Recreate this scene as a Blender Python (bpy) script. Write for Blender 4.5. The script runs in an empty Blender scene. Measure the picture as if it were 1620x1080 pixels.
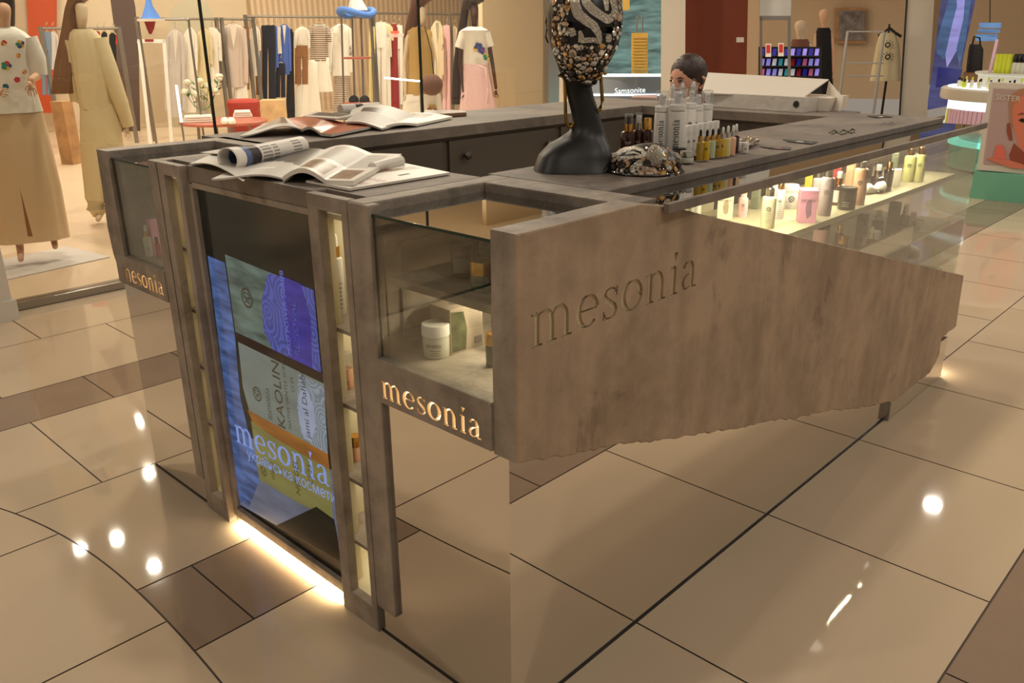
import bpy, bmesh, math, random
from mathutils import Vector, Matrix
PI = math.pi
C = bpy.context.scene.collection
sc = bpy.context.scene

# ------------------------------------------------------------------ camera, world, lights, exposure
FOC = 1324.56            # focal length in pixels of the 1620 px wide frame
CAM = Vector((0.0, 0.0, 1.3))
RW = Matrix(((0.68871103, -0.72498885, -0.00826377),
             (-0.25470138, -0.23125361, -0.93896165),
             (0.6788257, 0.64877803, -0.34392257)))      # world axes -> right, down, forward
cd = bpy.data.cameras.new('camera'); cam = bpy.data.objects.new('camera', cd); C.objects.link(cam)
cd.sensor_width = 36; cd.lens = FOC/1620*36; cd.clip_start = .05; cd.clip_end = 200
r0, r1, r2 = Vector(RW[0]), Vector(RW[1]), Vector(RW[2])
cam.matrix_world = Matrix.Translation(CAM) @ Matrix((( r0.x, -r1.x, -r2.x), (r0.y, -r1.y, -r2.y), (r0.z, -r1.z, -r2.z))).to_4x4()
sc.camera = cam
sc.view_settings.view_transform = 'Standard'; sc.view_settings.look = 'None'
sc.view_settings.gamma = 1; sc.view_settings.use_curve_mapping = False
sc.view_settings.exposure = 0.10
sc.cycles.max_bounces = 8; sc.cycles.transparent_max_bounces = 24
sc.cycles.diffuse_bounces = 3; sc.cycles.glossy_bounces = 5
sc.cycles.caustics_reflective = False; sc.cycles.caustics_refractive = False
sc.cycles.sample_clamp_indirect = 3.0
w = bpy.data.worlds.new('mall_air'); sc.world = w; w.use_nodes = True
w.node_tree.nodes['Background'].inputs[0].default_value = (1.0, .85, .69, 1)
w.node_tree.nodes['Background'].inputs[1].default_value = 0.27

def light(name, kind, loc, energy, col, size=.1, size_y=None, rot=(0, 0, 0), spot=None):
    l = bpy.data.lights.new(name, kind); l.energy = energy; l.color = col
    if kind == 'AREA':
        l.size = size
        if size_y: l.shape = 'RECTANGLE'; l.size_y = size_y
        else: l.shape = 'DISK'
    elif kind in ('POINT', 'SPOT'): l.shadow_soft_size = size
    if spot: l.spot_size = spot; l.spot_blend = .6
    o = bpy.data.objects.new(name, l); o.location = loc; o.rotation_euler = rot; C.objects.link(o)
    return o
WARM = (1.0, .84, .66); NEUT = (1.0, .90, .78)
# mall ceiling lamps: rows of recessed round lamps above the aisle
for (x, y, e) in ((-1.2, -.8, 26), (1.2, -1.6, 26), (3.6, -1.4, 30), (6.6, -.6, 34), (-1.6, 2.4, 26), (2.2, 1.8, 22), (5.2, 1.4, 26),
                  (2.3, 3.8, 20), (9.99, 2.45, 40), (8.2, -.8, 34)):
    light('ceiling_lamp_light', 'AREA', (x, y, 4.14), e, NEUT, .17)

# ------------------------------------------------------------------ pixel -> point on a plane of the place
def ray(px, py): return RW.transposed() @ Vector((px-810, py-540, FOC))
def at_z(px, py, z): d = ray(px, py); return CAM + d*((z-CAM.z)/d.z)
def at_x(px, py, x): d = ray(px, py); return CAM + d*((x-CAM.x)/d.x)
def at_y(px, py, y): d = ray(px, py); return CAM + d*((y-CAM.y)/d.y)
def at_d(px, py, dep): d = ray(px, py); return CAM + d*(dep/FOC)

# ------------------------------------------------------------------ materials
def lin(c): return tuple(((v/255)/12.92 if v/255 <= .04045 else ((v/255+.055)/1.055)**2.4) for v in c)
MATS = {}
def mat(name, rgb=(128, 128, 128), rough=.6, metal=0., emit=0., trans=0., ior=1.45, bump=0., bscale=40., var=0., vscale=6., spec=.5, coat=0., alpha=1.):
    if name in MATS: return MATS[name]
    m = bpy.data.materials.new(name); m.use_nodes = True; MATS[name] = m
    nt = m.node_tree; b = nt.nodes['Principled BSDF']; c = (*lin(rgb), 1)
    b.inputs['Base Color'].default_value = c; b.inputs['Roughness'].default_value = rough
    b.inputs['Metallic'].default_value = metal; b.inputs['Transmission Weight'].default_value = trans
    b.inputs['IOR'].default_value = ior; b.inputs['Specular IOR Level'].default_value = spec
    b.inputs['Coat Weight'].default_value = coat; b.inputs['Alpha'].default_value = alpha
    if emit: b.inputs['Emission Color'].default_value = c; b.inputs['Emission Strength'].default_value = emit
    if var or bump:
        tc = nt.nodes.new('ShaderNodeTexCoord')
    if var:
        n = nt.nodes.new('ShaderNodeTexNoise'); n.inputs['Scale'].default_value = vscale; n.inputs['Detail'].default_value = 6
        nt.links.new(tc.outputs['Object'], n.inputs['Vector'])
        r = nt.nodes.new('ShaderNodeMapRange'); r.inputs[3].default_value = 1-var; r.inputs[4].default_value = 1+var
        r.inputs[1].default_value = .25; r.inputs[2].default_value = .75
        nt.links.new(n.outputs['Fac'], r.inputs[0])
        mx = nt.nodes.new('ShaderNodeVectorMath'); mx.operation = 'SCALE'; mx.inputs[0].default_value = c[:3]
        nt.links.new(r.outputs[0], mx.inputs['Scale']); nt.links.new(mx.outputs[0], b.inputs['Base Color'])
    if bump:
        n2 = nt.nodes.new('ShaderNodeTexNoise'); n2.inputs['Scale'].default_value = bscale; n2.inputs['Detail'].default_value = 5
        nt.links.new(tc.outputs['Object'], n2.inputs['Vector'])
        bp = nt.nodes.new('ShaderNodeBump'); bp.inputs['Strength'].default_value = bump; bp.inputs['Distance'].default_value = .01
        nt.links.new(n2.outputs['Fac'], bp.inputs['Height']); nt.links.new(bp.outputs['Normal'], b.inputs['Normal'])
    return m

def concrete(name, base, stain, streak=.0, bump=.35):
    """troweled cement: cloudy two-tone, vertical wash marks, pits"""
    m = bpy.data.materials.new(name); m.use_nodes = True; MATS[name] = m
    nt = m.node_tree; N = nt.nodes; L = nt.links; b = N['Principled BSDF']; b.inputs['Roughness'].default_value = .62
    tc = N.new('ShaderNodeTexCoord')
    n1 = N.new('ShaderNodeTexNoise'); n1.inputs['Scale'].default_value = 3.2; n1.inputs['Detail'].default_value = 8; n1.inputs['Roughness'].default_value = .62; n1.inputs['Distortion'].default_value = .6
    L.new(tc.outputs['Object'], n1.inputs['Vector'])
    mp = N.new('ShaderNodeMapping'); mp.inputs['Scale'].default_value = (9, 9, 1.3); L.new(tc.outputs['Object'], mp.inputs['Vector'])
    n2 = N.new('ShaderNodeTexNoise'); n2.inputs['Scale'].default_value = 1.6; n2.inputs['Detail'].default_value = 5; L.new(mp.outputs[0], n2.inputs['Vector'])
    n3 = N.new('ShaderNodeTexNoise'); n3.inputs['Scale'].default_value = 26; n3.inputs['Detail'].default_value = 8; L.new(tc.outputs['Object'], n3.inputs['Vector'])
    add = N.new('ShaderNodeMath'); add.operation = 'MULTIPLY_ADD'; L.new(n2.outputs['Fac'], add.inputs[0]); add.inputs[1].default_value = streak; L.new(n1.outputs['Fac'], add.inputs[2])
    add2 = N.new('ShaderNodeMath'); add2.operation = 'MULTIPLY_ADD'; L.new(n3.outputs['Fac'], add2.inputs[0]); add2.inputs[1].default_value = .25; L.new(add.outputs[0], add2.inputs[2])
    r = N.new('ShaderNodeMapRange'); lo = .42+streak*.5+.125-.06; r.inputs[1].default_value = lo-.04; r.inputs[2].default_value = lo+.26
    L.new(add2.outputs[0], r.inputs[0])
    mx = N.new('ShaderNodeMix'); mx.data_type = 'RGBA'; mx.inputs[6].default_value = (*lin(stain), 1); mx.inputs[7].default_value = (*lin(base), 1)
    L.new(r.outputs[0], mx.inputs[0])
    n5 = N.new('ShaderNodeTexNoise'); n5.inputs['Scale'].default_value = 4.2; n5.inputs['Detail'].default_value = 10; n5.inputs['Roughness'].default_value = .68; n5.inputs['Distortion'].default_value = .4
    mp5 = N.new('ShaderNodeMapping'); mp5.inputs['Location'].default_value = (3.1, 1.7, .6); mp5.inputs['Scale'].default_value = (1.3, 1.3, .8); L.new(tc.outputs['Object'], mp5.inputs['Vector']); L.new(mp5.outputs[0], n5.inputs['Vector'])
    r5 = N.new('ShaderNodeMapRange'); r5.inputs[1].default_value = .60; r5.inputs[2].default_value = .67; r5.inputs[3].default_value = 1.; r5.inputs[4].default_value = .70; L.new(n5.outputs['Fac'], r5.inputs[0])
    sc5 = N.new('ShaderNodeVectorMath'); sc5.operation = 'SCALE'; L.new(mx.outputs[2], sc5.inputs[0]); L.new(r5.outputs[0], sc5.inputs['Scale']); L.new(sc5.outputs[0], b.inputs['Base Color'])
    n4 = N.new('ShaderNodeTexNoise'); n4.inputs['Scale'].default_value = 55; n4.inputs['Detail'].default_value = 6; L.new(tc.outputs['Object'], n4.inputs['Vector'])
    bp = N.new('ShaderNodeBump'); bp.inputs['Strength'].default_value = bump; bp.inputs['Distance'].default_value = .006
    L.new(n4.outputs['Fac'], bp.inputs['Height']); L.new(bp.outputs['Normal'], b.inputs['Normal'])
    return m

def glassy(name, tint=(235, 240, 235), base=.04, edge=.9, rough=0., blend=.5):
    """sheet glass: part see-through, part reflecting, more so at grazing angles"""
    m = bpy.data.materials.new(name); m.use_nodes = True; MATS[name] = m
    nt = m.node_tree; N = nt.nodes; L = nt.links; N.remove(N['Principled BSDF']); out = N['Material Output']
    t = N.new('ShaderNodeBsdfTransparent'); t.inputs[0].default_value = (*lin(tint), 1)
    g = N.new('ShaderNodeBsdfGlossy'); g.inputs['Roughness'].default_value = rough; g.inputs[0].default_value = (.9, .9, .88, 1)
    lw = N.new('ShaderNodeLayerWeight'); lw.inputs[0].default_value = blend
    r = N.new('ShaderNodeMapRange'); r.inputs[3].default_value = base; r.inputs[4].default_value = edge
    p = N.new('ShaderNodeMath'); p.operation = 'POWER'; p.inputs[1].default_value = 2.2
    L.new(lw.outputs['Facing'], p.inputs[0]); L.new(p.outputs[0], r.inputs[0])
    mx = N.new('ShaderNodeMixShader'); L.new(r.outputs[0], mx.inputs[0]); L.new(t.outputs[0], mx.inputs[1]); L.new(g.outputs[0], mx.inputs[2])
    L.new(mx.outputs[0], out.inputs[0])
    return m

CON = concrete('cement', (166, 153, 138), (116, 105, 94), .3, .5)
CONP = concrete('cement_side_warmlit', (176, 152, 126), (144, 122, 100), .5, .3)  # browner than the front cement: warm side light put into the colour
COND = concrete('cement_worktop', (134, 122, 110), (96, 87, 79), .1, .2)
mat('mirror', (236, 232, 226), .01, 1.0)
glassy('case_glass', (246, 249, 246), .04, .6)
glassy('top_glass', (120, 124, 118), .46, .95)
glassy('shop_glass', (240, 240, 236), .03, .6)
mat('glass_edge', (20, 52, 44), .1, 0., 0., 0., 1.45)
mat('cabinet', (92, 82, 72), .5, bump=.05)
mat('cabinet_dark', (60, 52, 46), .6)
mat('knob_metal', (96, 88, 80), .35, .6)
mat('black_plastic', (16, 15, 15), .35)
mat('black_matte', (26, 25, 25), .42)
mat('led', (255, 236, 190), .5, emit=9.)
mat('led_soft', (255, 232, 180), .5, emit=2.2)
mat('sign_glow', (255, 232, 190), .5, emit=1.5)
mat('brass_side', (226, 196, 150), .4, .3)
mat('cream_back', (214, 204, 170), .5)
mat('steel', (168, 164, 158), .3, .9)

# ------------------------------------------------------------------ mesh helpers
class MB:
    def __init__(s): s.v = []; s.f = []; s.m = []; s.cur = 0
    def add(s, vs, fs, mi=None, M=None):
        o = len(s.v); mi = s.cur if mi is None else mi
        for p in vs: s.v.append(tuple(M @ Vector(p)) if M else tuple(p))
        for q in fs: s.f.append(tuple(i+o for i in q)); s.m.append(mi)
        return s
    def box(s, x0, x1, y0, y1, z0, z1, mi=None, M=None, b=0.):
        if b > 0:
            bm = bmesh.new(); bmesh.ops.create_cube(bm, size=1)
            for v in bm.verts: v.co = Vector(((x0+x1)/2+v.co.x*(x1-x0), (y0+y1)/2+v.co.y*(y1-y0), (z0+z1)/2+v.co.z*(z1-z0)))
            bmesh.ops.bevel(bm, geom=bm.edges[:], offset=b, segments=2, affect='EDGES', profile=.6)
            bm.verts.index_update()
            s.add([v.co.copy() for v in bm.verts], [[v.index for v in f.verts] for f in bm.faces], mi, M); bm.free(); return s
        return s.add([(x0, y0, z0), (x1, y0, z0), (x1, y1, z0), (x0, y1, z0), (x0, y0, z1), (x1, y0, z1), (x1, y1, z1), (x0, y1, z1)],
                     [(0, 3, 2, 1), (4, 5, 6, 7), (0, 1, 5, 4), (1, 2, 6, 5), (2, 3, 7, 6), (3, 0, 4, 7)], mi, M)
    def lathe(s, prof, c=(0, 0, 0), n=20, mi=None, M=None, cap=True, sx=1., sy=1.):
        vs = []; fs = []
        for r, z in prof:
            for k in range(n):
                a = 2*PI*k/n; vs.append((c[0]+r*math.cos(a)*sx, c[1]+r*math.sin(a)*sy, c[2]+z))
        for i in range(len(prof)-1):
            for k in range(n):
                k2 = (k+1) % n; fs.append((i*n+k, i*n+k2, (i+1)*n+k2, (i+1)*n+k))
        if cap: fs.append(tuple(range(n))[::-1]); fs.append(tuple((len(prof)-1)*n+k for k in range(n)))
        return s.add(vs, fs, mi, M)
    def tube(s, pts, r, n=8, mi=None, M=None, closed=False):
        P = [Vector(p) for p in pts]; R = r if isinstance(r, (list, tuple)) else [r]*len(P)
        vs = []; fs = []; up = Vector((0, 0, 1)); m = len(P)
        for i, p in enumerate(P):
            a = P[(i-1) % m] if closed else P[max(i-1, 0)]; b = P[(i+1) % m] if closed else P[min(i+1, m-1)]
            t = (b-a); t = t.normalized() if t.length > 1e-9 else Vector((0, 0, 1))
            u = t.cross(up)
            if u.length < .05: u = t.cross(Vector((1, 0, 0)))
            u.normalize(); v = t.cross(u).normalized()
            for k in range(n):
                g = 2*PI*k/n; vs.append(p+(u*math.cos(g)+v*math.sin(g))*R[i])
        for i in range(m if closed else m-1):
            j = (i+1) % m
            for k in range(n):
                k2 = (k+1) % n; fs.append((i*n+k, i*n+k2, j*n+k2, j*n+k))
        if not closed: fs.append(tuple(range(n))[::-1]); fs.append(tuple((m-1)*n+k for k in range(n)))
        return s.add(vs, fs, mi, M)
    def prism(s, poly, fn, mi=None, M=None):
        """poly: 2-D points, fn(u, v, k) -> 3-D point, k = 0 / 1 for the two ends"""
        n = len(poly); vs = [fn(u, v, 0) for u, v in poly]+[fn(u, v, 1) for u, v in poly]
        fs = [tuple(range(n))[::-1], tuple(range(n, 2*n))]+[(i, (i+1) % n, n+(i+1) % n, n+i) for i in range(n)]
        return s.add(vs, fs, mi, M)
    def ball(s, c, r, n=12, mi=None, M=None):
        rx, ry, rz = r if isinstance(r, (tuple, list)) else (r, r, r); m = max(4, n//2)
        vs = [(c[0], c[1], c[2]-rz)]; fs = []
        for i in range(1, m):
            t = PI*i/m
            for k in range(n): vs.append((c[0]+rx*math.sin(t)*math.cos(2*PI*k/n), c[1]+ry*math.sin(t)*math.sin(2*PI*k/n), c[2]-rz*math.cos(t)))
        vs.append((c[0], c[1], c[2]+rz)); last = len(vs)-1
        for k in range(n):
            fs.append((0, 1+(k+1) % n, 1+k)); fs.append((last, last-n+k, last-n+(k+1) % n))
        for i in range(m-2):
            for k in range(n):
                a = 1+i*n+k; b = 1+i*n+(k+1) % n; fs.append((a, b, b+n, a+n))
        return s.add(vs, fs, mi, M)
    def grid(s, nu, nv, fn, mi=None, M=None):
        vs = [fn(i/nu, j/nv) for j in range(nv+1) for i in range(nu+1)]
        fs = [(j*(nu+1)+i, j*(nu+1)+i+1, (j+1)*(nu+1)+i+1, (j+1)*(nu+1)+i) for j in range(nv) for i in range(nu)]
        return s.add(vs, fs, mi, M)
    def build(s, name, mats, parent=None, smooth=False, world=True):
        me = bpy.data.meshes.new(name); me.from_pydata([tuple(v) for v in s.v], [], s.f)
        if not isinstance(mats, (list, tuple)): mats = [mats]
        for m in mats: me.materials.append(MATS[m] if isinstance(m, str) else m)
        for p, mi in zip(me.polygons, s.m): p.material_index = min(mi, len(mats)-1); p.use_smooth = smooth
        bm = bmesh.new(); bm.from_mesh(me); bmesh.ops.recalc_face_normals(bm, faces=bm.faces[:]); bm.to_mesh(me); bm.free()
        me.update()
        o = bpy.data.objects.new(name, me); C.objects.link(o)
        if parent:
            o.parent = parent
            if world: o.matrix_parent_inverse = inv(parent)
        if smooth: angle(o)
        return o
def inv(p):
    M = Matrix.Identity(4)
    while p: M = loc_m(p) @ M; p = p.parent
    return M.inverted()
def loc_m(o): return o.matrix_parent_inverse @ Matrix.LocRotScale(o.location, o.rotation_euler, o.scale)
def angle(o, a=math.radians(38)):
    me = o.data; bm = bmesh.new(); bm.from_mesh(me)
    for e in bm.edges:
        if len(e.link_faces) == 2: e.smooth = e.calc_face_angle(0) < a
    bm.to_mesh(me); bm.free()
def tag(o, label=None, cat=None, group=None, kind=None):
    if label: o['label'] = label
    if cat: o['category'] = cat
    if group: o['group'] = group
    if kind: o['kind'] = kind
    return o
def thing(name, label, cat, loc=(0, 0, 0), rz=0., group=None):
    o = bpy.data.objects.new(name, None); C.objects.link(o); o.location = loc; o.rotation_euler = (0, 0, rz)
    o.empty_display_size = .05
    return tag(o, label, cat, group)
def struct(o): o['kind'] = 'structure'; return o
def copy_tree(o, parent=None):
    c = o.copy(); C.objects.link(c); c.parent = parent
    for ch in [x for x in o.children]: copy_tree(ch, c)
    return c

# ------------------------------------------------------------------ the serif wordmark, letter by letter (x-height = 1)
def arc(cx, cy, rx, ry, a0, a1, n, wf): return [(cx+rx*math.cos(math.radians(a0+(a1-a0)*i/n)), cy+ry*math.sin(math.radians(a0+(a1-a0)*i/n)), wf(math.radians(a0+(a1-a0)*i/n), i/n)) for i in range(n+1)]
def stem(x, h=.95): return [[(x, 0, .14), (x, h, .14)], [(x-.17, .03, .06), (x+.17, .03, .06)]]
def archw(a, t): return .05+.09*t
GL = {
 'm': (1.52, stem(.24)+[[(.05, .93, .05), (.24, .96, .07)]]+[arc(.48, .62, .25, .35, 168, 0, 10, archw)+[(.73, 0, .14)], [(.56, .03, .06), (.90, .03, .06)], arc(.98, .62, .25, .35, 168, 0, 10, archw)+[(1.23, 0, .14)], [(1.06, .03, .06), (1.42, .03, .06)]]),
 'n': (1.02, stem(.24)+[[(.05, .93, .05), (.24, .96, .07)]]+[arc(.49, .60, .26, .37, 168, 0, 10, archw)+[(.75, 0, .14)], [(.58, .03, .06), (.94, .03, .06)]]),
 'e': (.86, [arc(.43, .5, .34, .47, 8, 318, 22, lambda a, t: .05+.11*abs(math.cos(a))*(1 if math.cos(a) < 0 else .6)), [(.12, .54, .055), (.76, .54, .055)]]),
 'o': (.92, [arc(.45, .5, .35, .46, 0, 360, 28, lambda a, t: .06+.10*abs(math.cos(a)))]),
 's': (.72, [[(.58, .80, .05), (.50, .92, .06), (.36, .97, .06), (.20, .92, .07), (.14, .78, .11), (.20, .64, .13), (.36, .52, .14), (.52, .40, .13), (.59, .25, .11), (.52, .09, .07), (.36, .03, .06), (.20, .06, .06), (.11, .20, .05)], [(.60, .68, .04), (.60, .98, .05)], [(.10, .30, .04), (.10, .02, .05)]]),
 'i': (.48, stem(.24)+[[(.06, .93, .05), (.24, .96, .07)], [(.24, 1.12, .02), (.27, 1.42, .17)]]),
 'a': (.86, [[(.14, .78, .12), (.22, .92, .08), (.38, .97, .06), (.52, .90, .10), (.57, .72, .14), (.57, .14, .14), (.64, .04, .07), (.80, .06, .05)], [(.55, .58, .05), (.34, .53, .06), (.18, .42, .10), (.12, .26, .13), (.17, .10, .10), (.30, .04, .06), (.44, .08, .05), (.56, .20, .05)]]),
}
def word_strokes(word, gap=.06):
    out = []; x = 0
    for ch in word:
        if ch == ' ': x += .5; continue
        wd, st = GL[ch]; out += [[(x+px, py, w_) for px, py, w_ in s] for s in st]; x += wd+gap
    return out, x-gap
def ribbon(st):
    L_, R_ = [], []
    for i, (x, y, w_) in enumerate(st):
        a = st[max(i-1, 0)]; b = st[min(i+1, len(st)-1)]
        if i == 0 or i == len(st)-1 or True:
            tx, ty = b[0]-a[0], b[1]-a[1]; l = math.hypot(tx, ty) or 1; nx, ny = -ty/l, tx/l
        L_.append((x+nx*w_/2, y+ny*w_/2)); R_.append((x-nx*w_/2, y-ny*w_/2))
    return L_, R_
def word(mb, text, o, u, v, h, n=None, dep=0., slant=0., bold=1., mi=None, wide=None, bend=None):
    """flat (dep=0) or solid letters; o origin, u/v unit directions, h x-height, n outward direction"""
    st, W = word_strokes(text); k = h if not wide else wide/W
    o, u, v = Vector(o), Vector(u), Vector(v); n = Vector(n) if n else u.cross(v)
    def P(x, y, q):
        if bend: return bend(x*k, y*h, q)
        return o+u*((x+slant*y)*k)+v*(y*h)+n*q
    for s in st:
        s = [(a, b, w_*bold) for a, b, w_ in s]
        A, B = ribbon(s); m = len(A)
        if dep == 0:
            mb.add([P(*p, 0) for p in A]+[P(*p, 0) for p in B], [(i, i+1, m+i+1, m+i) for i in range(m-1)], mi)
        else:
            a0, b0 = -dep[0], dep[1]
            vs = [P(*p, a0) for p in A]+[P(*p, a0) for p in B]+[P(*p, b0) for p in A]+[P(*p, b0) for p in B]
            fs = [(0, m, 3*m, 2*m), (m-1, 3*m-1, 4*m-1, 2*m-1)]; ms = 2
            for i in range(m-1):
                fs += [(i, i+1, m+i+1, m+i), (2*m+i, 3*m+i, 3*m+i+1, 2*m+i+1), (i, 2*m+i, 2*m+i+1, i+1), (m+i, m+i+1, 3*m+i+1, 3*m+i)]
            mb.add(vs, fs, mi)
    return W*k
def sans(text, o, u, v, size, name, m, parent, off=.0, shear=0.):
    """small print in plain sans letters, as a flat mesh"""
    cu = bpy.data.curves.new('t', 'FONT'); cu.body = text; cu.size = size; cu.shear = shear; cu.resolution_u = 3
    ob = bpy.data.objects.new('t', cu); me = bpy.data.meshes.new_from_object(ob)
    o, u, v = Vector(o), Vector(u), Vector(v); n = u.cross(v)
    for vt in me.vertices: vt.co = o+u*vt.co.x+v*vt.co.y+n*off
    me.materials.clear(); me.materials.append(MATS[m]); me.name = name
    bpy.data.objects.remove(ob); bpy.data.curves.remove(cu)
    r = bpy.data.objects.new(name, me); C.objects.link(r); r.parent = parent
    if parent: r.matrix_parent_inverse = inv(parent)
    return r
def carve(ob, cut, mats):
    """sink the letters in `cut` into ob (real cavities); the cutter is thrown away"""
    me = bpy.data.meshes.new('cut'); me.from_pydata([tuple(v) for v in cut.v], [], cut.f)
    for p, mi in zip(me.polygons, cut.m): p.material_index = mi
    bm = bmesh.new(); bm.from_mesh(me); bmesh.ops.recalc_face_normals(bm, faces=bm.faces[:]); bm.to_mesh(me); bm.free()
    for m in mats: me.materials.append(MATS[m] if isinstance(m, str) else m)
    c = bpy.data.objects.new('cut', me); C.objects.link(c)
    md = ob.modifiers.new('b', 'BOOLEAN'); md.object = c; md.operation = 'DIFFERENCE'; md.solver = 'EXACT'; md.use_self = True; md.material_mode = 'TRANSFER'
    bpy.context.view_layer.update()
    dg = bpy.context.evaluated_depsgraph_get(); new = bpy.data.meshes.new_from_object(ob.evaluated_get(dg))
    ob.modifiers.clear(); ob.data = new; bpy.data.objects.remove(c); return ob

# ================================================================== FLOOR AND CEILING
mat('tile', (202, 180, 152), .035, var=.05, vscale=1.5, bump=.008, bscale=2.2, spec=.5)
mat('tile_brown', (150, 128, 108), .05, var=.07, vscale=5, bump=.008, bscale=2.2, spec=.5)
mat('grout', (70, 56, 46), .6)
mat('ceiling_paint', (150, 145, 138), .8)
mat('lamp_face', (255, 240, 214), .5, emit=6.)
def arc_x(y):      # the curved joint where the floor pattern changes
    d = y-1.85
    return .618-.09*d*d if d < 0 else .618-.13*d*d-.09*d**3
def floor():
    mb = MB(); mb.box(-6, 22, -5, 4.62, -.06, -.002, mi=2)
    g = .0024
    def tile(x0, x1, y0, y1, mi):
        if y1-y0 < 2*g or x1-x0 < 2*g: return
        mb.add([(x0+g, y0+g, 0), (x1-g, y0+g, 0), (x1-g, y1-g, 0), (x0+g, y1-g, 0)], [(0, 1, 2, 3)], mi)
    rows = []; y = .015-1.57*3
    while y < 4.6:
        rows += [(y, y+.315, 1), (y+.315, y+.935, 0), (y+.935, y+1.57, 0)]; y += 1.57
    P = .643
    for y0, y1, mi in rows:
        y1 = min(y1, 4.62)
        if y0 >= y1: continue
        mid = (y0+y1)/2; first = .78 if mid > 2.53 else 1.10
        if mi == 1: first = .762 if mid > .5 and mid < 3 else 1.08
        if mid < .5: first = 1.688
        if 4.0 < mid: first = 1.13
        if .3 < mid < .93: first = 1.37
        arcy = mid < 3.2
        xs = [first+P*k for k in range(-14, 34)]
        for a, b in zip(xs, xs[1:]):
            if not arcy: tile(a, b, y0, y1, mi); continue
            lo = min(arc_x(y0), arc_x(y1), arc_x(mid)); 
            if b <= lo-.2: continue
            n = 8; ys = [y0+g+(y1-y0-2*g)*i/n for i in range(n+1)]
            l = [max(a+g, arc_x(q)+g) for q in ys]
            if all(q >= b-g for q in l): continue
            l = [min(q, b-g) for q in l]
            for i in range(n): mb.add([(l[i], ys[i], 0), (b-g, ys[i], 0), (b-g, ys[i+1], 0), (l[i+1], ys[i+1], 0)], [(0, 1, 2, 3)], mi)
    # tiles left of the curved joint run in their own rhythm
    ysl = [1.105-.6*k for k in range(9, 0, -1)]+[1.105, 1.73, 2.315, 2.93, 3.2]
    for y0, y1 in zip(ysl, ysl[1:]):
        n = 8; ys = [y0+g+(y1-y0-2*g)*i/n for i in range(n+1)]
        for k in range(11):
            r = [arc_x(q)-g-k*.9 if k == 0 else arc_x(1.75)-.25-(k-1)*.9-g for q in ys]
            l = arc_x(1.75)-.25-k*.9+g
            l = l-.0
            if k == 0: l = -.45
            else: r = [-.45-(k-1)*.9-g]*(n+1); l = -.45-k*.9+g
            for i in range(n): mb.add([(l, ys[i], 0), (r[i], ys[i], 0), (r[i+1], ys[i+1], 0), (l, ys[i+1], 0)], [(0, 1, 2, 3)], 0)
    struct(mb.build('floor', ['tile', 'tile_brown', 'grout']))
floor()
mb = MB(); mb.box(-6, 22, -5, 5.2, 4.2, 4.3); struct(mb.build('ceiling', 'ceiling_paint'))
k = 0
for (x, y) in ((-1.2, -.8), (1.2, -1.6), (3.6, -1.4), (6.6, -.6), (-1.6, 2.4), (2.2, 1.8), (5.2, 1.4), (2.3, 3.8), (9.99, 2.45), (8.2, -.8)):
    o = MB(); o.lathe([(.25, 0), (.25, .012), (.22, .02), (.22, .035)], (x, y, 4.165), 24)
    tag(o.build('ceiling_lamp', 'steel'), 'round recessed lamp in the mall ceiling above the aisle', 'lamp', 'recessed ceiling lamps')

# ================================================================== KIOSK
XF = .938; ZT = 1.006; YR = .885; YL = 2.525
def con_box(mb, *a, b=.004): mb.box(*a, b=b)
# ---- mirrored plinth
pl = thing('mirror_plinth', 'mirror-clad base under the cement kiosk, reflecting the beige floor tiles', 'plinth', (2.0, 1.7, 0))
m = MB(); m.box(.946, .958, .914, 1.329, .004, .66); m.build('front_mirror', 'mirror', pl)
m = MB(); m.box(.946, .958, 2.143, 2.505, .004, .66); m.build('front_mirror', 'mirror', pl)
m = MB(); m.box(.958, 2.872, .914, .926, .004, .70); m.build('side_mirror', 'mirror', pl)
m = MB(); m.box(2.872, 3.42, .898, .912, .004, .17); m.build('side_mirror', 'mirror', pl)
m = MB(); m.box(2.866, 2.874, .896, .915, 0, .17); m.build('corner_trim', 'steel', pl)
m = MB(); m.box(.958, 1.34, .926, 1.30, 0, .60); m.box(1.34, 3.3, .95, 1.30, 0, .42); m.box(1.19, 1.28, 1.30, 2.15, 0, .60); m.box(.958, 1.28, 2.15, 2.5, 0, .60); m.box(1.28, 3.3, 2.24, 2.50, 0, .60); m.build('core', 'cabinet_dark', pl)
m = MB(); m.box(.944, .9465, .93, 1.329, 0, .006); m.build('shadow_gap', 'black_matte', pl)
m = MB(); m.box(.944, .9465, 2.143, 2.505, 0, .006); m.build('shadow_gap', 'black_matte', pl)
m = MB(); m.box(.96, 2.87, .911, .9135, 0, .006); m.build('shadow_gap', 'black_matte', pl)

def case_sign(parent, y0, y1, z0, z1, base_y, tw, zb):
    """bottom rail of a display case with the backlit name cut into it"""
    rail = MB(); rail.box(.932, .962, y0, y1, z0, z1, b=.003)
    ro = rail.build('sign_rail', [CON, 'sign_glow', 'brass_side'], parent)
    cut = MB(); word(cut, 'mesonia', (.932, base_y, zb), (0, -1, 0), (0, 0, 1), .036, (-1, 0, 0), dep=(.007, .01), wide=tw, mi=1, bold=1.35)
    # end faces glow, side faces are brass
    for i, f in enumerate(cut.f):
        xs = [cut.v[q][0] for q in f]; cut.m[i] = 1 if max(xs)-min(xs) < 1e-6 else 2
    carve(ro, cut, [CON, 'sign_glow', 'brass_side'])
    return ro

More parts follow.
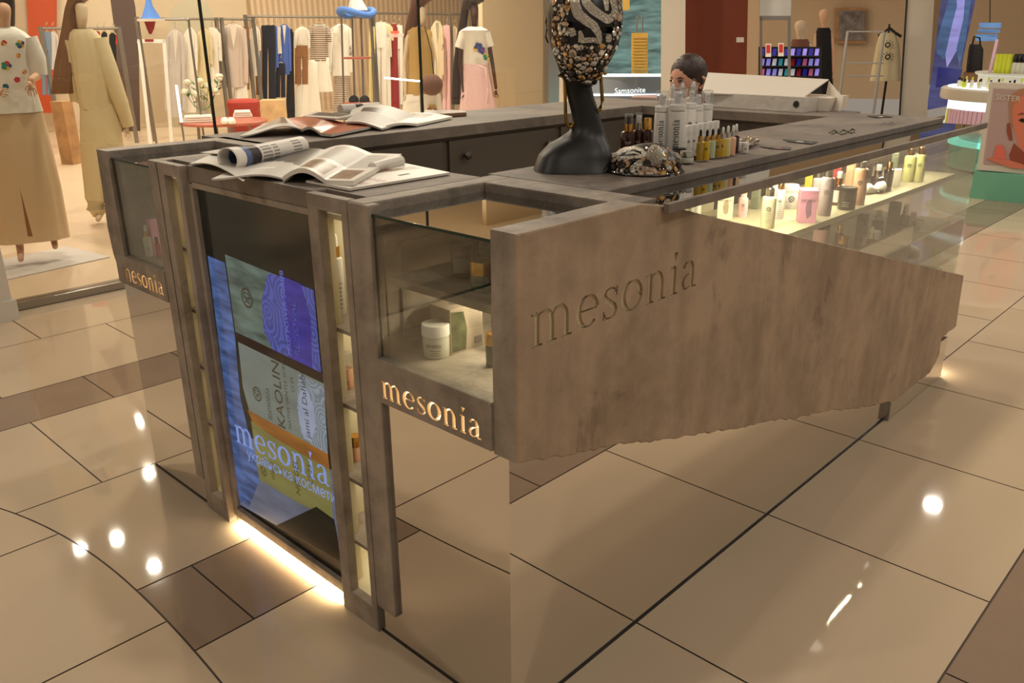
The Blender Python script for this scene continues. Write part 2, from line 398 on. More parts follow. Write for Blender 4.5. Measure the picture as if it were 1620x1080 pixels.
def display_case(right):
    if right:
        root = thing('display_case', 'cement display case at the near kiosk corner, glass topped, with long carved side panel', 'display case', (1.1, 1.1, 0))
        # carved side panel
        px = [(817, 371), (1018, 318), (1053, 322), (1525, 435.6), (1514.6, 503), (1513.3, 516), (1490, 535.4), (1486, 562.6), (1471.9, 588.5), (1414.8, 635), (1392.8, 639), (1350, 647), (1314, 649),
              (1254, 663.5), (1232, 663.5), (1194, 673), (1112, 686), (1069, 695), (1016, 701), (982, 701), (958, 709), (925, 716), (900, 721), (819, 735)]
        pts = [at_y(x, y, YR) for x, y in px]; pts = [(p.x, p.z) for p in pts]
        pts[0] = (XF, ZT); pts[1] = (1.275, ZT); pts[2] = (1.35, .992); pts[-1] = (XF, .601)
        rnd = random.Random(4); out = []
        for i, a in enumerate(pts):
            b = pts[(i+1) % len(pts)]; out.append(a)
            rough = 4 <= i <= 22; l = math.hypot(b[0]-a[0], b[1]-a[1]); n = int(l/.016) if rough else int(l/.07)
            for q in range(1, n):
                t = q/n; j = .0035 if rough else .0008
                out.append((a[0]+(b[0]-a[0])*t+rnd.uniform(-j, j)*.4, a[1]+(b[1]-a[1])*t+rnd.uniform(-j, j)))
        mb = MB(); mb.prism(out, lambda u, v, k: (u, YR if k == 0 else .943, v))
        po = mb.build('side_panel', [CONP, CON], root)
        po.data.materials.append(MATS['carved_face'])
        for p in po.data.polygons:
            c = p.center
            if abs(p.normal.y) < .5: p.material_index = 1
        bm = bmesh.new(); bm.from_mesh(po.data)
        es = [e for e in bm.edges if len(e.link_faces) == 2 and abs(e.verts[0].co.y-YR) < 1e-5 and abs(e.verts[1].co.y-YR) < 1e-5]
        bmesh.ops.bevel(bm, geom=es, offset=.0035, segments=2, affect='EDGES', profile=.55); bm.to_mesh(po.data); bm.free()
        cut = MB(); a = at_y(838, 553, YR); b = at_y(1103, 452, YR)
        word(cut, 'mesonia', (a.x, YR, a.z), (b-a).normalized(), (-.0, 0, 1), .062, (0, -1, 0), dep=(.006, .01), wide=(b-a).length, mi=2, bold=1.12)
        for i, f in enumerate(cut.f):
            ys = [cut.v[q][1] for q in f]; cut.m[i] = 2 if max(ys)-min(ys) < 1e-6 else 0
        carve(po, cut, [CONP, CON, 'carved_face'])
        y0, y1 = .943, 1.325; iy0, iy1 = .943, 1.262
        mb = MB(); mb.box(.935, .965, 1.262, 1.328, .075, 1.004, b=.004); mb.box(.962, .985, 1.245, 1.275, .098, .62, b=.003); mb.build('corner_post', CON, root)
        mb = MB(); mb.box(XF, 1.34, 1.278, 1.3275, .95, ZT, b=.004); mb.box(1.255, 1.34, .943, 1.278, .95, ZT, b=.004); mb.build('top_rim', CON, root)
        mb = MB(); mb.box(.962, 1.30, .943, 1.325, .672, .70, b=.002); mb.box(.966, 1.0, .943, 1.262, .62, .672); mb.build('floor_panel', CON, root)
        mb = MB(); mb.box(.968, 1.30, 1.262, 1.30, .70, .952); mb.box(1.262, 1.30, .943, 1.262, .70, .952)
        mb.box(1.0, 1.235, 1.255, 1.262, .728, .925, b=.002); mb.build('wall_panel', CON, root)
        case_sign(root, .943, 1.262, .606, .701, 1.2535, .287, .620)
        mb = MB(); mb.box(.955, 1.25, .946, 1.234, .853, .869, b=.001); mb.build('shelf', CON, root)
        mb = MB(); mb.box(1.12, 1.135, .96, 1.16, .8505, .853); mb.build('light_strip', 'led_soft', root)
        light('case_light', 'AREA', (1.127, 1.05, .849), 1.0, (1, .86, .62), .03, .2)
        mb = MB(); mb.box(.944, .949, .944, 1.262, .70, .984); mb.build('front_glass', 'case_glass', root)
        mb = MB(); mb.box(.944, 1.256, .943, 1.278, .9845, .9865); mb.build('top_glass', 'top_glass', root)
        mb = MB(); mb.box(.9425, .9435, .944, 1.262, .982, .9875); mb.build('glass_edge', 'glass_edge', root)
    else:
        root = thing('display_case', 'cement display case with glass top at the far left end of the kiosk front', 'display case', (1.1, 2.35, 0))
        prof = [(2.512, ZT), (2.518, .90), (2.53, .78), (2.521, .70), (2.497, .652), (2.44, .628), (2.44, ZT)]
        mb = MB(); mb.prism(prof, lambda u, v, k: (.935 if k == 0 else 1.33, u, v))
        mb.build('side_panel', CON, root)
        mb = MB(); mb.box(.935, .962, 2.132, 2.188, .09, 1.006, b=.004); mb.build('corner_post', CON, root)
        mb = MB(); mb.box(1.255, 1.33, 2.188, 2.44, .95, ZT, b=.004); mb.box(.962, 1.33, 2.146, 2.188, .95, ZT, b=.003); mb.build('top_rim', CON, root)
        mb = MB(); mb.box(.962, 1.30, 2.15, 2.45, .675, .705, b=.002); mb.build('floor_panel', CON, root)
        mb = MB(); mb.box(1.262, 1.30, 2.15, 2.44, .705, .95); mb.box(.99, 1.262, 2.15, 2.19, .705, .95); mb.build('wall_panel', CON, root)
        case_sign(root, 2.188, 2.505, .620, .708, 2.467, .262, .637)
        mb = MB(); mb.box(1.0, 1.25, 2.19, 2.31, .86, .872, b=.001); mb.build('shelf', CON, root)
        mb = MB(); mb.box(.944, .949, 2.188, 2.44, .70, .984); mb.build('front_glass', 'case_glass', root)
        mb = MB(); mb.box(.944, 1.256, 2.188, 2.44, .9845, .9865); mb.build('top_glass', 'top_glass', root)
        mb = MB(); mb.box(.9425, .9435, 2.188, 2.44, .982, .9875); mb.build('glass_edge', 'glass_edge', root)
        light('case_light', 'AREA', (1.13, 2.25, .857), .22, (1, .84, .62), .03, .1)
    return root
mat('carved_face', (220, 210, 172), .5, var=.08, vscale=9)
RC = display_case(True); LC = display_case(False)

def column(right):
    y0, y1 = (1.3295, 1.4657) if right else (2.0136, 2.1425)
    oy0, oy1 = (1.350, 1.429) if right else (2.036, 2.104)
    root = thing('display_column', ('narrow lit cement shelf column right of the screen, holding bottles and jars' if right else 'narrow lit cement shelf column left of the screen, with empty shelves'), 'shelf column', (.97, (y0+y1)/2, 0))
    mb = MB(); xf, xb = .935, .958
    mb.box(xf, xb, y0, oy0, 0, ZT, b=.003); mb.box(xf, xb, oy1, y1, 0, ZT, b=.003)
    mb.box(xf, xb, oy0-.002, oy1+.002, 0.0, .062, b=.002); mb.box(xf, xb, oy0-.002, oy1+.002, .975, ZT, b=.003)
    mb.build('frame', CON, root)
    yw = 1.545 if right else y1           # the chamber of the right column widens behind the screen edge
    mb = MB(); mb.box(1.17, 1.18, y0, yw, .03, .96); mb.box(xb, 1.17, y0, y0+.004, .03, .96); mb.box(.994, 1.17, yw-.004, yw, .03, .96); mb.box(xb, 1.17, y0, y1, .03, .055)
    if right: mb.box(xb, .994, y1-.004, y1, .03, .96); mb.box(.994, 1.17, y1, yw, .03, .055)
    else: mb.box(xb, .994, y1-.004, y1, .03, .96)
    mb.box(xb, .994, y0, y1, .955, .965); mb.box(.994, 1.17, y0, yw, .955, .965); mb.build('back_panel', 'cream_back', root)
    zs = (.715, .538, .352, .185) if right else (.78, .61, .445, .27)
    for z in zs:
        mb = MB(); mb.box(.966, 1.17, y0+.004, y1-.004, z-.009, z)
        if right: mb.box(.994, 1.17, y1-.004, 1.53, z-.009, z)
        mb.build('shelf', CON, root)
    for z in (.955,)+zs:
        mb = MB(); mb.box(1.10, 1.11, y0+.01, y1-.01, z-.012, z-.0095); mb.build('light_strip', 'led_soft', root)
        light('column_light', 'AREA', (1.08, (y0+yw)/2, z-.013), .17 if right else .10, (1, .86, .64), .05, .1)
    return root
CR = column(True); CL = column(False)

# ---- screen
scr = thing('digital_screen', 'upright video screen in the middle of the kiosk front, showing scrub jars', 'screen', (.97, 1.74, 0))
mb = MB(); mb.box(.953, .985, 1.4657, 1.482, .02, .96, b=.002); mb.box(.953, .985, 1.997, 2.0136, .02, .96, b=.002); mb.box(.953, .985, 1.482, 1.997, .018, .045, b=.002); mb.box(.953, .985, 1.482, 1.997, .952, .966, b=.002)
mb.build('screen_frame', CON, scr)
mb = MB(); mb.box(.966, .99, 1.482, 1.997, .045, .952); mb.build('screen_bezel', 'black_plastic', scr)
mb = MB(); mb.box(.972, .985, 1.50, 1.98, .010, .018); mb.build('light_strip', 'led', scr)
light('screen_under_light', 'AREA', (.957, 1.74, .017), 2.6, (1, .84, .54), .02, .49)

# ---- worktops
wt = thing('worktop', 'grey cement worktop running round the kiosk at counter height', 'worktop', (2, 1.8, 0))
mb = MB(); mb.box(.955, 1.30, 1.4657, 2.0136, .966, ZT, b=.003); mb.box(.985, 1.30, 1.3295, 1.4657, .987, ZT-.0005); mb.box(.985, 1.30, 2.0136, 2.146, .987, ZT-.0005)
mb.build('front_slab', COND, wt)
mb = MB(); mb.box(1.30, 3.33, 2.19, 2.61, .968, ZT, b=.003); mb.build('back_slab', COND, wt)
mb = MB(); mb.box(1.343, 3.33, 1.017, 1.355, .988, ZT, b=.003); mb.build('side_slab', COND, wt)
mb = MB(); mb.box(1.343, 3.33, 1.0175, 1.021, .9715, .9885); mb.build('slab_lip', 'cabinet_dark', wt)
mb = MB(); mb.box(3.13, 3.42, 1.355, 2.61, .968, ZT-.0008, b=.003); mb.build('end_slab', COND, wt)
mb = MB(); mb.box(1.277, 1.343, .90, 1.34, .958, ZT-.001, b=.003); mb.build('joint_slab', COND, wt)
# ---- cabinets inside
cb = thing('cabinet', 'dark grey cabinet under the far worktop with round-knobbed drawers', 'cabinet', (2.2, 2.35, 0))
mb = MB(); mb.box(1.29, 3.2, 2.215, 2.6, 0, .967); mb.build('body', 'cabinet', cb)
for (a, b, kn) in ((1.36, 1.97, ()), (2.0, 2.565, (2.07, 2.512)), (2.60, 3.11, (2.67,))):
    mb = MB(); mb.box(a, b, 2.205, 2.2155, .66, .955, b=.002); d = mb.build('drawer', 'cabinet', cb)
    for kx in kn:
        q = MB(); q.lathe([(.006, 0), (.006, .012), (.013, .016), (.015, .022), (.012, .029), (.004, .031)], (0, 0, 0), 16, M=Matrix.Translation((kx, 2.205, .90)) @ Matrix.Rotation(PI/2, 4, 'X'))
        q.build('knob', 'knob_metal', d, smooth=True)
ib = thing('cabinet', 'dark cabinet body under the end worktop, its face in shadow', 'cabinet', (3.2, 1.9, 0))
mb = MB(); mb.box(3.15, 3.38, 1.36, 2.2, 0, .967); mb.build('body', 'cabinet', ib)
mb = MB(); mb.box(3.145, 3.15, 1.50, 2.12, .3, .93); mb.build('door', 'cabinet', ib)
#fb = thing('cabinet', 'dark cabinet body behind the side showcase', 'cabinet', (2.3, 1.33, 0))
mb = MB(); mb.box(1.34, 3.15, 1.31, 1.35, 0, .6); mb.box(1.28, 1.298, 1.34, 2.19, 0, .965); mb.build('inner_panel', 'cabinet', wt)

# ---- long side showcase
sh = thing('showcase', 'long lit glass showcase along the kiosk side with two product shelves', 'showcase', (2.3, 1.1, 0))
mat('shelf_cement', (176, 168, 140), .55, var=.08, vscale=8)
mb = MB(); mb.box(1.34, 3.325, .868, .880, .979, .998, b=.0015); mb.build('edge_bar', COND, sh)
mb = MB(); mb.box(1.343, 3.33, .880, 1.016, .9855, .9875); mb.build('top_glass', 'top_glass', sh)
mb = MB(); mb.prism([(1.36, .978), (1.36, .975), (3.385, .436), (3.385, .978)], lambda u, v, k: (u, .903 if k == 0 else .907, v)); mb.build('front_glass', 'case_glass', sh)
mb = MB(); mb.box(3.381, 3.385, .907, 1.03, .425, .978); mb.build('end_glass', 'case_glass', sh)
mb = MB(); mb.box(1.345, 3.37, .957, 1.27, .79, .807, b=.001); mb.build('shelf', 'shelf_cement', sh)
mb = MB(); mb.box(1.345, 3.37, .945, 1.27, .620, .638, b=.001); mb.build('shelf', 'shelf_cement', sh)
mb = MB(); mb.box(1.345, 3.37, .945, 1.27, .43, .45, b=.001); mb.build('base_shelf', 'shelf_cement', sh)
mb = MB(); mb.box(1.345, 2.2, 1.27, 1.30, .45, .97); mb.build('back_panel', 'shelf_cement', sh)
mb = MB(); mb.box(1.36, 3.30, 1.027, 1.035, .981, .9865); mb.build('light_strip', 'led', sh)
mb = MB(); mb.box(1.36, 2.7, 1.15, 1.162, .785, .789); mb.build('light_strip', 'led_soft', sh)
light('showcase_light', 'AREA', (2.33, 1.031, .9795), 11.0, (1, .86, .62), 1.9, .012)
light('showcase_light', 'AREA', (1.95, 1.156, .783), 1.6, (1, .86, .62), 1.2, .02)
st = thing('ledge_block', 'low rough cement block at the foot of the kiosk end', 'ledge', (3.4, 1.1, 0))
mb = MB(); mb.box(3.24, 3.56, .955, 1.32, .085, .165, b=.012); mb.build('slab', CON, st)
mb = MB(); mb.box(3.28, 3.50, 1.0, 1.3, 0, .085); mb.build('foot', 'mirror', st)
light('plinth_light', 'POINT', (3.46, .94, .05), .6, (1, .84, .6), .012)

# ================================================================== PRODUCTS
mat('white_plastic', (238, 234, 226), .35); mat('cream_plastic', (236, 228, 190), .35); mat('black_cap', (18, 17, 17), .3)
mat('amber_glass', (58, 26, 16), .08, coat=.6); mat('dark_glass', (34, 24, 24), .08, coat=.6); mat('gold', (222, 168, 84), .18, 1.)
mat('silver', (205, 202, 196), .18, 1.); mat('clear_plastic', (240, 242, 244), .05, trans=.95); glassy('clear_cap', (246, 247, 250), .10, .7)
mat('oil_yellow', (214, 176, 40), .08, coat=.5); mat('oil_pale', (226, 214, 150), .08, coat=.5); mat('oil_green', (190, 206, 176), .08, coat=.5); mat('oil_amber', (176, 140, 48), .08, coat=.5)
mat('peach_liquid', (238, 186, 150), .1, coat=.5); mat('lavender_liquid', (190, 176, 178), .1, coat=.5); mat('lime_liquid', (226, 224, 150), .1, coat=.5)
mat('pink_carton', (236, 168, 196), .4); mat('pink_tube', (236, 190, 190), .35); mat('white_carton', (240, 232, 214), .45); mat('blob_brown', (176, 160, 128), .5)
mat('blob_mauve', (150, 112, 142), .5); mat('green_carton', (44, 54, 46), .4); mat('olive_carton', (124, 132, 112), .4); mat('red_carton', (176, 62, 66), .4)
mat('yellow_carton', (226, 208, 70), .4); mat('brown_carton', (66, 52, 48), .4); mat('ink', (44, 46, 44), .6); mat('ink_grey', (120, 116, 112), .6); mat('ink_white', (226, 224, 218), .5)
mat('ink_mauve', (168, 140, 160), .5); mat('green_glass', (96, 108, 92), .1, coat=.6); mat('sage_jar', (206, 204, 186), .15, coat=.5); mat('rubber_white', (240, 238, 226), .5)

def spot(px, by, ty, wpx, z):
    """where a thing standing on height z is, how tall and how wide, from its foot, top and breadth"""
    p = at_z(px, by, z); dep = r2.dot(p-CAM); r = wpx*dep/FOC/2
    h = at_x(px, ty, p.x).z-z
    d = Vector((p.x, p.y, 0)).normalized(); q = p+d*r*.9
    h = h*1.0
    return Vector((q.x, q.y, z)), h, r
def face_ang(p): return math.atan2(CAM.y-p.y, CAM.x-p.x)
def on_cyl(mb, text, p, r, z0, size, vert=True, turn=0., mi=None, bold=1., wide=None):
    """wordmark wrapped on a round body, facing the aisle"""
    a0 = face_ang(p)+turn
    st, W = word_strokes(text); k = (wide/W) if wide else size
    def B(x, y, q):
        if vert: s, t = -(y-size/2), x       # reads upwards
        else: s, t = x-W*k/2, y
        if vert: s = -s*-1
        a = a0+ (s/r)
        return Vector((p.x+(r+.0006)*math.cos(a), p.y+(r+.0006)*math.sin(a), z0+t))
    for s_ in st:
        s2 = [(a, b, w_*bold) for a, b, w_ in s_]; A, Bq = ribbon(s2); m = len(A)
        mb.add([B(x*k, y*size, 0) for x, y in A]+[B(x*k, y*size, 0) for x, y in Bq], [(i, i+1, m+i+1, m+i) for i in range(m-1)], mi)
def patch(mb, p, r, a0, half, z0, z1, n=8, mi=None):
    vs = []
    for i in range(n+1):
        a = a0-half+2*half*i/n; c, s = math.cos(a)*(r+.0004), math.sin(a)*(r+.0004)
        vs += [(p.x+c, p.y+s, z0), (p.x+c, p.y+s, z1)]
    mb.add(vs, [(2*i, 2*i+2, 2*i+3, 2*i+1) for i in range(n)], mi)
def roundel(mb, p, r, z, R, turn=0., mi=None, flat=None):
    """round emblem: a ring with two mirrored curls"""
    a0 = face_ang(p)+turn
    def P(x, y):
        a = a0+x/r; return (p.x+(r+.0007)*math.cos(a), p.y+(r+.0007)*math.sin(a), z+y)
    n = 18; vs = [P(R*math.cos(2*PI*i/n), R*math.sin(2*PI*i/n)) for i in range(n)]+[P(R*.72*math.cos(2*PI*i/n), R*.72*math.sin(2*PI*i/n)) for i in range(n)]
    mb.add(vs, [(i, (i+1) % n, n+(i+1) % n, n+i) for i in range(n)], mi)
    for sg in (-1, 1):
        pts = [(sg*R*.12, R*.42), (sg*R*.42, R*.30), (sg*R*.42, -.02*R), (sg*R*.10, -.05*R), (sg*R*.14, -.30*R), (sg*R*.38, -.36*R)]
        for a, b in zip(pts, pts[1:]):
            dx, dy = b[0]-a[0], b[1]-a[1]; l = math.hypot(dx, dy); nx, ny = -dy/l*R*.09, dx/l*R*.09
            mb.add([P(a[0]+nx, a[1]+ny), P(b[0]+nx, b[1]+ny), P(b[0]-nx, b[1]-ny), P(a[0]-nx, a[1]-ny)], [(0, 1, 2, 3)], mi)

def bottle(name, label, px, by, ty, wpx, z, body='white_plastic', top='cap', topm='silver', bf=.72, cat='bottle', group=None, wordm=None, vert=True, emblem=False, lines=0, lab=None, ink='ink', sx=1., n=20, tuck=.9):
    p, h, r = spot(px, by, ty, wpx, z); root = thing(name, label, cat, p, 0, group)
    hb = h*bf; b = MB(); r_ = r
    b.lathe([(r_*.96, 0), (r_, .003), (r_, hb-r_*.5), (r_*.93, hb-r_*.22), (r_*.62, hb), (r_*.55, hb)], p, n, sx=sx); b.build('body', body, root, True)
    tz = p.z+hb; th = h-hb
    if top == 'cap':
        c = MB(); c.lathe([(r_*.62, 0), (r_*.62, th*.96), (r_*.58, th)], (p.x, p.y, tz), 16); c.build('cap', topm, root, True)
    elif top == 'wide':
        c = MB(); c.lathe([(r_*.98, -h*.04), (r_*.98, th*.94), (r_*.92, th)], (p.x, p.y, tz), 20); c.build('cap', topm, root, True)
    elif top == 'spray':
        c = MB(); c.lathe([(r_*.58, 0), (r_*.58, th*.42)], (p.x, p.y, tz), 16); c.build('collar', topm if topm != 'black_cap' else 'gold', root, True)
        c = MB(); c.lathe([(r_*.40, th*.40), (r_*.40, th*.80), (r_*.34, th*.86)], (p.x, p.y, tz), 12); c.build('spray_head', 'white_plastic' if topm != 'black_cap' else 'black_cap', root, True)
        c = MB(); c.lathe([(r_*.54, th*.42), (r_*.54, th)], (p.x, p.y, tz), 16, cap=False); c.lathe([(.0001, th), (r_*.54, th)], (p.x, p.y, tz), 16, cap=False); c.build('clear_cap', 'clear_cap', root, True)
    elif top == 'foam':
        c = MB(); c.lathe([(r_*.98, -th*.02), (r_*.98, th*.22), (r_*.7, th*.26), (r_*.30, th*.28), (r_*.30, th*.42)], (p.x, p.y, tz), 18); c.build('collar', 'white_plastic', root, True)
        c = MB(); c.lathe([(r_*.46, th*.40), (r_*.46, th*.80), (r_*.40, th*.84)], (p.x, p.y, tz), 14)
        a = face_ang(p)+.5; c.tube([(p.x, p.y, tz+th*.76), (p.x+math.cos(a)*r_*.8, p.y+math.sin(a)*r_*.8, tz+th*.73)], r_*.18, 8); c.build('pump_head', 'white_plastic', root, True)
        c = MB(); c.lathe([(r_*.92, th*.24), (r_*.88, th*.97), (r_*.80, th), (.0001, th)], (p.x, p.y, tz), 18, cap=False); c.build('clear_cap', 'clear_cap', root, True)
    elif top == 'dropper':
        c = MB(); c.lathe([(r_*.62, 0), (r_*.62, th*.46)], (p.x, p.y, tz), 14); c.build('collar', 'gold' if topm == 'black_cap' else ('silver' if topm == 'rubber_white' else topm), root, True)
        c = MB(); c.lathe([(r_*.36, th*.44), (r_*.38, th*.80), (r_*.28, th*.95), (r_*.1, th)], (p.x, p.y, tz), 12); c.build('rubber_bulb', topm if topm in ('black_cap', 'rubber_white') else 'rubber_white', root, True)
    elif top == 'scoop':
        c = MB(); c.lathe([(r_*.98, -th*.02), (r_*.98, th*.20), (r_*.4, th*.24)], (p.x, p.y, tz), 18); c.build('collar', 'white_plastic', root, True)
        c = MB(); c.ball((p.x, p.y, tz+th*.60), (r_*.62, r_*.5, th*.40), 14); c.build('spatula_cap', 'clear_cap', root, True)
        c = MB(); c.ball((p.x, p.y, tz+th*.56), (r_*.46, r_*.3, th*.33), 12); c.build('pump_head', 'white_plastic', root, True)
    a0 = face_ang(p)
    if lab:
        q = MB(); patch(q, p, r_*1.0, a0, 1.0, p.z+hb*.15, p.z+hb*.72); q.build('label', lab, root)
    if wordm or emblem or lines:
        q = MB()
        if wordm: on_cyl(q, wordm, p, r_+.0005, p.z+hb*(.12 if vert else .55), r_*.62 if vert else r_*.26, vert, 0, bold=1.2, wide=(hb*.68 if vert else r_*1.3))
        if emblem: roundel(q, p, r_+.0005, p.z+hb*(.62), min(r_*.34, .007), turn=.25 if wordm else 0)
        for i in range(lines):
            zz = p.z+hb*(.48-.07*i); patch(q, p, r_+.0003, a0, .45-.08*(i % 3), zz, zz+hb*.012, 5)
        q.build('printing', ink, root)
    return root
def jar(name, label, px, by, ty, wpx, z, body='white_plastic', lid='white_plastic', lf=.36, emblem=False, wordm=None, lines=0, ink='ink', group=None, lab=None, cat='jar'):
    p, h, r = spot(px, by, ty, wpx, z); root = thing(name, label, cat, p, 0, group)
    hb = h*(1-lf); b = MB(); b.lathe([(r*.9, 0), (r*.97, .003), (r*.97, hb*.86), (r*.9, hb)], p, 26); b.build('body', body, root, True)
    c = MB(); c.lathe([(r, hb), (r, h-.0025), (r*.95, h), (r*.02, h)], p, 26); c.build('lid', lid, root, True)
    a0 = face_ang(p)
    if lab: q = MB(); patch(q, p, r*.975, a0, .8, p.z+hb*.2, p.z+hb*.75); q.build('label', lab, root)
    if emblem or wordm or lines:
        q = MB()
        if emblem: roundel(q, p, r, p.z+hb*.6, hb*.17, .2)
        if wordm: on_cyl(q, wordm, p, r*.975, p.z+hb*.55, r*.24, False, -.2, wide=r*1.1, bold=1.3)
        for i in range(lines): patch(q, p, r*.975, a0-.1, .4-.1*(i % 2), p.z+hb*(.4-.1*i), p.z+hb*(.42-.1*i), 5)
        q.build('printing', ink, root)
    return root
def carton(name, label, px, by, ty, wpx, z, m='white_carton', dfac=.9, rz=.3, wordm=None, blob=None, emblem=False, group=None, cat='box', ink='ink', lines=0):
    p, h, r = spot(px, by, ty, wpx, z); w_ = r*2/(1+.25*dfac); root = thing(name, label, cat, p, rz, group)
    d_ = w_*dfac; b = MB(); b.box(-w_/2, w_/2, -d_/2, d_/2, 0, h, b=.0012); b.build('body', m, root, world=False)
    # printing on the face that looks to the aisle (-y side) and on the -x side
    q = MB()
    if blob:
        rn = random.Random(int(px)); o = [(math.cos(t*PI/5)*w_*.3*rn.uniform(.75, 1.15)+w_*.05, math.sin(t*PI/5)*h*.30*rn.uniform(.8, 1.15)+h*.45) for t in range(10)]
        q2 = MB(); q2.add([(x, -d_/2-.0004, y) for x, y in o], [tuple(range(10))])
        q2.add([(-w_/2-.0004, -x*.6*dfac, y) for x, y in o], [tuple(range(10))]); q2.build('printed_shape', blob, root, world=False)
    if wordm:
        word(q, wordm, (-w_*.42, -d_/2-.0008, h*.66), (1, 0, 0), (0, 0, 1), h*.07, (0, -1, 0), wide=w_*.8, bold=1.3)
        word(q, wordm, (-w_/2-.0008, d_*.42, h*.66), (0, -1, 0), (0, 0, 1), h*.07, (-1, 0, 0), wide=d_*.8, bold=1.3)
    for i in range(lines):
        zz = h*(.36-.045*i); q.add([(-w_*.4, -d_/2-.0007, zz), (w_*(.1+.05*(i % 3)), -d_/2-.0007, zz), (w_*(.1+.05*(i % 3)), -d_/2-.0007, zz+h*.012), (-w_*.4, -d_/2-.0007, zz+h*.012)], [(0, 1, 2, 3)])
    if emblem:
        n = 16
        for rr, mi in ((h*.09, 0),):
            q.add([(rr*math.cos(2*PI*i/n), -d_/2-.0006, h*.75+rr*math.sin(2*PI*i/n)) for i in range(n)], [tuple(range(n))])
    if q.v: q.build('printing', ink, root, world=False)
    return root

SU, SL = .807, .638
TOP_SHELF = 'products on the top glass-front shelf'
# ---- top shelf of the side showcase, from the near end
bottle('tube_bottle', 'small white printed bottle at the near end of the lit shelf', 1100, 345, 296, 17, SU, 'white_plastic', 'cap', 'white_plastic', wordm='mesonia')
carton('gift_carton', 'cream carton printed with brown blot and split name, lit shelf near end', 1146, 348, 303, 36, SU, 'white_carton', .8, .5, 'mes onia', 'blob_brown')
bottle('tube_bottle', 'pale pink tube bottle beside the cream carton on the lit shelf', 1174, 344, 300, 15, SU, 'pink_tube', 'cap', 'pink_tube', emblem=True, lines=3)
carton('carton', 'grey green plain carton standing behind the pink tube', 1194, 331, 284, 22, SU, 'olive_carton', .6, .3)
bottle('lotion_bottle', 'cream lotion bottle with silver cap in front on the lit shelf', 1213, 362, 298, 22, SU, 'cream_plastic', 'cap', 'silver', bf=.80, emblem=True, lines=5)
bottle('lotion_bottle', 'white printed bottle with rose gold cap behind the cream lotion bottle', 1231, 347, 288, 15, SU, 'white_plastic', 'cap', 'gold', bf=.8, emblem=True, lines=6)
bottle('lotion_bottle', 'slim white bottle with white cap hidden behind the cream lotion bottle', 1222, 340, 290, 13, SU, 'white_plastic', 'cap', 'white_plastic', bf=.84, lines=5)
jar('cream_jar', 'large white cream jar with printed front on the lit shelf', 1248, 331, 293, 25, SU, 'white_plastic', 'white_plastic', .26, lines=4, emblem=True)
carton('carton', 'bright yellow upright carton behind the pink carton', 1276, 316, 268, 18, SU, 'yellow_carton', .6, .3)
carton('gift_carton', 'pink carton with mauve blot standing in the middle of the lit shelf', 1274, 353, 301, 38, SU, 'pink_carton', .85, .55, 'mesonia', 'blob_mauve', lines=5)
bottle('toner_bottle', 'smoky lavender toner bottle with silver cap on the lit shelf', 1303, 342, 268, 21, SU, 'lavender_liquid', 'cap', 'silver', bf=.84, emblem=True, ink='ink_grey')
bottle('toner_bottle', 'second smoky lavender bottle, behind the first near the yellow carton', 1290, 330, 272, 18, SU, 'lavender_liquid', 'cap', 'silver', bf=.84)
carton('carton', 'red carton behind the brown spray bottle', 1318, 312, 262, 22, SU, 'red_carton', .6, .2)
bottle('serum_bottle', 'brown glass spray bottle with gold collar beside the black jar', 1323, 325, 269, 21, SU, 'amber_glass', 'spray', 'gold', bf=.60, lab='ink_white')
carton('carton', 'salmon carton behind the peach toner bottle', 1341, 308, 258, 20, SU, 'peach_liquid', .6, .2)
jar('black_jar', 'black jar with white bar label in the middle of the lit shelf', 1338, 333, 297, 28, SU, 'dark_glass', 'black_cap', .12, lines=3, ink='ink_white')
bottle('toner_bottle', 'peach toner bottle with silver cap on the lit shelf', 1356, 325, 256, 21, SU, 'peach_liquid', 'cap', 'silver', bf=.86, emblem=True)
bottle('mist_bottle', 'squat dark bottle with clear capped white pump on the lit shelf', 1386, 300, 258, 21, SU, 'dark_glass', 'spray', 'silver', bf=.5)
bottle('mist_bottle', 'slim dark bottle with gold cap beside the small white carton', 1402, 303, 256, 14, SU, 'dark_glass', 'cap', 'gold', bf=.76)
carton('carton', 'small white carton with printed line behind the slim dark bottle', 1417, 296, 268, 17, SU, 'white_carton', .7, .4, lines=3)
carton('carton', 'tall dark brown carton behind the dark pump bottles', 1372, 294, 252, 18, SU, 'brown_carton', .6, .3)
carton('carton', 'muted green carton behind the gold capped slim bottle', 1411, 286, 243, 18, SU, 'olive_carton', .6, .3)
bottle('toner_bottle', 'left of two pale yellow bottles with gold caps at shelf far end', 1435, 288, 235, 18, SU, 'lime_liquid', 'cap', 'gold', bf=.80, emblem=True)
bottle('toner_bottle', 'right of two pale yellow bottles with gold caps at shelf far end', 1451, 288, 233, 17, SU, 'lime_liquid', 'cap', 'gold', bf=.80, emblem=True)
carton('clear_case', 'grey green carton behind the two pale yellow bottles', 1446, 277, 244, 34, SU, 'olive_carton', .5, .3)
jt = thing('face_roller', 'white wavy massage tool with dark head lying on the lit shelf', 'massage tool', at_z(1382, 306, SU))
q = MB(); P0 = at_z(1363, 308, SU); P1 = at_z(1398, 304, SU)
q.tube([P0+(P1-P0)*t+Vector((0, 0, .016+.004*math.sin(t*9))) for t in (0, .15, .3, .45, .6, .75, .9, 1)], [.011, .017, .016, .010, .012, .017, .018, .010], 12); q.build('handle', 'white_plastic', jt, True)
q = MB(); q.ball((P0.lerp(P1, .7).x, P0.lerp(P1, .7).y-.008, SU+.006), (.022, .012, .006), 12); q.build('brush_head', 'dark_glass', jt, True)
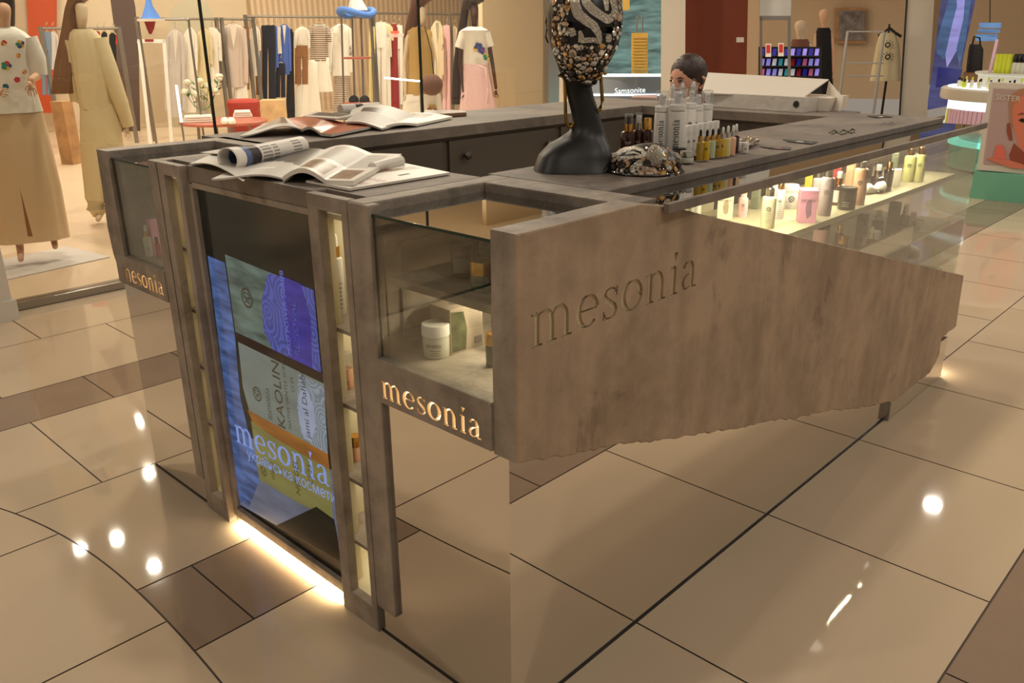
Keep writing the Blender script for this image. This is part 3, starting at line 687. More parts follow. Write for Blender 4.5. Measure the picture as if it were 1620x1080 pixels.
# ---- lower shelf
jar('black_jar', 'round mauve jar at the near end of the lower shelf', 1297, 389, 352, 25, SL, 'pink_tube', 'dark_glass', .3)
bottle('amber_bottle', 'slim amber bottle with gold cap on the lower shelf near end', 1325, 392, 356, 12, SL, 'amber_glass', 'cap', 'gold', bf=.66)
jar('amber_jar', 'amber jar with gold lid beside the dark carton, lower shelf', 1332, 398, 374, 15, SL, 'amber_glass', 'gold', .5)
carton('carton', 'dark brown carton leaning pages-side on the lower shelf', 1356, 394, 356, 22, SL, 'brown_carton', .6, .4)
bottle('dropper_bottle', 'amber dropper bottle with white bulb on the lower shelf', 1375, 401, 359, 14, SL, 'amber_glass', 'dropper', 'rubber_white', bf=.55)
jar('cream_jar', 'white jar behind the amber dropper bottle on the lower shelf', 1381, 394, 366, 17, SL, 'white_plastic', 'white_plastic', .3)
carton('carton', 'mauve brown carton behind the dark carton on the lower shelf', 1362, 372, 342, 26, SL, 'brown_carton', .6, .2)
bottle('amber_bottle', 'brown pump bottle with clear cap on the lower shelf', 1386, 373, 333, 17, SL, 'dark_glass', 'spray', 'silver', bf=.62)
carton('carton', 'large dark green carton on the lower shelf', 1409, 374, 322, 30, SL, 'green_carton', .7, .35)
bottle('amber_bottle', 'dark pump bottle with white pump in front of the pink carton', 1427, 373, 323, 16, SL, 'dark_glass', 'spray', 'silver', bf=.66, lab=None, lines=2, ink='ink_white')
carton('carton', 'small pink carton behind the silver lidded jar, lower shelf', 1443, 355, 337, 18, SL, 'pink_carton', .6, .3)
jar('silver_jar', 'small clear jar with silver lid at the far end of the lower shelf', 1449, 368, 349, 21, SL, 'sage_jar', 'silver', .4, emblem=True)
tw = thing('tissue_roll', 'beige wrapped paper bundle at the bottom of the showcase', 'paper bundle', at_z(1443, 412, .45))
q = MB(); a = at_z(1424, 412, .45); b = at_z(1464, 410, .45)
q.tube([a+(b-a)*t+Vector((0, .03, .028+.004*math.sin(t*14))) for t in [i/10 for i in range(11)]], [.012, .024, .027, .026, .028, .027, .029, .027, .026, .024, .012], 12); q.build('wrapping', 'white_carton', tw, True)

# ---- in the near display case
CZ = .70
jar('cream_jar', 'frosted jar with white lid in the near display case', 691, 569, 518, 45, CZ, 'sage_jar', 'white_plastic', .34, wordm='mesonia', lines=3)
cr = carton('soap_carton', 'taupe carton printed with green leaves behind the white lidded jar', 724, 560, 490, 80, CZ, 'brown_carton', .75, -.05)
mat('taupe_carton', (172, 156, 136), .4); mat('leaf_print', (84, 88, 58), .5, var=.75, vscale=38)
cr.children[0].data.materials[0] = MATS['taupe_carton']
bb = [v.co for v in cr.children[0].data.vertices]; W_ = max(v.x for v in bb); D_ = max(v.y for v in bb); H_ = max(v.z for v in bb)
q = MB(); q.add([(-W_*.95, -D_-.0005, .004), (-W_*.1, -D_-.0005, .004), (-W_*.0, -D_-.0005, H_*.5), (-W_*.2, -D_-.0005, H_*.9), (-W_*.95, -D_-.0005, H_*.95)], [(0, 1, 2, 3, 4)]); q.build('leaf_picture', 'leaf_print', cr, world=False)
q = MB()
for i in range(9): q.add([(W_*.12, -D_-.0006, H_*(.9-.05*i)), (W_*.9, -D_-.0006, H_*(.9-.05*i)), (W_*.9, -D_-.0006, H_*(.91-.05*i)), (W_*.12, -D_-.0006, H_*(.91-.05*i))], [(0, 1, 2, 3)])
q.box(W_*.45, W_*.9, -D_-.001, -D_, H_*.12, H_*.26)
q.lathe([(.009, 0), (.007, .0003)], (-W_*.2, 0, H_+.0005), 20); q.build('printing', 'ink_grey', cr, world=False)
jar('serum_jar', 'glass jar with gold lid at the right edge of the near case', 781, 582, 530, 26, CZ, 'green_glass', 'gold', .34)
carton('carton', 'dark green carton at right edge of the near case floor', 787, 560, 490, 20, CZ, 'green_carton', .7, .3)
CS = .869
jar('amber_jar', 'dark amber jar with black lid on the near case shelf', 731, 441, 389, 37, CS, 'amber_glass', 'black_cap', .18, lab='olive_carton')
jar('green_jar', 'sage green glass jar with gold lid on the near case shelf', 764, 465, 416, 41, CS, 'green_glass', 'gold', .42, wordm='mesonia', lines=2)
carton('carton', 'dark green carton behind the amber jar on the case shelf', 742, 424, 373, 44, CS, 'green_carton', .6, .5, lines=0)
carton('carton', 'second dark green carton behind the sage jar on the case shelf', 774, 438, 388, 34, CS, 'green_carton', .6, .5)
# ---- in the far-left display case
bottle('serum_bottle', 'small pearl bottle with gold pump in the far left case', 237, 406, 357, 13, .705, 'sage_jar', 'spray', 'gold', bf=.60, lines=3)
bottle('serum_bottle', 'second pearl bottle with gold pump, right behind the first, far left case', 244, 400, 356, 11, .705, 'sage_jar', 'spray', 'gold', bf=.60)
carton('gift_carton', 'pink carton behind the gold pump bottles in the far left case', 248, 404, 350, 16, .705, 'pink_carton', .6, .3)
bottle('amber_bottle', 'small red brown bottle beside the pink carton, far left case', 252, 409, 377, 8, .705, 'red_carton', 'cap', 'dark_glass')
# ---- in the lit column right of the screen
bottle('shampoo_bottle', 'white shampoo bottle with gold collar on the column top shelf', 540, 499, 374, 18, .715, 'white_plastic', 'dropper', 'gold', bf=.72, wordm='mesonia', vert=False, lines=6)
jar('peach_jar', 'peach scrub jar with clear domed lid on the column second shelf', 551, 617, 563, 20, .538, 'peach_liquid', 'clear_cap', .42, lines=2)
jar('gold_jar', 'small jar with gold lid on the column third shelf', 564, 731, 694, 19, .352, 'peach_liquid', 'gold', .4)

# ---- on the worktop: foam bottles, minis, droppers, ambers
Z = ZT
FO = 'white foam bottles grouped beside the tray'
for i, (px, by, ty, w_, tp, wm, em, ink, lb) in enumerate((
        (1044, 243, 144, 23, 'foam', 'mesonia', 0, 'ink', 'leftmost tall white foam bottle, name running up its front'),
        (1068, 245, 140, 27, 'foam', 'mesonia', 0, 'ink', 'broadest tall white foam bottle, second from left, name running up'),
        (1089, 236, 139, 17, 'foam', None, 1, 'ink', 'slim white foam bottle with emblem right of the broadest one'),
        (1100, 234, 145, 18, 'foam', None, 1, 'ink', 'white foam bottle with dark round emblem, fourth from left in front'),
        (1114, 232, 143, 19, 'foam', None, 1, 'ink_mauve', 'rightmost tall white foam bottle, with pale mauve emblem'),
        (1060, 226, 128, 20, 'scoop', None, 0, 'ink', 'white bottle with spatula cap, left one of the back row'),
        (1075, 224, 127, 20, 'scoop', None, 0, 'ink', 'white bottle with spatula cap, middle one of the back row'),
        (1092, 223, 124, 21, 'scoop', None, 0, 'ink', 'white bottle with spatula cap, right one of the back row'))):
    bottle('foam_bottle', lb, px, by, ty, w_, Z, 'white_plastic', tp, 'white_plastic', bf=.68 if tp == 'foam' else .62, group=FO, wordm=wm, emblem=bool(em), ink=ink)
MI = 'mini white bottles in a slanting row'
for i in range(8):
    t = i/7; bottle('mini_bottle', ('front' if i == 0 else 'rearmost' if i == 7 else ('second', 'third', 'fourth', 'fifth', 'sixth', 'seventh')[i-1])+' mini white bottle counted from the left in the slanting row',
           1072+58*t, 243-7*t, 201-10*t, 10.5, Z, 'white_plastic', 'wide', 'white_plastic', bf=.66, group=MI, emblem=True)
DR = 'dropper bottles at the front of the tray'
for i, (px, by, ty, bm_, tm, ad) in enumerate(((1105.7, 254, 205, 'oil_amber', 'black_cap', 'leftmost dropper bottle, amber oil and black bulb'), (1116, 253, 205, 'oil_yellow', 'black_cap', 'bright yellow dropper bottle with black bulb, second from left'),
        (1125, 250, 204, 'oil_green', 'black_cap', 'pale green dropper bottle with black bulb, third from left'), (1134, 249, 203, 'oil_amber', 'black_cap', 'amber dropper bottle with black bulb nearest the white bulbs'),
        (1141, 248, 201, 'oil_yellow', 'rubber_white', 'yellow dropper bottle with white bulb, beside the black bulbs'), (1149, 247, 199, 'oil_pale', 'rubber_white', 'pale dropper bottle with silver collar, second white bulb'),
        (1157, 245, 198, 'peach_liquid', 'rubber_white', 'pinkish dropper bottle with white bulb, third white bulb'), (1162, 241, 196, 'amber_glass', 'rubber_white', 'brown dropper bottle with white bulb at the right end of the row'))):
    bottle('dropper_bottle', ad, px, by, ty, 11.5, Z+.004, bm_, 'dropper', tm, bf=.60, group=DR, emblem=i in (1, 3, 4))
for px, by, ty, w_, tp, tm, lb in ((993, 241, 181, 24, 'spray', 'black_cap', 'amber spray bottle with black head and gold collar, leftmost'), (1009, 239, 179, 18, 'spray', 'silver', 'amber spray bottle with white head and silver collar, middle one'), (1023, 240, 187, 19, 'cap', 'gold', 'amber bottle with gold cap next to the foam bottles')):
    bottle('amber_bottle', lb, px, by, ty, w_, Z, 'amber_glass', tp, tm, bf=.56 if tp == 'spray' else .66, lines=2, ink='ink_white', group='amber bottles behind the jewelled mask')
jar('black_jar', 'flat black jar in front of the broad foam bottle', 1062, 250, 239, 23, Z, 'black_cap', 'black_cap', .4)
jar('black_jar', 'flat black jar behind the silver jar on the tray', 1075, 247, 235, 20, Z, 'black_cap', 'black_cap', .4)
jar('silver_jar', 'clear jar with ribbed silver lid on the near tray rim', 1086, 258, 240, 23, Z+.004, 'sage_jar', 'silver', .5)
jar('white_jar', 'small white jar, left one at the tray far end', 1169, 239, 225, 9, Z+.004, 'white_plastic', 'white_plastic', .35)
jar('white_jar', 'small white jar, right one at the tray far end', 1178, 241, 226, 12, Z+.004, 'white_plastic', 'white_plastic', .35, emblem=True)

# ---- silver tray with scalloped rim
mat('tray_silver', (186, 176, 160), .28, 1., bump=.3, bscale=120)
tr = thing('silver_tray', 'ornate silver tray with scalloped rim under the small bottles', 'tray', at_z(1142, 246, Z))
tc_ = at_z(1142, 244, Z); ax = (at_z(1222, 228, Z)-at_z(1062, 262, Z)); L_ = ax.length/2; ax.normalize(); ay = Vector((-ax.y, ax.x, 0)); tc_ = (at_z(1222, 228, Z)+at_z(1062, 262, Z))/2+ay*.075
n = 96
def tp_(k, f, z): 
    a = 2*PI*k/n; s = 1+.035*math.cos(12*a); return tc_+ax*(L_*f*s*math.cos(a))+ay*(.085*f*s*math.sin(a))+Vector((0, 0, z))
q = MB(); fr = [(.05, .0045), (.82, .0035), (.86, .003), (.93, .008), (1.0, .0125), (1.02, .012), (1.0, .010), (.9, .003), (.8, .0)]
vs = [tp_(k, f, z) for f, z in fr for k in range(n)]
q.add(vs, [(i*n+k, i*n+(k+1) % n, (i+1)*n+(k+1) % n, (i+1)*n+k) for i in range(len(fr)-1) for k in range(n)]+[tuple(range(n))]); q.build('plate', 'tray_silver', tr, True)
q = MB()
for k in range(0, n, 2): c = tp_(k, 1.0, .012); q.ball(c, .0042 if k % 8 else .0065, 8)
q.build('beaded_rim', 'tray_silver', tr, True)

# ================================================================== BUST WITH JEWELLED MASK
VU = Vector((r0.x, r0.y, 0)).normalized(); VF = Vector((-VU.y, VU.x, 0))        # sideways / away as seen from the aisle
bc = at_z(907, 272, ZT)+VF*.045; BD = r2.dot(bc-CAM); PXM = BD/FOC
def at_v(px, py, off=0.):
    """point of the upright plane through the bust's axis"""
    d = ray(px, py); t = (bc-CAM).dot(VF)/d.dot(VF); return CAM+d*t+VF*off
bust = thing('bust_stand', 'matte black bust stand with a long neck on the worktop corner, wearing a jewelled mask', 'bust', (bc.x, bc.y, ZT))
rows = [(287, 849, 968, .9), (283, 844, 971, .9), (265, 845, 970.5, .88), (245, 852, 967.5, .84), (228, 868, 963.5, .84), (218, 885, 960, .86), (207, 900, 957, .9), (195, 906, 953, .98),
        (175, 903, 946.5, 1.0), (155, 898, 940, 1.0), (138, 894, 936, 1.05), (125, 890, 942, 1.25), (110, 884, 955, 1.25), (95, 879, 965, 1.2), (75, 871, 975, 1.15), (50, 866, 981, 1.12), (25, 865, 983, 1.1), (0, 869, 980, 1.1), (-22, 878, 970, 1.1), (-42, 892, 955, 1.05), (-54, 910, 938, 1.0)]
q = MB(); n = 36; vs = []
for i, (py, l, r_, df) in enumerate(rows):
    c = at_v((l+r_)/2, py); hw = (at_v(r_, py)-at_v(l, py)).length/2
    c.z = max(c.z, ZT) if i else ZT
    if i == 0: c = Vector((c.x, c.y, ZT))
    pw = .62 if i < 5 else 1.0
    for k in range(n):
        a = 2*PI*k/n; ca, sa = math.cos(a), math.sin(a); ca = math.copysign(abs(ca)**pw, ca); sa = math.copysign(abs(sa)**pw, sa)
        vs.append(c+VU*(hw*ca)+VF*(hw*df*sa*(1 if sa < 0 or i > 10 else .8)))
m_ = len(rows)
q.add(vs, [(i*n+k, i*n+(k+1) % n, (i+1)*n+(k+1) % n, (i+1)*n+k) for i in range(m_-1) for k in range(n)]+[tuple(range(n))[::-1], tuple((m_-1)*n+k for k in range(n))])
q.build('figure', 'black_matte', bust, True)
# the mask: a shell in front of the face
hc = at_v(925, 42); HA = (at_v(985, 42)-at_v(866, 42)).length/2
HX, HY, HZ = HA*1.035, HA*1.24, (at_v(925, -50).z-at_v(925, 134).z)/2*1.03
hc.z = (at_v(925, -50).z+at_v(925, 134).z)/2
def hit(px, py, sc_=1.0, c=None, R3=None):
    c = c or hc; R3 = R3 or (HX, HY, HZ); d = ray(px, py); o = CAM-c
    f = lambda w_: Vector((w_.dot(VU)/R3[0], w_.dot(VF)/R3[1], w_.z/R3[2]))
    O, D = f(o)/sc_, f(d)/sc_; A, B_, C_ = D.dot(D), 2*O.dot(D), O.dot(O)-1; dis = B_*B_-4*A*C_
    if dis < 0: return None
    return CAM+d*((-B_-math.sqrt(dis))/(2*A))
def nrm(p, c=None, R3=None):
    c = c or hc; R3 = R3 or (HX, HY, HZ); w_ = p-c
    return (VU*(w_.dot(VU)/R3[0]**2)+VF*(w_.dot(VF)/R3[1]**2)+Vector((0, 0, w_.z/R3[2]**2))).normalized()
mk = thing('jewelled_mask', 'black mask crusted with gold and clear stones, worn upright by the bust', 'mask', hc)
LB = [(-48, 903, 948), (-30, 884, 968), (0, 873, 984), (25, 872, 985.5), (50, 872, 983), (70, 873, 979), (90, 877, 969), (105, 885, 961), (120, 893, 952), (130, 903, 944), (137, 914, 934)]
def bounds(y):
    for a, b in zip(LB, LB[1:]):
        if a[0] <= y <= b[0]: t = (y-a[0])/(b[0]-a[0]); return a[1]+(b[1]-a[1])*t, a[2]+(b[2]-a[2])*t
    return LB[-1][1:]
mat('mask_black', (22, 20, 19), .35); mat('rhinestone_pave', (214, 204, 186), .3, .4, bump=1.0, bscale=260, var=.45, vscale=330)
mat('stone_clear', (244, 240, 230), .06, .8, coat=1.); mat('stone_gold', (236, 190, 120), .08, .8, coat=1.); mat('stone_peach', (226, 196, 168), .08, .7, coat=1.); mat('stone_smoke', (52, 46, 44), .06, .3, coat=1.)
def eye(px, py): return ((px-909-(py-42)*.4)/15)**2+((py-42-(px-909)*.16)/6.2)**2 < 1 or ((px-960)/11.5)**2+((py-48)/5.6)**2 < 1
q = MB(); NU, NV = 70, 110; idx = {}; vs = []; fs = []
for j in range(NV+1):
    y = -48+185*j/NV; a, b = bounds(y)
    for i in range(NU+1):
        x = a+(b-a)*i/NU; p = hit(x, y, 1.0)
        if p is None: p = hit(max(870, min(x, 981)), y, 1.0)
        idx[i, j] = (len(vs), x, y) if p is not None else None
        vs.append(p if p is not None else hc)
for j in range(NV):
    for i in range(NU):
        c4 = [idx[i, j], idx[i+1, j], idx[i+1, j+1], idx[i, j+1]]
        if None in c4: continue
        x = sum(c[1] for c in c4)/4; y = sum(c[2] for c in c4)/4
        if eye(x, y): continue
        fs.append(tuple(c[0] for c in c4))
q.add(vs, fs); sh_ = q.build('shell', 'mask_black', mk, True)
md = sh_.modifiers.new('t', 'SOLIDIFY'); md.thickness = .003; md.offset = -1
def strokes_on(px_strokes, name, m, parent, hitf, lift=.0012):
    q = MB()
    for st in px_strokes:
        pts = []
        for a, b in zip(st, st[1:]):
            for t in range(6): pts.append(tuple(a[k]+(b[k]-a[k])*t/6 for k in range(3)))
        pts.append(st[-1]); A, B = ribbon(pts); vs = []
        for (ax_, ay_), (bx_, by_) in zip(A, B):
            for t in (0, .33, .67, 1):
                p = hitf(ax_+(bx_-ax_)*t, ay_+(by_-ay_)*t)
                if p is None: p = vs[-1] if vs else hc
                vs.append(p)
        q.add(vs, [(4*i+j, 4*i+j+1, 4*i+5+j, 4*i+4+j) for i in range(len(A)-1) for j in range(3)])
    o = q.build(name, m, parent); md = o.modifiers.new('t', 'SOLIDIFY'); md.thickness = lift; md.offset = 1; return o
c4 = lambda pts: [(860+x/7.714, y/7.714, w_*1.18/7.714) for x, y, w_ in pts]
strokes_on([c4([(390, -340, 60), (370, -100, 80), (385, 60, 105), (420, 170, 110), (520, 250, 100), (610, 310, 90), (665, 400, 70), (690, 500, 40), (685, 540, 15)]),
            c4([(500, -340, 50), (480, -120, 70), (520, 30, 90), (600, 120, 95), (700, 190, 90), (780, 240, 90), (860, 200, 80), (870, 110, 60), (840, 0, 60), (800, -160, 60), (760, -300, 50)]),
            c4([(690, -330, 50), (720, -120, 60), (760, 20, 55), (770, 130, 35)]),
            c4([(440, 375, 30), (460, 450, 60), (450, 520, 50)]), c4([(450, 500, 50), (540, 490, 55), (620, 490, 50), (690, 510, 50)]),
            c4([(340, 340, 50), (345, 390, 80), (365, 440, 60)]), c4([(795, 420, 50), (798, 470, 62), (790, 515, 45)])],
           'rhinestone_scrolls', 'rhinestone_pave', mk, lambda x, y: hit(x, y, 1.006), .0006)
def gem(mb, p, nn, rx, ry, ang, hh, kind):
    t = nn.cross(Vector((0, 0, 1)))
    if t.length < .1: t = VU.copy()
    t.normalize(); b = nn.cross(t); u = t*math.cos(ang)+b*math.sin(ang); v = nn.cross(u)
    m = 10 if kind < 2 else 8; pw = 1.0 if kind == 0 else (.75 if kind == 1 else .55)
    def ring(f, z):
        o = []
        for k in range(m):
            a = 2*PI*(k+.5)/m; ca, sa = math.cos(a), math.sin(a); ca = math.copysign(abs(ca)**pw, ca); sa = math.copysign(abs(sa)**pw, sa)
            o.append(p+u*(rx*f*ca)+v*(ry*f*sa)+nn*z)
        return o
    vs = ring(1, 0)+ring(1, hh*.35)+ring(.84, hh*.75)+ring(.55, hh)
    fs = [(i*m+k, i*m+(k+1) % m, (i+1)*m+(k+1) % m, (i+1)*m+k) for i in range(3) for k in range(m)]+[tuple(3*m+k for k in range(m))]
    mb.add(vs, fs)
STN = ['stone_clear', 'stone_gold', 'stone_peach', 'stone_smoke', 'stone_clear', 'stone_peach', 'stone_clear']
rnd = random.Random(11); placed = []
def pavedzone(x, y):
    X, Y_ = (x-860)*7.714, y*7.714
    return (300 < X < 870 and Y_ < 560) and not (X > 880) 
def scatter(parent, n_part, n_more, sample, hitf, nf, k_px, smallr):
    made = 0; tries = 0; out = []
    while len(out) < n_part+n_more and tries < 60000:
        tries += 1; x, y = sample(); big = len(out) < n_part
        r_ = (rnd.uniform(5.2, 6.8) if len(out) < 14 else rnd.uniform(3.5, 5.0)) if big else rnd.uniform(*smallr)
        r_ *= k_px
        if any((x-a)**2+(y-b)**2 < ((r_+c)*.86)**2 for a, b, c in placed): 
            if not (big and tries > 20000 and len(out) >= n_part*.8): continue
        p = hitf(x, y)
        if p is None: continue
        placed.append((x, y, r_)); out.append((x, y, r_, p))
    stuff = [MB() for _ in STN]
    for i, (x, y, r_, p) in enumerate(out):
        R_ = r_*PXM; k = rnd.randrange(len(STN)); asp = rnd.choice((1, .8, .62)); 
        if i < n_part:
            q = MB(); gem(q, p, nf(p), R_, R_*asp, rnd.uniform(0, PI), R_*.62, rnd.choice((0, 0, 1, 2))); q.build('gemstone', STN[k], parent)
        else: gem(stuff[0], p, nf(p), R_, R_*asp, rnd.uniform(0, PI), R_*.6, 0)
    if stuff[0].v:
        for i_ in range(len(stuff[0].m)): stuff[0].m[i_] = (i_//31) % 4
        o = stuff[0].build('small_stones', ['stone_clear', 'stone_gold', 'stone_smoke', 'stone_peach'], parent); o['kind'] = 'stuff'
def smp():
    while True:
        y = rnd.uniform(-40, 135); a, b = bounds(y); x = rnd.uniform(a+2, b-2)
        X, Y_ = (x-860)*7.714, y*7.714
        if Y_ < 560+.0*X and 300 < X < 845 and Y_ < 565: continue
        if Y_ > 300 and Y_ < 560 and 690 < X < 850: continue
        return x, y
scatter(mk, 100, 130, smp, lambda x, y: hit(x, y, 1.0), nrm, 1.0, (1.4, 2.6))
q = MB(); pts = [at_v(x, y, .03) for x, y in ((878, 8), (869, 18), (864.5, 35), (866, 42), (875, 40))]; q.tube(pts, .0022, 6); pts = [at_v(x, y, .03) for x, y in ((875, 40), (866, 46), (864, 58), (868, 68))]; q.tube(pts, .0022, 6); q.build('strap', 'black_plastic', mk, True)
mat('brass_old', (150, 118, 56), .25, 1.)
for nm, pts, lb in (('a', [(884, 118), (893, 122), (893.5, 145), (894, 175), (895.5, 192), (900, 201), (906, 199), (908, 192)], 'brass curved bar earring left of the black neck'), ('b', [(957, 117), (951, 112), (949.5, 122), (951, 140), (952, 158), (949, 170), (945.5, 176)], 'brass curved bar earring right of the black neck')):
    q = MB(); P3 = [at_v(x, y, -.012) for x, y in pts]; q.tube([P3[0].lerp(P3[1], .0)]+P3, .0042, 8)
    tag(q.build('bar_earring', 'brass_old', None, True), lb, 'earring')

# second mask, lying on its back by the tray
mc = at_z(1024, 276, ZT)+VF*.05; mc.z = ZT; R3 = ((at_z(1088, 270, ZT)-at_z(967, 270, ZT)).length/2*.98, .085, .062)
mk2 = thing('jewelled_mask', 'black jewelled mask lying on the worktop between bust and bottles', 'mask', mc)
q = MB(); 
def dome(u, v):
    a = 2*PI*u; t = v*PI/2
    return mc+VU*(R3[0]*math.cos(a)*math.cos(t))+VF*(R3[1]*math.sin(a)*math.cos(t))+Vector((0, 0, R3[2]*math.sin(t)*(1+.15*math.cos(a)*math.cos(t))))
q.grid(40, 12, dome); q.build('shell', 'mask_black', mk2, True)
q = MB(); rim = [mc+VU*(R3[0]*1.03*math.cos(2*PI*k/40))+VF*(R3[1]*1.04*math.sin(2*PI*k/40))+Vector((0, 0, .003)) for k in range(40)]; q.tube(rim, .003, 6, closed=True); q.build('rim', 'black_plastic', mk2, True)
h2 = lambda x, y, s=1.01: hit(x, y, s, mc, R3)
n2 = lambda p: nrm(p, mc, R3)
q = MB(); c = at_z(1036, 246, ZT+.045); q.ball(tuple(c), (.011, .020, .024), 16); q.build('nose', 'rhinestone_pave', mk2, True)
strokes_on([[(972, 247, 5), (985, 236, 5), (1003, 234, 5), (1016, 238, 5), (1019, 246, 6), (1005, 249, 5), (985, 250, 5), (975, 250, 4)], [(990, 243, 2.5), (1002, 241, 3), (1012, 244, 2)]], 'rhinestone_scrolls', 'rhinestone_pave', mk2, lambda x, y: h2(x, y, 1.02), .001)
placed = []
def smp2():
    while True:
        x = rnd.uniform(970, 1086); y = rnd.uniform(235, 281)
        if x < 1024 and y < 252: continue
        if y > 279-(abs(x-1030)/60)**2*5: continue
        return x, y
scatter(mk2, 60, 100, smp2, h2, n2, 1.0, (1.2, 2.4))

# ================================================================== MAGAZINES, CARDS, BOX
mat('page', (196, 190, 180), .45); mat('page_white', (232, 226, 214), .4); mat('print_grey', (120, 114, 108), .5); mat('print_photo', (128, 100, 76), .35, var=.5, vscale=40); mat('print_dark', (48, 42, 42), .35, var=.5, vscale=30)
mat('print_orange', (166, 74, 42), .3, var=.35, vscale=9); mat('print_blue', (86, 106, 146), .4, var=.4, vscale=40); mat('text_lines', (150, 145, 138), .5); mat('print_pink', (196, 160, 150), .4); mat('print_brown', (138, 108, 84), .35, var=.2, vscale=30)
def leaf(parent, name, quad, thick, hfn, paint, mats, nu=36, nv=24, edge='page'):
    """one page block: quad = four corners on the worktop, hfn(u, v) height above it, paint(u, v) -> print index"""
    a, b, c, d = [Vector((p.x, p.y, 0)) for p in quad]
    def P(u, v, k): w_ = (a*(1-u)+b*u)*(1-v)+(d*(1-u)+c*u)*v; return (w_.x, w_.y, ZT+.001+hfn(u, v)+k)
    q = MB(); o = 0; V = []
    for k in (thick, 0):
        for j in range(nv+1):
            for i in range(nu+1): V.append(P(i/nu, j/nv, k))
    N_ = (nu+1)*(nv+1); F = []; M_ = []
    for j in range(nv):
        for i in range(nu):
            s = j*(nu+1)+i; F.append((s, s+1, s+nu+2, s+nu+1)); M_.append(paint((i+.5)/nu, (j+.5)/nv)); F.append((N_+s, N_+s+nu+1, N_+s+nu+2, N_+s+1)); M_.append(0)
    ring = [i for i in range(nu+1)]+[j*(nu+1)+nu for j in range(1, nv+1)]+[nv*(nu+1)+i for i in range(nu-1, -1, -1)]+[j*(nu+1) for j in range(nv-1, 0, -1)]
    for i in range(len(ring)): s, t = ring[i], ring[(i+1) % len(ring)]; F.append((s, t, N_+t, N_+s)); M_.append(0)
    q.v = V; q.f = F; q.m = M_; return q.build(name, mats, parent, True)
Q = lambda *pts: [at_z(x, y, ZT) for x, y in pts]
rect = lambda u, v, u0, u1, v0, v1: u0 < u < u1 and v0 < v < v1
# 1 rolled magazine, left on the front worktop
m1 = thing('rolled_magazine', 'magazine curled into a roll on the front worktop, picture band near its open end', 'magazine', at_z(410, 262, ZT))
A, B = at_z(375, 273, ZT), at_z(489, 247, ZT); dd = (B-A); dl = dd.length; dd.normalize(); sd = Vector((-dd.y, dd.x, 0))
q = MB(); R_ = .0235; nS = 44; nL = 40; V = []; F = []; M_ = []
for j in range(nL+1):
    t = j/nL; fl = 1+.35*max(0, .35-t)
    for i in range(nS+1):
        s = i/nS; a = -PI*.55+s*2*PI*1.18; rr = R_*fl*(1+.10*s); zz = rr*math.sin(a)*.92; yy = rr*math.cos(a)
        p = A+dd*(dl*t)+sd*(R_+yy); p.z = ZT+R_*fl*1.0+zz+.003
        V.append(p)
for j in range(nL):
    for i in range(nS):
        s = j*(nS+1)+i; F.append((s, s+1, s+nS+2, s+nS+1)); t = (j+.5)/nL; u = (i+.5)/nS
        k = 0
        if .12 < t < .20: k = 1 if u < .45 or u > .75 else 1
        elif .20 <= t < .33: k = 2
        elif (.36 < t < .47 or .50 < t < .58 or .78 < t < .9) and .5 < u < .85 and i % 2: k = 3
        M_.append(k)
q.v = V; q.f = F; q.m = M_; o = q.build('cover', ['page_white', 'print_blue', 'print_dark', 'text_lines'], m1, True); md = o.modifiers.new('t', 'SOLIDIFY'); md.thickness = .0022; md.offset = 0
leaf(m1, 'loose_page', Q((300, 262), (385, 290), (410, 268), (345, 250)), .0015, lambda u, v: .002+.016*math.sin(PI*u)*(1-v)+.012*v*(1-u), lambda u, v: 0, ['page', 'print_grey'])
leaf(m1, 'loose_page', Q((318, 250), (370, 262), (400, 255), (352, 244)), .0015, lambda u, v: .012+.012*u, lambda u, v: 1 if u > .5 else 0, ['page', 'print_grey'])
# 2 big open magazine
m2 = thing('open_magazine', 'large open magazine on the front worktop, pictures along the page foot', 'magazine', at_z(500, 275, ZT))
leaf(m2, 'left_pages', Q((335, 287), (448, 287), (520, 244), (420, 252)), .004, lambda u, v: .001+.016*math.sin(PI*min(1, max(0, u))*.98)*u+.004*v, lambda u, v: 1 if (v > .35+.3*(1-u) and u > .15) else (2 if rect(u, v, .35, .72, .22, .26) else 0), ['page', 'print_dark', 'ink_white', 'print_photo'])
leaf(m2, 'right_pages', Q((448, 289), (560, 300), (636, 255), (512, 245)), .010, lambda u, v: .002+.022*math.sin(PI*min(1, u*1.6))*(1-.2*v)*(1 if u < .62 else 1)+.010*max(0, u-.5),
     lambda u, v: 1 if rect(u, v, .2, .56, .05, .33) or rect(u, v, .6, .93, .05, .33) else (2 if (v > .4 and int(v*60) % 2 and rect(u, v, .22, .9, .42, .92)) else 0), ['page_white', 'print_photo', 'text_lines'], nv=60)
# 3 catalogue lying under it, brown soil picture
m3 = thing('catalogue', 'flat catalogue with brown picture and round emblem, under the open magazine', 'magazine', at_z(600, 285, ZT))
leaf(m3, 'cover', Q((484, 290), (553, 303), (712, 277), (640, 262)), .005, lambda u, v: .0005, lambda u, v: 1 if (.18+.10*math.sin(v*9) < u*1.0 < .42+.08*math.sin(v*7+1) and .0 < v < .95) else (2 if rect(u, v, .66, .74, .6, .72) else 3 if rect(u, v, .55, .95, .15, .45) and math.sin(u*60)+math.sin(v*40) > .5 else 0), ['page_white', 'print_brown', 'ink', 'print_pink'], nu=60, nv=60)
m4 = thing('rolled_magazine', 'small white rolled brochure end behind the open magazine corner', 'magazine', at_z(610, 268, ZT))
q = MB(); a = at_z(590, 276, ZT)+Vector((0, 0, .014)); b = at_z(634, 264, ZT)+Vector((0, 0, .014)); q.tube([a, a.lerp(b, .5), b], .013, 16); q.build('cover', 'page_white', m4, True)
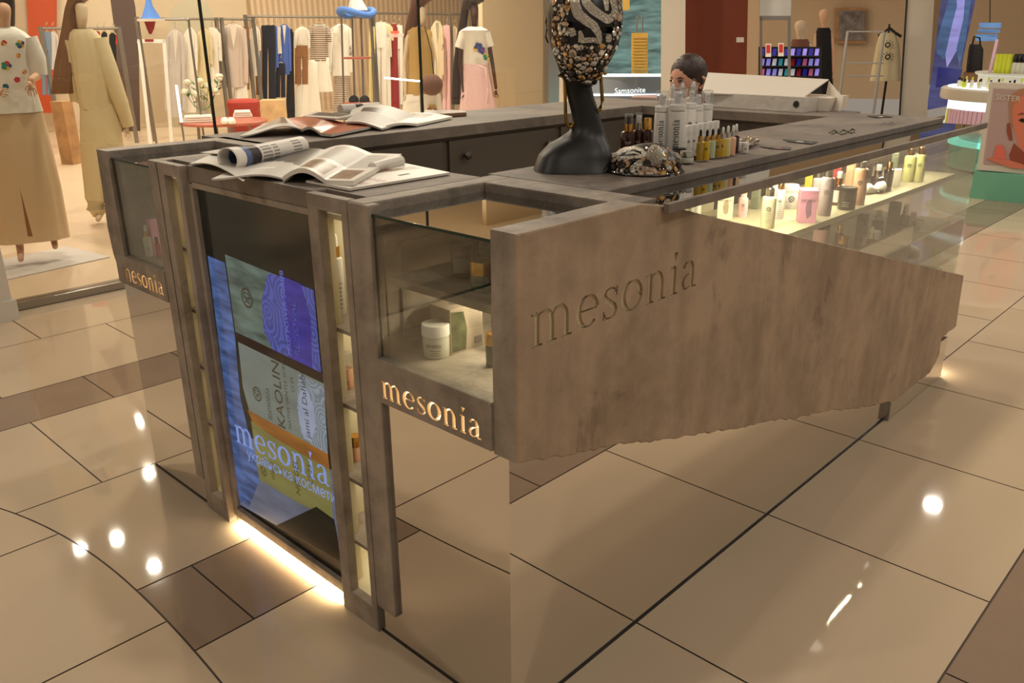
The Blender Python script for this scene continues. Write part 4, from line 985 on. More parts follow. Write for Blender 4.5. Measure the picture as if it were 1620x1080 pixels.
# back worktop
m5 = thing('open_magazine', 'open magazine with orange spread on the far worktop', 'magazine', at_z(500, 205, ZT))
leaf(m5, 'left_pages', Q((380, 219), (478, 214), (460, 200), (420, 203)), .004, lambda u, v: .003+.028*math.sin(PI*u*.9)*u*1.3+.01*(1-u)*v, lambda u, v: 1 if rect(u, v, .15, .8, .3, 1) else 0, ['page', 'print_photo'])
leaf(m5, 'right_pages', Q((478, 214), (525, 219), (602, 203), (452, 196)), .008, lambda u, v: .004+.016*math.sin(PI*min(1, u*1.4+.1)), lambda u, v: 1 if not rect(u, v, .42, .46, .2, .8) else 2, ['page', 'print_orange', 'print_pink'])
m6 = thing('magazine', 'small folded magazine lying on the orange spread', 'magazine', at_z(535, 197, ZT+.02))
leaf(m6, 'pages', Q((480, 197), (533, 203), (568, 196), (500, 189)), .006, lambda u, v: .022+.004*u, lambda u, v: 1 if rect(u, v, .1, .9, .3, .95) else 0, ['page', 'print_dark'])
m7 = thing('open_magazine', 'open grey and white magazine with folded-over page, far worktop middle', 'magazine', at_z(640, 192, ZT))
leaf(m7, 'left_pages', Q((548, 203), (604, 208), (668, 192), (560, 187)), .006, lambda u, v: .003+.045*math.sin(PI*min(1, .25+u*.75))*(.35+.65*v), lambda u, v: 1 if rect(u, v, .2, .55, .55, .8) else (2 if int(v*40) % 3 == 0 and rect(u, v, .1, .9, .05, .5) else 0), ['page', 'print_dark', 'text_lines'], nv=40)
leaf(m7, 'right_pages', Q((604, 206), (660, 201), (716, 189), (640, 184)), .008, lambda u, v: .002+.008*math.sin(PI*u), lambda u, v: 1 if rect(u, v, .2, .7, .5, .9) else 0, ['page_white', 'print_brown'])
m8 = thing('rolled_magazine', 'rolled magazine end with dark picture behind the open grey magazine', 'magazine', at_z(550, 192, ZT))
q = MB(); a = at_z(540, 190, ZT)+Vector((0, 0, .03)); b = at_z(600, 186, ZT)+Vector((0, 0, .03)); L5 = [a.lerp(b, t) for t in (0, .3, .31, .6, .61, 1)]
q.tube([a, a.lerp(b, .35)], .027, 18, mi=0); q.tube([a.lerp(b, .35), a.lerp(b, .55)], .0272, 18, mi=1); q.tube([a.lerp(b, .55), b], .027, 18, mi=0); q.build('cover', ['page', 'print_dark'], m8, True)
m9 = thing('magazine', 'brown edged stack of thin brochures at the right end of the magazines', 'magazine', at_z(700, 184, ZT))
leaf(m9, 'pages', Q((670, 188), (738, 184), (735, 180), (672, 180)), .012, lambda u, v: .002, lambda u, v: 0, ['print_brown'])
m10 = thing('magazine', 'flat pinkish brochure on the far worktop corner', 'magazine', at_z(1018, 156, ZT))
leaf(m10, 'pages', Q((999, 157), (1040, 158), (1038, 153), (1004, 154)), .008, lambda u, v: .001, lambda u, v: 0, ['print_pink'])
# cards and emblem on the side worktop
mat('card_dark', (44, 46, 42), .4); mat('emblem_metal', (120, 124, 108), .2, .8)
for i, (pts, lb) in enumerate(((((1238, 221), (1246, 225), (1285, 229), (1294, 225)), 'dark business card nearest the middle of the side worktop'), (((1202, 233), (1218, 236), (1250, 238), (1252, 234)), 'pink and black card beside the tray end'), (((1372, 184), (1385, 187), (1412, 186), (1398, 183)), 'dark flat card at the far corner of the worktop'))):
    t = thing('business_card', lb, 'card', at_z(*pts[0], ZT)); leaf(t, 'card', Q(*pts), .0012, lambda u, v: .0002, lambda u, v: 1 if rect(u, v, .5, .75, .4, .6) else 0, ['card_dark' if i != 1 else 'print_dark', 'ink_white' if i != 1 else 'pink_carton'], 16, 8)
em = thing('inlaid_emblem', 'small metal curl emblem let into the side worktop', 'emblem', at_z(1335, 207, ZT))
q = MB()
for st in ([(1312, 210), (1320, 206), (1327, 210), (1334, 205), (1341, 209), (1348, 204), (1352, 206)], [(1316, 212), (1324, 209), (1331, 213), (1339, 211)], [(1340, 206), (1346, 211), (1352, 209)]):
    q.tube([at_z(x, y, ZT+.0015) for x, y in st], .0022, 6)
q.build('metal_curls', 'emblem_metal', em, True)
em2 = thing('inlaid_emblem', 'faint curl emblem further along the side worktop', 'emblem', at_z(1400, 196, ZT))
q = MB(); q.tube([at_z(x, y, ZT+.0008) for x, y in ((1393, 198), (1399, 194), (1404, 197), (1410, 194), (1415, 196), (1409, 199))], .0014, 6); q.build('metal_curls', 'print_grey', em2, True)
# white box with open lid, film-wrapped box in front
mat('box_white', (214, 204, 190), .5); mat('film_wrap', (216, 210, 200), .12, coat=1., bump=.5, bscale=25)
ob = thing('open_box', 'large flat white carton with raised lid and loose side flap on the end worktop', 'box', at_z(1240, 172, ZT))
q = MB(); a = at_z(1118, 168, ZT); b = at_z(1300, 177, ZT)
dx = (b-a); q_ = dx.normalized(); nn = Vector((q_.y, -q_.x, 0)); nn = nn if nn.dot(VF) > 0 else -nn
P = lambda s, t, z: a+q_*(s*dx.length)+nn*t+Vector((0, 0, z))
# tray of the box behind the wrapped one
q.add([P(0, .03, 0), P(1.03, .03, 0), P(1.03, .24, 0), P(0, .24, 0), P(0, .03, .05), P(1.03, .03, .05), P(1.03, .24, .05), P(0, .24, .05)], [(0, 3, 2, 1), (0, 1, 5, 4), (1, 2, 6, 5), (2, 3, 7, 6), (3, 0, 4, 7), (4, 5, 6, 7)]); q.build('tray', 'box_white', ob)
def at_n(px, py, t):
    """point on the upright plane parallel to the box front, t metres behind it"""
    d = ray(px, py); o = a+nn*t; return CAM+d*((o-CAM).dot(nn)/d.dot(nn))
q = MB(); L1, L2, L3, L4 = at_n(1110, 148, -.02), at_n(1271, 155, -.02), at_n(1311, 127, .24), at_n(1120, 116, .24)
th = Vector((0, 0, .004)); q.add([L1, L2, L3, L4]+[p+th for p in (L1, L2, L3, L4)], [(0, 1, 2, 3), (4, 7, 6, 5), (0, 4, 5, 1), (1, 5, 6, 2), (2, 6, 7, 3), (3, 7, 4, 0)]); q.build('lid', 'box_white', ob)
q = MB(); F1, F2, F3, F4 = at_n(1311, 128, .235), at_n(1334, 155, .05), at_n(1329, 176, .02), at_n(1303, 168, .18); th = Vector((.003, 0, 0))
q.add([F1, F2, F3, F4]+[p+th for p in (F1, F2, F3, F4)], [(0, 1, 2, 3), (4, 7, 6, 5), (0, 4, 5, 1), (1, 5, 6, 2), (2, 6, 7, 3), (3, 7, 4, 0)]); q.build('side_flap', 'box_white', ob)
wb = thing('wrapped_box', 'long white box in shiny film with round black emblem, before the open lid', 'box', at_z(1200, 172, ZT))
f0, f1 = at_z(1118, 168, ZT), at_z(1270, 178, ZT); b1 = at_z(1305, 174, ZT); d_ = (b1-f1); hb_ = at_x(1270, 154, f1.x).z-ZT
q = MB(); q.add([f0, f1, f1+d_, f0+d_]+[p+Vector((0, 0, hb_)) for p in (f0, f1, f1+d_, f0+d_)], [(0, 3, 2, 1), (4, 5, 6, 7), (0, 1, 5, 4), (1, 2, 6, 5), (2, 3, 7, 6), (3, 0, 4, 7)], 0); q.build('body', 'film_wrap', wb)
q = MB(); u_ = (f1-f0).normalized(); nf_ = Vector((u_.y, -u_.x, 0)); nf_ = nf_ if nf_.dot(VF) < 0 else -nf_
c_ = f0+(f1-f0)*.93+Vector((0, 0, hb_*.52))+nf_*.001; n_ = 20; q.add([c_+u_*(.013*math.cos(2*PI*k/n_))+Vector((0, 0, .013*math.sin(2*PI*k/n_))) for k in range(n_)], [tuple(range(n_))]); q.build('emblem', 'ink', wb)

# ================================================================== PICTURE ON THE SCREEN
def emat(name, rgb, s, scale=8., var=.5, wave=False):
    m = bpy.data.materials.new(name); m.use_nodes = True; MATS[name] = m
    nt = m.node_tree; N = nt.nodes; L = nt.links; b = N['Principled BSDF']; b.inputs['Base Color'].default_value = (0, 0, 0, 1); b.inputs['Roughness'].default_value = .12
    tc = N.new('ShaderNodeTexCoord')
    if wave:
        n = N.new('ShaderNodeTexVoronoi'); n.inputs['Scale'].default_value = scale; L.new(tc.outputs['Object'], n.inputs['Vector'])
        sn = N.new('ShaderNodeMath'); sn.operation = 'MULTIPLY'; sn.inputs[1].default_value = 34; L.new(n.outputs['Distance'], sn.inputs[0])
        s2 = N.new('ShaderNodeMath'); s2.operation = 'SINE'; L.new(sn.outputs[0], s2.inputs[0]); src = s2.outputs[0]; lo, hi = -1, 1
    else:
        mp = N.new('ShaderNodeMapping'); mp.inputs['Scale'].default_value = (1, 1, 5); mp.inputs['Rotation'].default_value = (-.45, 0, 0); L.new(tc.outputs['Object'], mp.inputs['Vector'])
        n = N.new('ShaderNodeTexNoise'); n.inputs['Scale'].default_value = scale; n.inputs['Detail'].default_value = 3; L.new(mp.outputs[0], n.inputs['Vector']); src = n.outputs['Fac']; lo, hi = .3, .7
    r = N.new('ShaderNodeMapRange'); r.inputs[1].default_value = lo; r.inputs[2].default_value = hi; r.inputs[3].default_value = s*(1-var); r.inputs[4].default_value = s*(1+var); L.new(src, r.inputs[0])
    b.inputs['Emission Color'].default_value = (*lin(rgb), 1); L.new(r.outputs[0], b.inputs['Emission Strength'])
    return m
emat('scr_dark', (26, 27, 20), .55, 4); emat('scr_blue', (70, 92, 140), .75, 9, .6); emat('scr_olive', (78, 92, 84), .9, 10, .45); emat('scr_violet', (58, 52, 140), .7, 12, .25)
emat('scr_orna', (72, 80, 150), .75, 15, .30, True); emat('scr_brown', (30, 18, 16), .8, 5, .3); emat('scr_cream', (112, 120, 112), .72, 4, .15); emat('scr_orange', (146, 92, 34), .72, 5, .35)
emat('scr_yellow', (122, 118, 66), .72, 5, .2); emat('scr_label', (146, 156, 178), .72, 4, .08); emat('scr_text', (120, 140, 200), .9, 4, .05); emat('scr_ink', (60, 52, 34), .8, 4, .05); emat('scr_grey', (92, 98, 116), .8, 5, .25)
emat('scr_label2', (104, 110, 190), .8, 4, .1); emat('scr_ornag', (112, 122, 130), .9, 20, .25, True)
def sp(X, Y, k=0): p = at_x(150+X/2.455, 400+Y/2.455, .9655-.0002*k); p.y = min(max(p.y, 1.4825), 1.9965); p.z = min(max(p.z, .046), .951); return p
def spoly(name, m, pts, k): q = MB(); q.add([sp(x, y, k) for x, y in pts], [tuple(range(len(pts)))]); return q.build(name, m, scr)
spoly('picture_background', 'scr_dark', [(380, -350), (900, -250), (960, 1200), (560, 960)], 1)
spoly('picture_lower_ground', 'scr_grey', [(560, 700), (960, 860), (960, 1200), (560, 975)], 2)
spoly('picture_left_jars', 'scr_blue', [(438, 10), (505, 38), (545, 330), (565, 560), (640, 880), (600, 985), (560, 960), (500, 500)], 3)
spoly('picture_top_jar', 'scr_olive', [(505, 5), (835, 138), (880, 480), (548, 318)], 4)
spoly('picture_lace_band', 'scr_orna', [(672, 78), (720, 90), (850, 145), (880, 478), (700, 395), (655, 300), (648, 180)], 5)
spoly('picture_violet_band', 'scr_violet', [(735, 92), (800, 120), (838, 250), (845, 452), (760, 412), (738, 260)], 6)
spoly('picture_shadow_gap', 'scr_brown', [(545, 305), (885, 468), (890, 508), (556, 345)], 7)
spoly('picture_pale_jar', 'scr_cream', [(556, 345), (890, 505), (905, 785), (600, 615), (575, 520)], 5)
spoly('picture_lace_edge', 'scr_ornag', [(790, 470), (890, 520), (905, 780), (850, 752), (800, 700), (785, 600)], 6)
spoly('picture_oval_label', 'scr_label', [(808, 515), (826, 535), (850, 600), (858, 670), (842, 735), (812, 720), (792, 640), (790, 560)], 7)
spoly('picture_orange_band', 'scr_orange', [(592, 608), (905, 780), (912, 840), (700, 720), (612, 655)], 8)
spoly('picture_yellow_jar', 'scr_yellow', [(606, 650), (700, 720), (912, 838), (925, 1035), (800, 975), (640, 880)], 6)
spoly('picture_bottom', 'scr_dark', [(700, 1060), (860, 985), (930, 1035), (960, 1200), (800, 1110)], 7)
q = MB(); a, b = sp(548, 742-12, 10), sp(916, 912, 10); word(q, 'mesonia', a+Vector((0, 0, 0)), (b-a).normalized(), (0, 0, 1), .052, (-1, 0, 0), wide=(b-a).length, bold=1.25); q.build('picture_name', 'scr_text', scr)
up, lf = Vector((0, 0, 1)), Vector((0, 1, 0))
def stext(t, X, Y, size, m, vert=True, nm='picture_text'):
    o = sp(X, Y, 11)
    if vert: return sans(t, o, up, lf, size, nm, m, scr)
    a, b = sp(X, Y, 11), sp(X+100, Y+52, 11); return sans(t, a, (b-a).normalized(), up, size, nm, m, scr)
stext('KAOLIN', 742, 690, .050, 'scr_ink'); stext('NATIVE GENTLE SCRUB', 764, 688, .018, 'scr_ink'); stext('CI 24', 775, 545, .018, 'scr_ink')
stext('jami al Dahabi', 838, 722, .030, 'scr_ink'); stext('MILD POWER SCRUB', 765, 400, .022, 'scr_label2'); stext('REMOVAL', 800, 405, .030, 'scr_orna')
stext('NO GEL', 800, 945, .028, 'scr_ink'); stext('CI 25', 848, 905, .026, 'scr_ink')
q = MB(); a = sp(690, 652, 11); word(q, 'mesonia', a, up, lf, .017, (-1, 0, 0), wide=.088, bold=1.2); a = sp(700, 886, 11); word(q, 'sonia', a, up, lf, .015, (-1, 0, 0), wide=.055, bold=1.2); q.build('picture_name', 'scr_ink', scr)
stext('українська косметика', 592, 795, .043, 'scr_text', False)
for (X, Y, R_) in ((630, 548, .020), (655, 846, .015), (590, 175, .026)):
    o = sp(X, Y, 11); q = MB(); n = 24
    q.add([o+lf*(R_*f*math.cos(2*PI*k/n))+up*(R_*f*math.sin(2*PI*k/n)) for f in (1, .8) for k in range(n)], [(k, (k+1) % n, n+(k+1) % n, n+k) for k in range(n)])
    for sg in (-1, 1):
        pts = [(sg*R_*.08, R_*.5), (sg*R_*.5, R_*.4), (sg*R_*.5, 0), (sg*R_*.1, -.02*R_), (sg*R_*.14, -.4*R_), (sg*R_*.45, -.45*R_)]
        for (ax_, ay_), (bx_, by_) in zip(pts, pts[1:]):
            l = math.hypot(bx_-ax_, by_-ay_); nx, ny = -(by_-ay_)/l*R_*.08, (bx_-ax_)/l*R_*.08
            q.add([o+lf*(x)+up*y for x, y in ((ax_+nx, ay_+ny), (bx_+nx, by_+ny), (bx_-nx, by_-ny), (ax_-nx, ay_-ny))], [(0, 1, 2, 3)])
    q.build('picture_emblem', 'scr_ink', scr)

# ================================================================== FIGURE AND CLOTH BUILDERS
class Plane:
    """upright plane through a point at camera distance dep, square to the line of sight"""
    def __init__(s, px, dep, py=57):
        s.o = at_d(px, py, dep); h = Vector((s.o.x, s.o.y, 0)).normalized(); s.f = h; s.u = Vector((h.y, -h.x, 0)); s.k = dep/FOC
        if s.u.dot(VU) < 0: s.u = -s.u
    def at(s, px, py, off=0.):
        d = ray(px, py); t = (s.o+s.f*off-CAM).dot(s.f)/d.dot(s.f); return CAM+d*t
def loft(P, rows, df=.5, fold=0., nf=9, n=44, mb=None, off=0., mi=None, ph=0., cap=True, pw=1.):
    mb = mb or MB(); vs = []; m = len(rows)
    for i, row in enumerate(rows):
        py, l, r_ = row[:3]; d_ = row[3] if len(row) > 3 else df; o_ = off+(row[4] if len(row) > 4 else 0)
        a, b = P.at(l, py, o_), P.at(r_, py, o_); c = (a+b)/2; hw = (b-a).length/2; fo = fold*(i/(m-1))**.7
        for k in range(n):
            g = 2*PI*k/n; ca, sa = math.cos(g), math.sin(g)
            if pw != 1: ca = math.copysign(abs(ca)**pw, ca); sa = math.copysign(abs(sa)**pw, sa)
            rr = 1+fo*math.sin(nf*g+ph+i*.12)+fo*.5*math.sin((nf*2+3)*g+ph*2)
            vs.append(c+P.u*(hw*ca*(1 if abs(ca) > .9 else rr))+P.f*(hw*d_*sa*rr))
    fs = [(i*n+k, i*n+(k+1) % n, (i+1)*n+(k+1) % n, (i+1)*n+k) for i in range(m-1) for k in range(n)]
    if cap: fs += [tuple(range(n))[::-1], tuple((m-1)*n+k for k in range(n))]
    return mb.add(vs, fs, mi)
def limb(P, pts, n=12, mb=None, mi=None):
    """pts: (px, py, radius px, depth offset m)"""
    mb = mb or MB(); Q_ = []; R_ = []
    for j in range(len(pts)-1):
        for t in (0, .25, .5, .75):
            a = [pts[j][k]+(pts[j+1][k]-pts[j][k])*t for k in range(4)]; Q_.append(P.at(a[0], a[1], a[3])); R_.append(a[2]*P.k)
    a = pts[-1]; Q_.append(P.at(a[0], a[1], a[3])); R_.append(a[2]*P.k)
    return mb.tube(Q_, R_, n, mi)
def figure(P, nodes, edges, parent, m, name='body', sub=2):
    """one continuous skinned surface; nodes: (px, py, radius px, depth offset)"""
    me = bpy.data.meshes.new(name); me.from_pydata([tuple(P.at(x, y, o)) for x, y, r_, o in nodes], edges, [])
    ob = bpy.data.objects.new(name, me); C.objects.link(ob); me.materials.append(MATS[m])
    md = ob.modifiers.new('s', 'SKIN'); md.use_smooth_shade = True
    for i, (x, y, r_, o) in enumerate(nodes):
        sv = me.skin_vertices[0].data[i]; sv.radius = (r_*P.k, r_*P.k*.8); sv.use_root = i == 0
    ss = ob.modifiers.new('u', 'SUBSURF'); ss.levels = sub; ss.render_levels = sub
    bpy.context.view_layer.update(); dg = bpy.context.evaluated_depsgraph_get(); new = bpy.data.meshes.new_from_object(ob.evaluated_get(dg))
    ob.modifiers.clear(); ob.data = new; new.name = name
    for p in new.polygons: p.use_smooth = True
    if parent: ob.parent = parent; ob.matrix_parent_inverse = inv(parent)
    return ob
def hand(P, x, y, dx, dy, parent, m, s=6., off=-.02):
    """palm, four fingers and a thumb hanging from a wrist, one mesh; s = palm length in px"""
    nodes = [(x, y, s*.26, off), (x+dx*s*.55, y+dy*s*.55, s*.34, off), (x+dx*s, y+dy*s, s*.32, off)]; edges = [(0, 1), (1, 2)]
    nx, ny = -dy, dx
    for i, f in enumerate((-.42, -.15, .13, .38)):
        L_ = s*(.8, .95, .9, .7)[i]; b = len(nodes)
        nodes += [(x+dx*s*1.05+nx*s*f, y+dy*s*1.05+ny*s*f, s*.11, off), (x+dx*(s+L_*.55)+nx*s*f*1.2, y+dy*(s+L_*.55)+ny*s*f*1.2, s*.10, off-.008), (x+dx*(s+L_)+nx*s*f*1.1, y+dy*(s+L_)+ny*s*f*1.1, s*.075, off+.004)]
        edges += [(2, b), (b, b+1), (b+1, b+2)]
    b = len(nodes); nodes += [(x+dx*s*.55+nx*s*.5, y+dy*s*.55+ny*s*.5, s*.13, off-.01), (x+dx*s*1.0+nx*s*.72, y+dy*s*1.0+ny*s*.72, s*.09, off-.015)]; edges += [(1, b), (b, b+1)]
    return figure(P, nodes, edges, parent, m, 'hand', 1)

mat('cloth_white', (244, 238, 226), .8, bump=.5, bscale=9); mat('cloth_cream', (226, 212, 170), .7, bump=.2, bscale=18); mat('cloth_sand', (228, 198, 160), .5, bump=.5, bscale=6); mat('cloth_khaki', (222, 204, 162), .6, bump=.7, bscale=8)
mat('cloth_grey', (206, 198, 192), .8); mat('cloth_blazer', (216, 200, 190), .8); mat('cloth_brown', (150, 104, 62), .8); mat('cloth_denim', (122, 138, 158), .8); mat('cloth_navy', (26, 28, 46), .8); mat('cloth_blue', (84, 116, 204), .8)
mat('cloth_black', (22, 21, 24), .8); mat('cloth_pink', (240, 190, 190), .7); mat('cloth_red', (150, 40, 42), .8); mat('cloth_yellow', (222, 204, 140), .8); mat('cloth_beige', (226, 206, 170), .8); mat('cloth_gold', (186, 150, 84), .6)
mat('cloth_pale_pink', (244, 206, 208), .55, bump=.15, bscale=16); mat('fur_brown', (116, 82, 66), .9, bump=1., bscale=60); mat('cloth_dkred', (180, 36, 46), .8); mat('cloth_coral', (214, 66, 48), .8); mat('cloth_brown_top', (128, 84, 66), .8)
mat('skin_mannequin', (224, 178, 146), .45); mat('skin_cream', (222, 200, 168), .5); mat('skin_dark', (78, 48, 38), .5); mat('skin_woman', (210, 156, 130), .5); mat('hair_brown', (132, 94, 64), .5, bump=.4, bscale=90); mat('hair_dark', (52, 36, 30), .4, bump=.3, bscale=90)
mat('hair_auburn', (96, 58, 42), .4, bump=.3, bscale=90); mat('hanger_wood', (196, 176, 140), .5); mat('rack_metal', (150, 146, 138), .35, .8)
mat('fl_red', (206, 40, 60), .6); mat('fl_yellow', (236, 190, 50), .6); mat('fl_blue', (60, 70, 140), .6); mat('fl_green', (40, 140, 110), .6); mat('fl_pink', (214, 90, 150), .6)
def stripes(name, a, b_, scale, axis=2):
    m = bpy.data.materials.new(name); m.use_nodes = True; MATS[name] = m; nt = m.node_tree; N = nt.nodes; L = nt.links; b = N['Principled BSDF']; b.inputs['Roughness'].default_value = .8
    tc = N.new('ShaderNodeTexCoord'); sx = N.new('ShaderNodeSeparateXYZ'); L.new(tc.outputs['Object'], sx.inputs[0])
    mu = N.new('ShaderNodeMath'); mu.operation = 'MULTIPLY'; mu.inputs[1].default_value = scale; L.new(sx.outputs[axis], mu.inputs[0])
    fr = N.new('ShaderNodeMath'); fr.operation = 'FRACT'; L.new(mu.outputs[0], fr.inputs[0]); gt = N.new('ShaderNodeMath'); gt.operation = 'GREATER_THAN'; gt.inputs[1].default_value = .5; L.new(fr.outputs[0], gt.inputs[0])
    mx = N.new('ShaderNodeMix'); mx.data_type = 'RGBA'; mx.inputs[6].default_value = (*lin(a), 1); mx.inputs[7].default_value = (*lin(b_), 1); L.new(gt.outputs[0], mx.inputs[0]); L.new(mx.outputs[2], b.inputs['Base Color']); return m
stripes('cloth_stripe', (236, 224, 206), (104, 70, 52), 38); stripes('wall_slats', (226, 200, 168), (200, 172, 138), 9, 0)

# ================================================================== LEFT SHOP: SHELL
mat('shop_floor', (214, 190, 162), .35, var=.05, vscale=3); mat('shop_wall', (220, 200, 170), .7); mat('column_paint', (206, 198, 184), .6); mat('arch_brown', (96, 78, 70), .7); mat('arch_grey', (196, 186, 160), .7)
mat('orange_curtain', (196, 82, 40), .7, bump=.3, bscale=8); mat('window_backing', (234, 212, 176), .6)
YG = 4.66; FZ = .042
mat('shop_ceiling', (244, 234, 216), .7)
mb = MB(); mb.box(1.12, 14.0, 4.62, 4.70, 0, FZ, b=.004); struct(mb.build('trim_1', 'steel'))
mb = MB(); mb.box(-3, 14.0, 4.70, 14.2, -.03, FZ); struct(mb.build('floor_shop', 'shop_floor'))
mb = MB(); mb.box(-.6, 1.15, 4.49, 4.95, .10, 4.2); mb.box(-.62, 1.165, 4.475, 4.96, 0, .10); struct(mb.build('wall_left', 'column_paint'))
mb = MB(); mb.box(-3, 16, 13.4, 13.5, 0, 4.2); struct(mb.build('wall_back', 'shop_wall'))
mb = MB(); mb.box(-3.1, -3, 4.7, 13.5, 0, 4.2); struct(mb.build('wall_side', 'shop_wall'))
mb = MB(); mb.box(-3, 16, 4.9, 13.5, 3.9, 4.0); struct(mb.build('ceiling_shop', 'shop_ceiling'))
PB = Plane(560, 13.2); a, b = PB.at(398, 60), PB.at(768, 60)
mb = MB(); mb.box(at_y(402, 60, 13.3).x, at_y(752, 60, 13.3).x, 13.3, 13.4, 0, 3.4); struct(mb.build('wall_slatted', 'wall_slats'))
xs = [1.18, 2.413, 3.985, 5.33]
for i in range(3):
    mb = MB(); mb.box(xs[i]+.006, xs[i+1]-.006, YG-.005, YG+.005, FZ, 3.9); struct(mb.build('window_%d' % (i+1), 'shop_glass'))
mat('glass_joint', (24, 34, 26), .2)
for i in (1, 2):
    mb = MB(); mb.box(xs[i]-.006, xs[i]+.006, YG-.008, YG+.008, FZ, 3.9); struct(mb.build('trim_%d' % (i+1), 'glass_joint'))
mb = MB(); mb.box(5.29, 5.43, YG-.03, YG+.03, 0, 4.0, b=.004); struct(mb.build('trim_4', 'steel'))
mb = MB(); PP = [at_y(764, 60, 10.6), at_y(868, 60, 10.6)]; mb.box(PP[0].x, PP[1].x+.3, 10.6, 10.7, FZ, 3.9); struct(mb.build('wall_backing', 'window_backing'))
# arches and curtain at the back
Pa = Plane(190, 11.6)
def board(P, pts, name, m, th=.06, st=True, parent=None, off=0.):
    q = MB(); n = len(pts); A = [P.at(x, y, off) for x, y in pts]; B = [p+P.f*th for p in A]
    q.add(A+B, [tuple(range(n)), tuple(range(n, 2*n))[::-1]]+[(i, (i+1) % n, n+(i+1) % n, n+i) for i in range(n)]); o = q.build(name, m, parent)
    return struct(o) if st else o
def floor_y(P, px): # picture height where the plane meets the shop floor
    lo, hi = 60, 900
    for _ in range(30):
        m = (lo+hi)/2
        if P.at(px, m).z > FZ: lo = m
        else: hi = m
    return lo
fy = floor_y(Pa, 190)
board(Pa, [(150, -160), (172, -20), (180, 40), (184, 120), (186, fy), (222, fy), (219, 60), (214, 10), (200, -60), (180, -160)], 'wall_arch', 'arch_brown')
board(Pa, [(268, fy), (268, 25), (276, 8), (290, -2), (308, -5), (324, 2), (334, 14), (338, 28), (338, fy)], 'wall_niche', 'arch_grey', .03, off=.3)
board(Pa, [(36, -100), (90, -100), (89, 60), (82, fy-30), (50, fy-30), (45, 60)], 'orange_curtain', 'orange_curtain', .08, False, None, .3)
tag(bpy.data.objects['orange_curtain'], 'orange curtain hanging at the back of the clothes shop', 'curtain')
for (x, y, e) in ((1.9, 4.95, 75), (4.4, 5.1, 90), (2.7, 8.6, 62), (2.35, 8.7, 40), (2.75, 7.8, 62), (3.6, 9.8, 80), (2.9, 7.35, 50), (6.5, 7.0, 210), (8.5, 10.2, 230), (6.0, 11.6, 110), (4.2, 11.4, 60)):
    o = MB(); o.lathe([(.14, 0), (.14, .02), (.12, .025)], (x, y, 3.875), 20); tag(o.build('shop_spotlight', 'steel'), 'round spotlight in the clothes shop ceiling', 'lamp', 'round spotlights of the clothes shop')
    light('shop_lamp_light', 'AREA', (x, y, 3.85), e*.62, (1, .91, .77), .10)

# ================================================================== LEFT SHOP: CLOTHES RAILS
YR1 = 11.0
def rail(px0, px1, py, Y, label, posts=()):
    t = thing('clothes_rail', label, 'clothes rail', at_y((px0+px1)/2, py, Y).xy.to_3d()+Vector((0, 0, FZ)))
    a, b = at_y(px0, py, Y), at_y(px1, py, Y); b.z = a.z = (a.z+b.z)/2
    q = MB(); q.tube([a, b], .016, 8); q.build('rail', 'rack_metal', t, True)
    for p in posts:
        c = at_y(p, py, Y); q = MB(); q.box(c.x-.02, c.x+.02, Y-.02, Y+.02, FZ, a.z+.02); q.build('post', 'rack_metal', t)
    return t, a.z
rail(215, 402, 30, YR1, 'metal clothes rail with pale coats, left of the shop', (216, 342, 350, 400))
rail(388, 592, 27, YR1, 'metal clothes rail with blue, navy and striped clothes, middle of the shop', (388, 590))
rail(585, 735, 22, YR1, 'metal clothes rail with white and pink clothes behind the mannequins', (586, 712, 734))
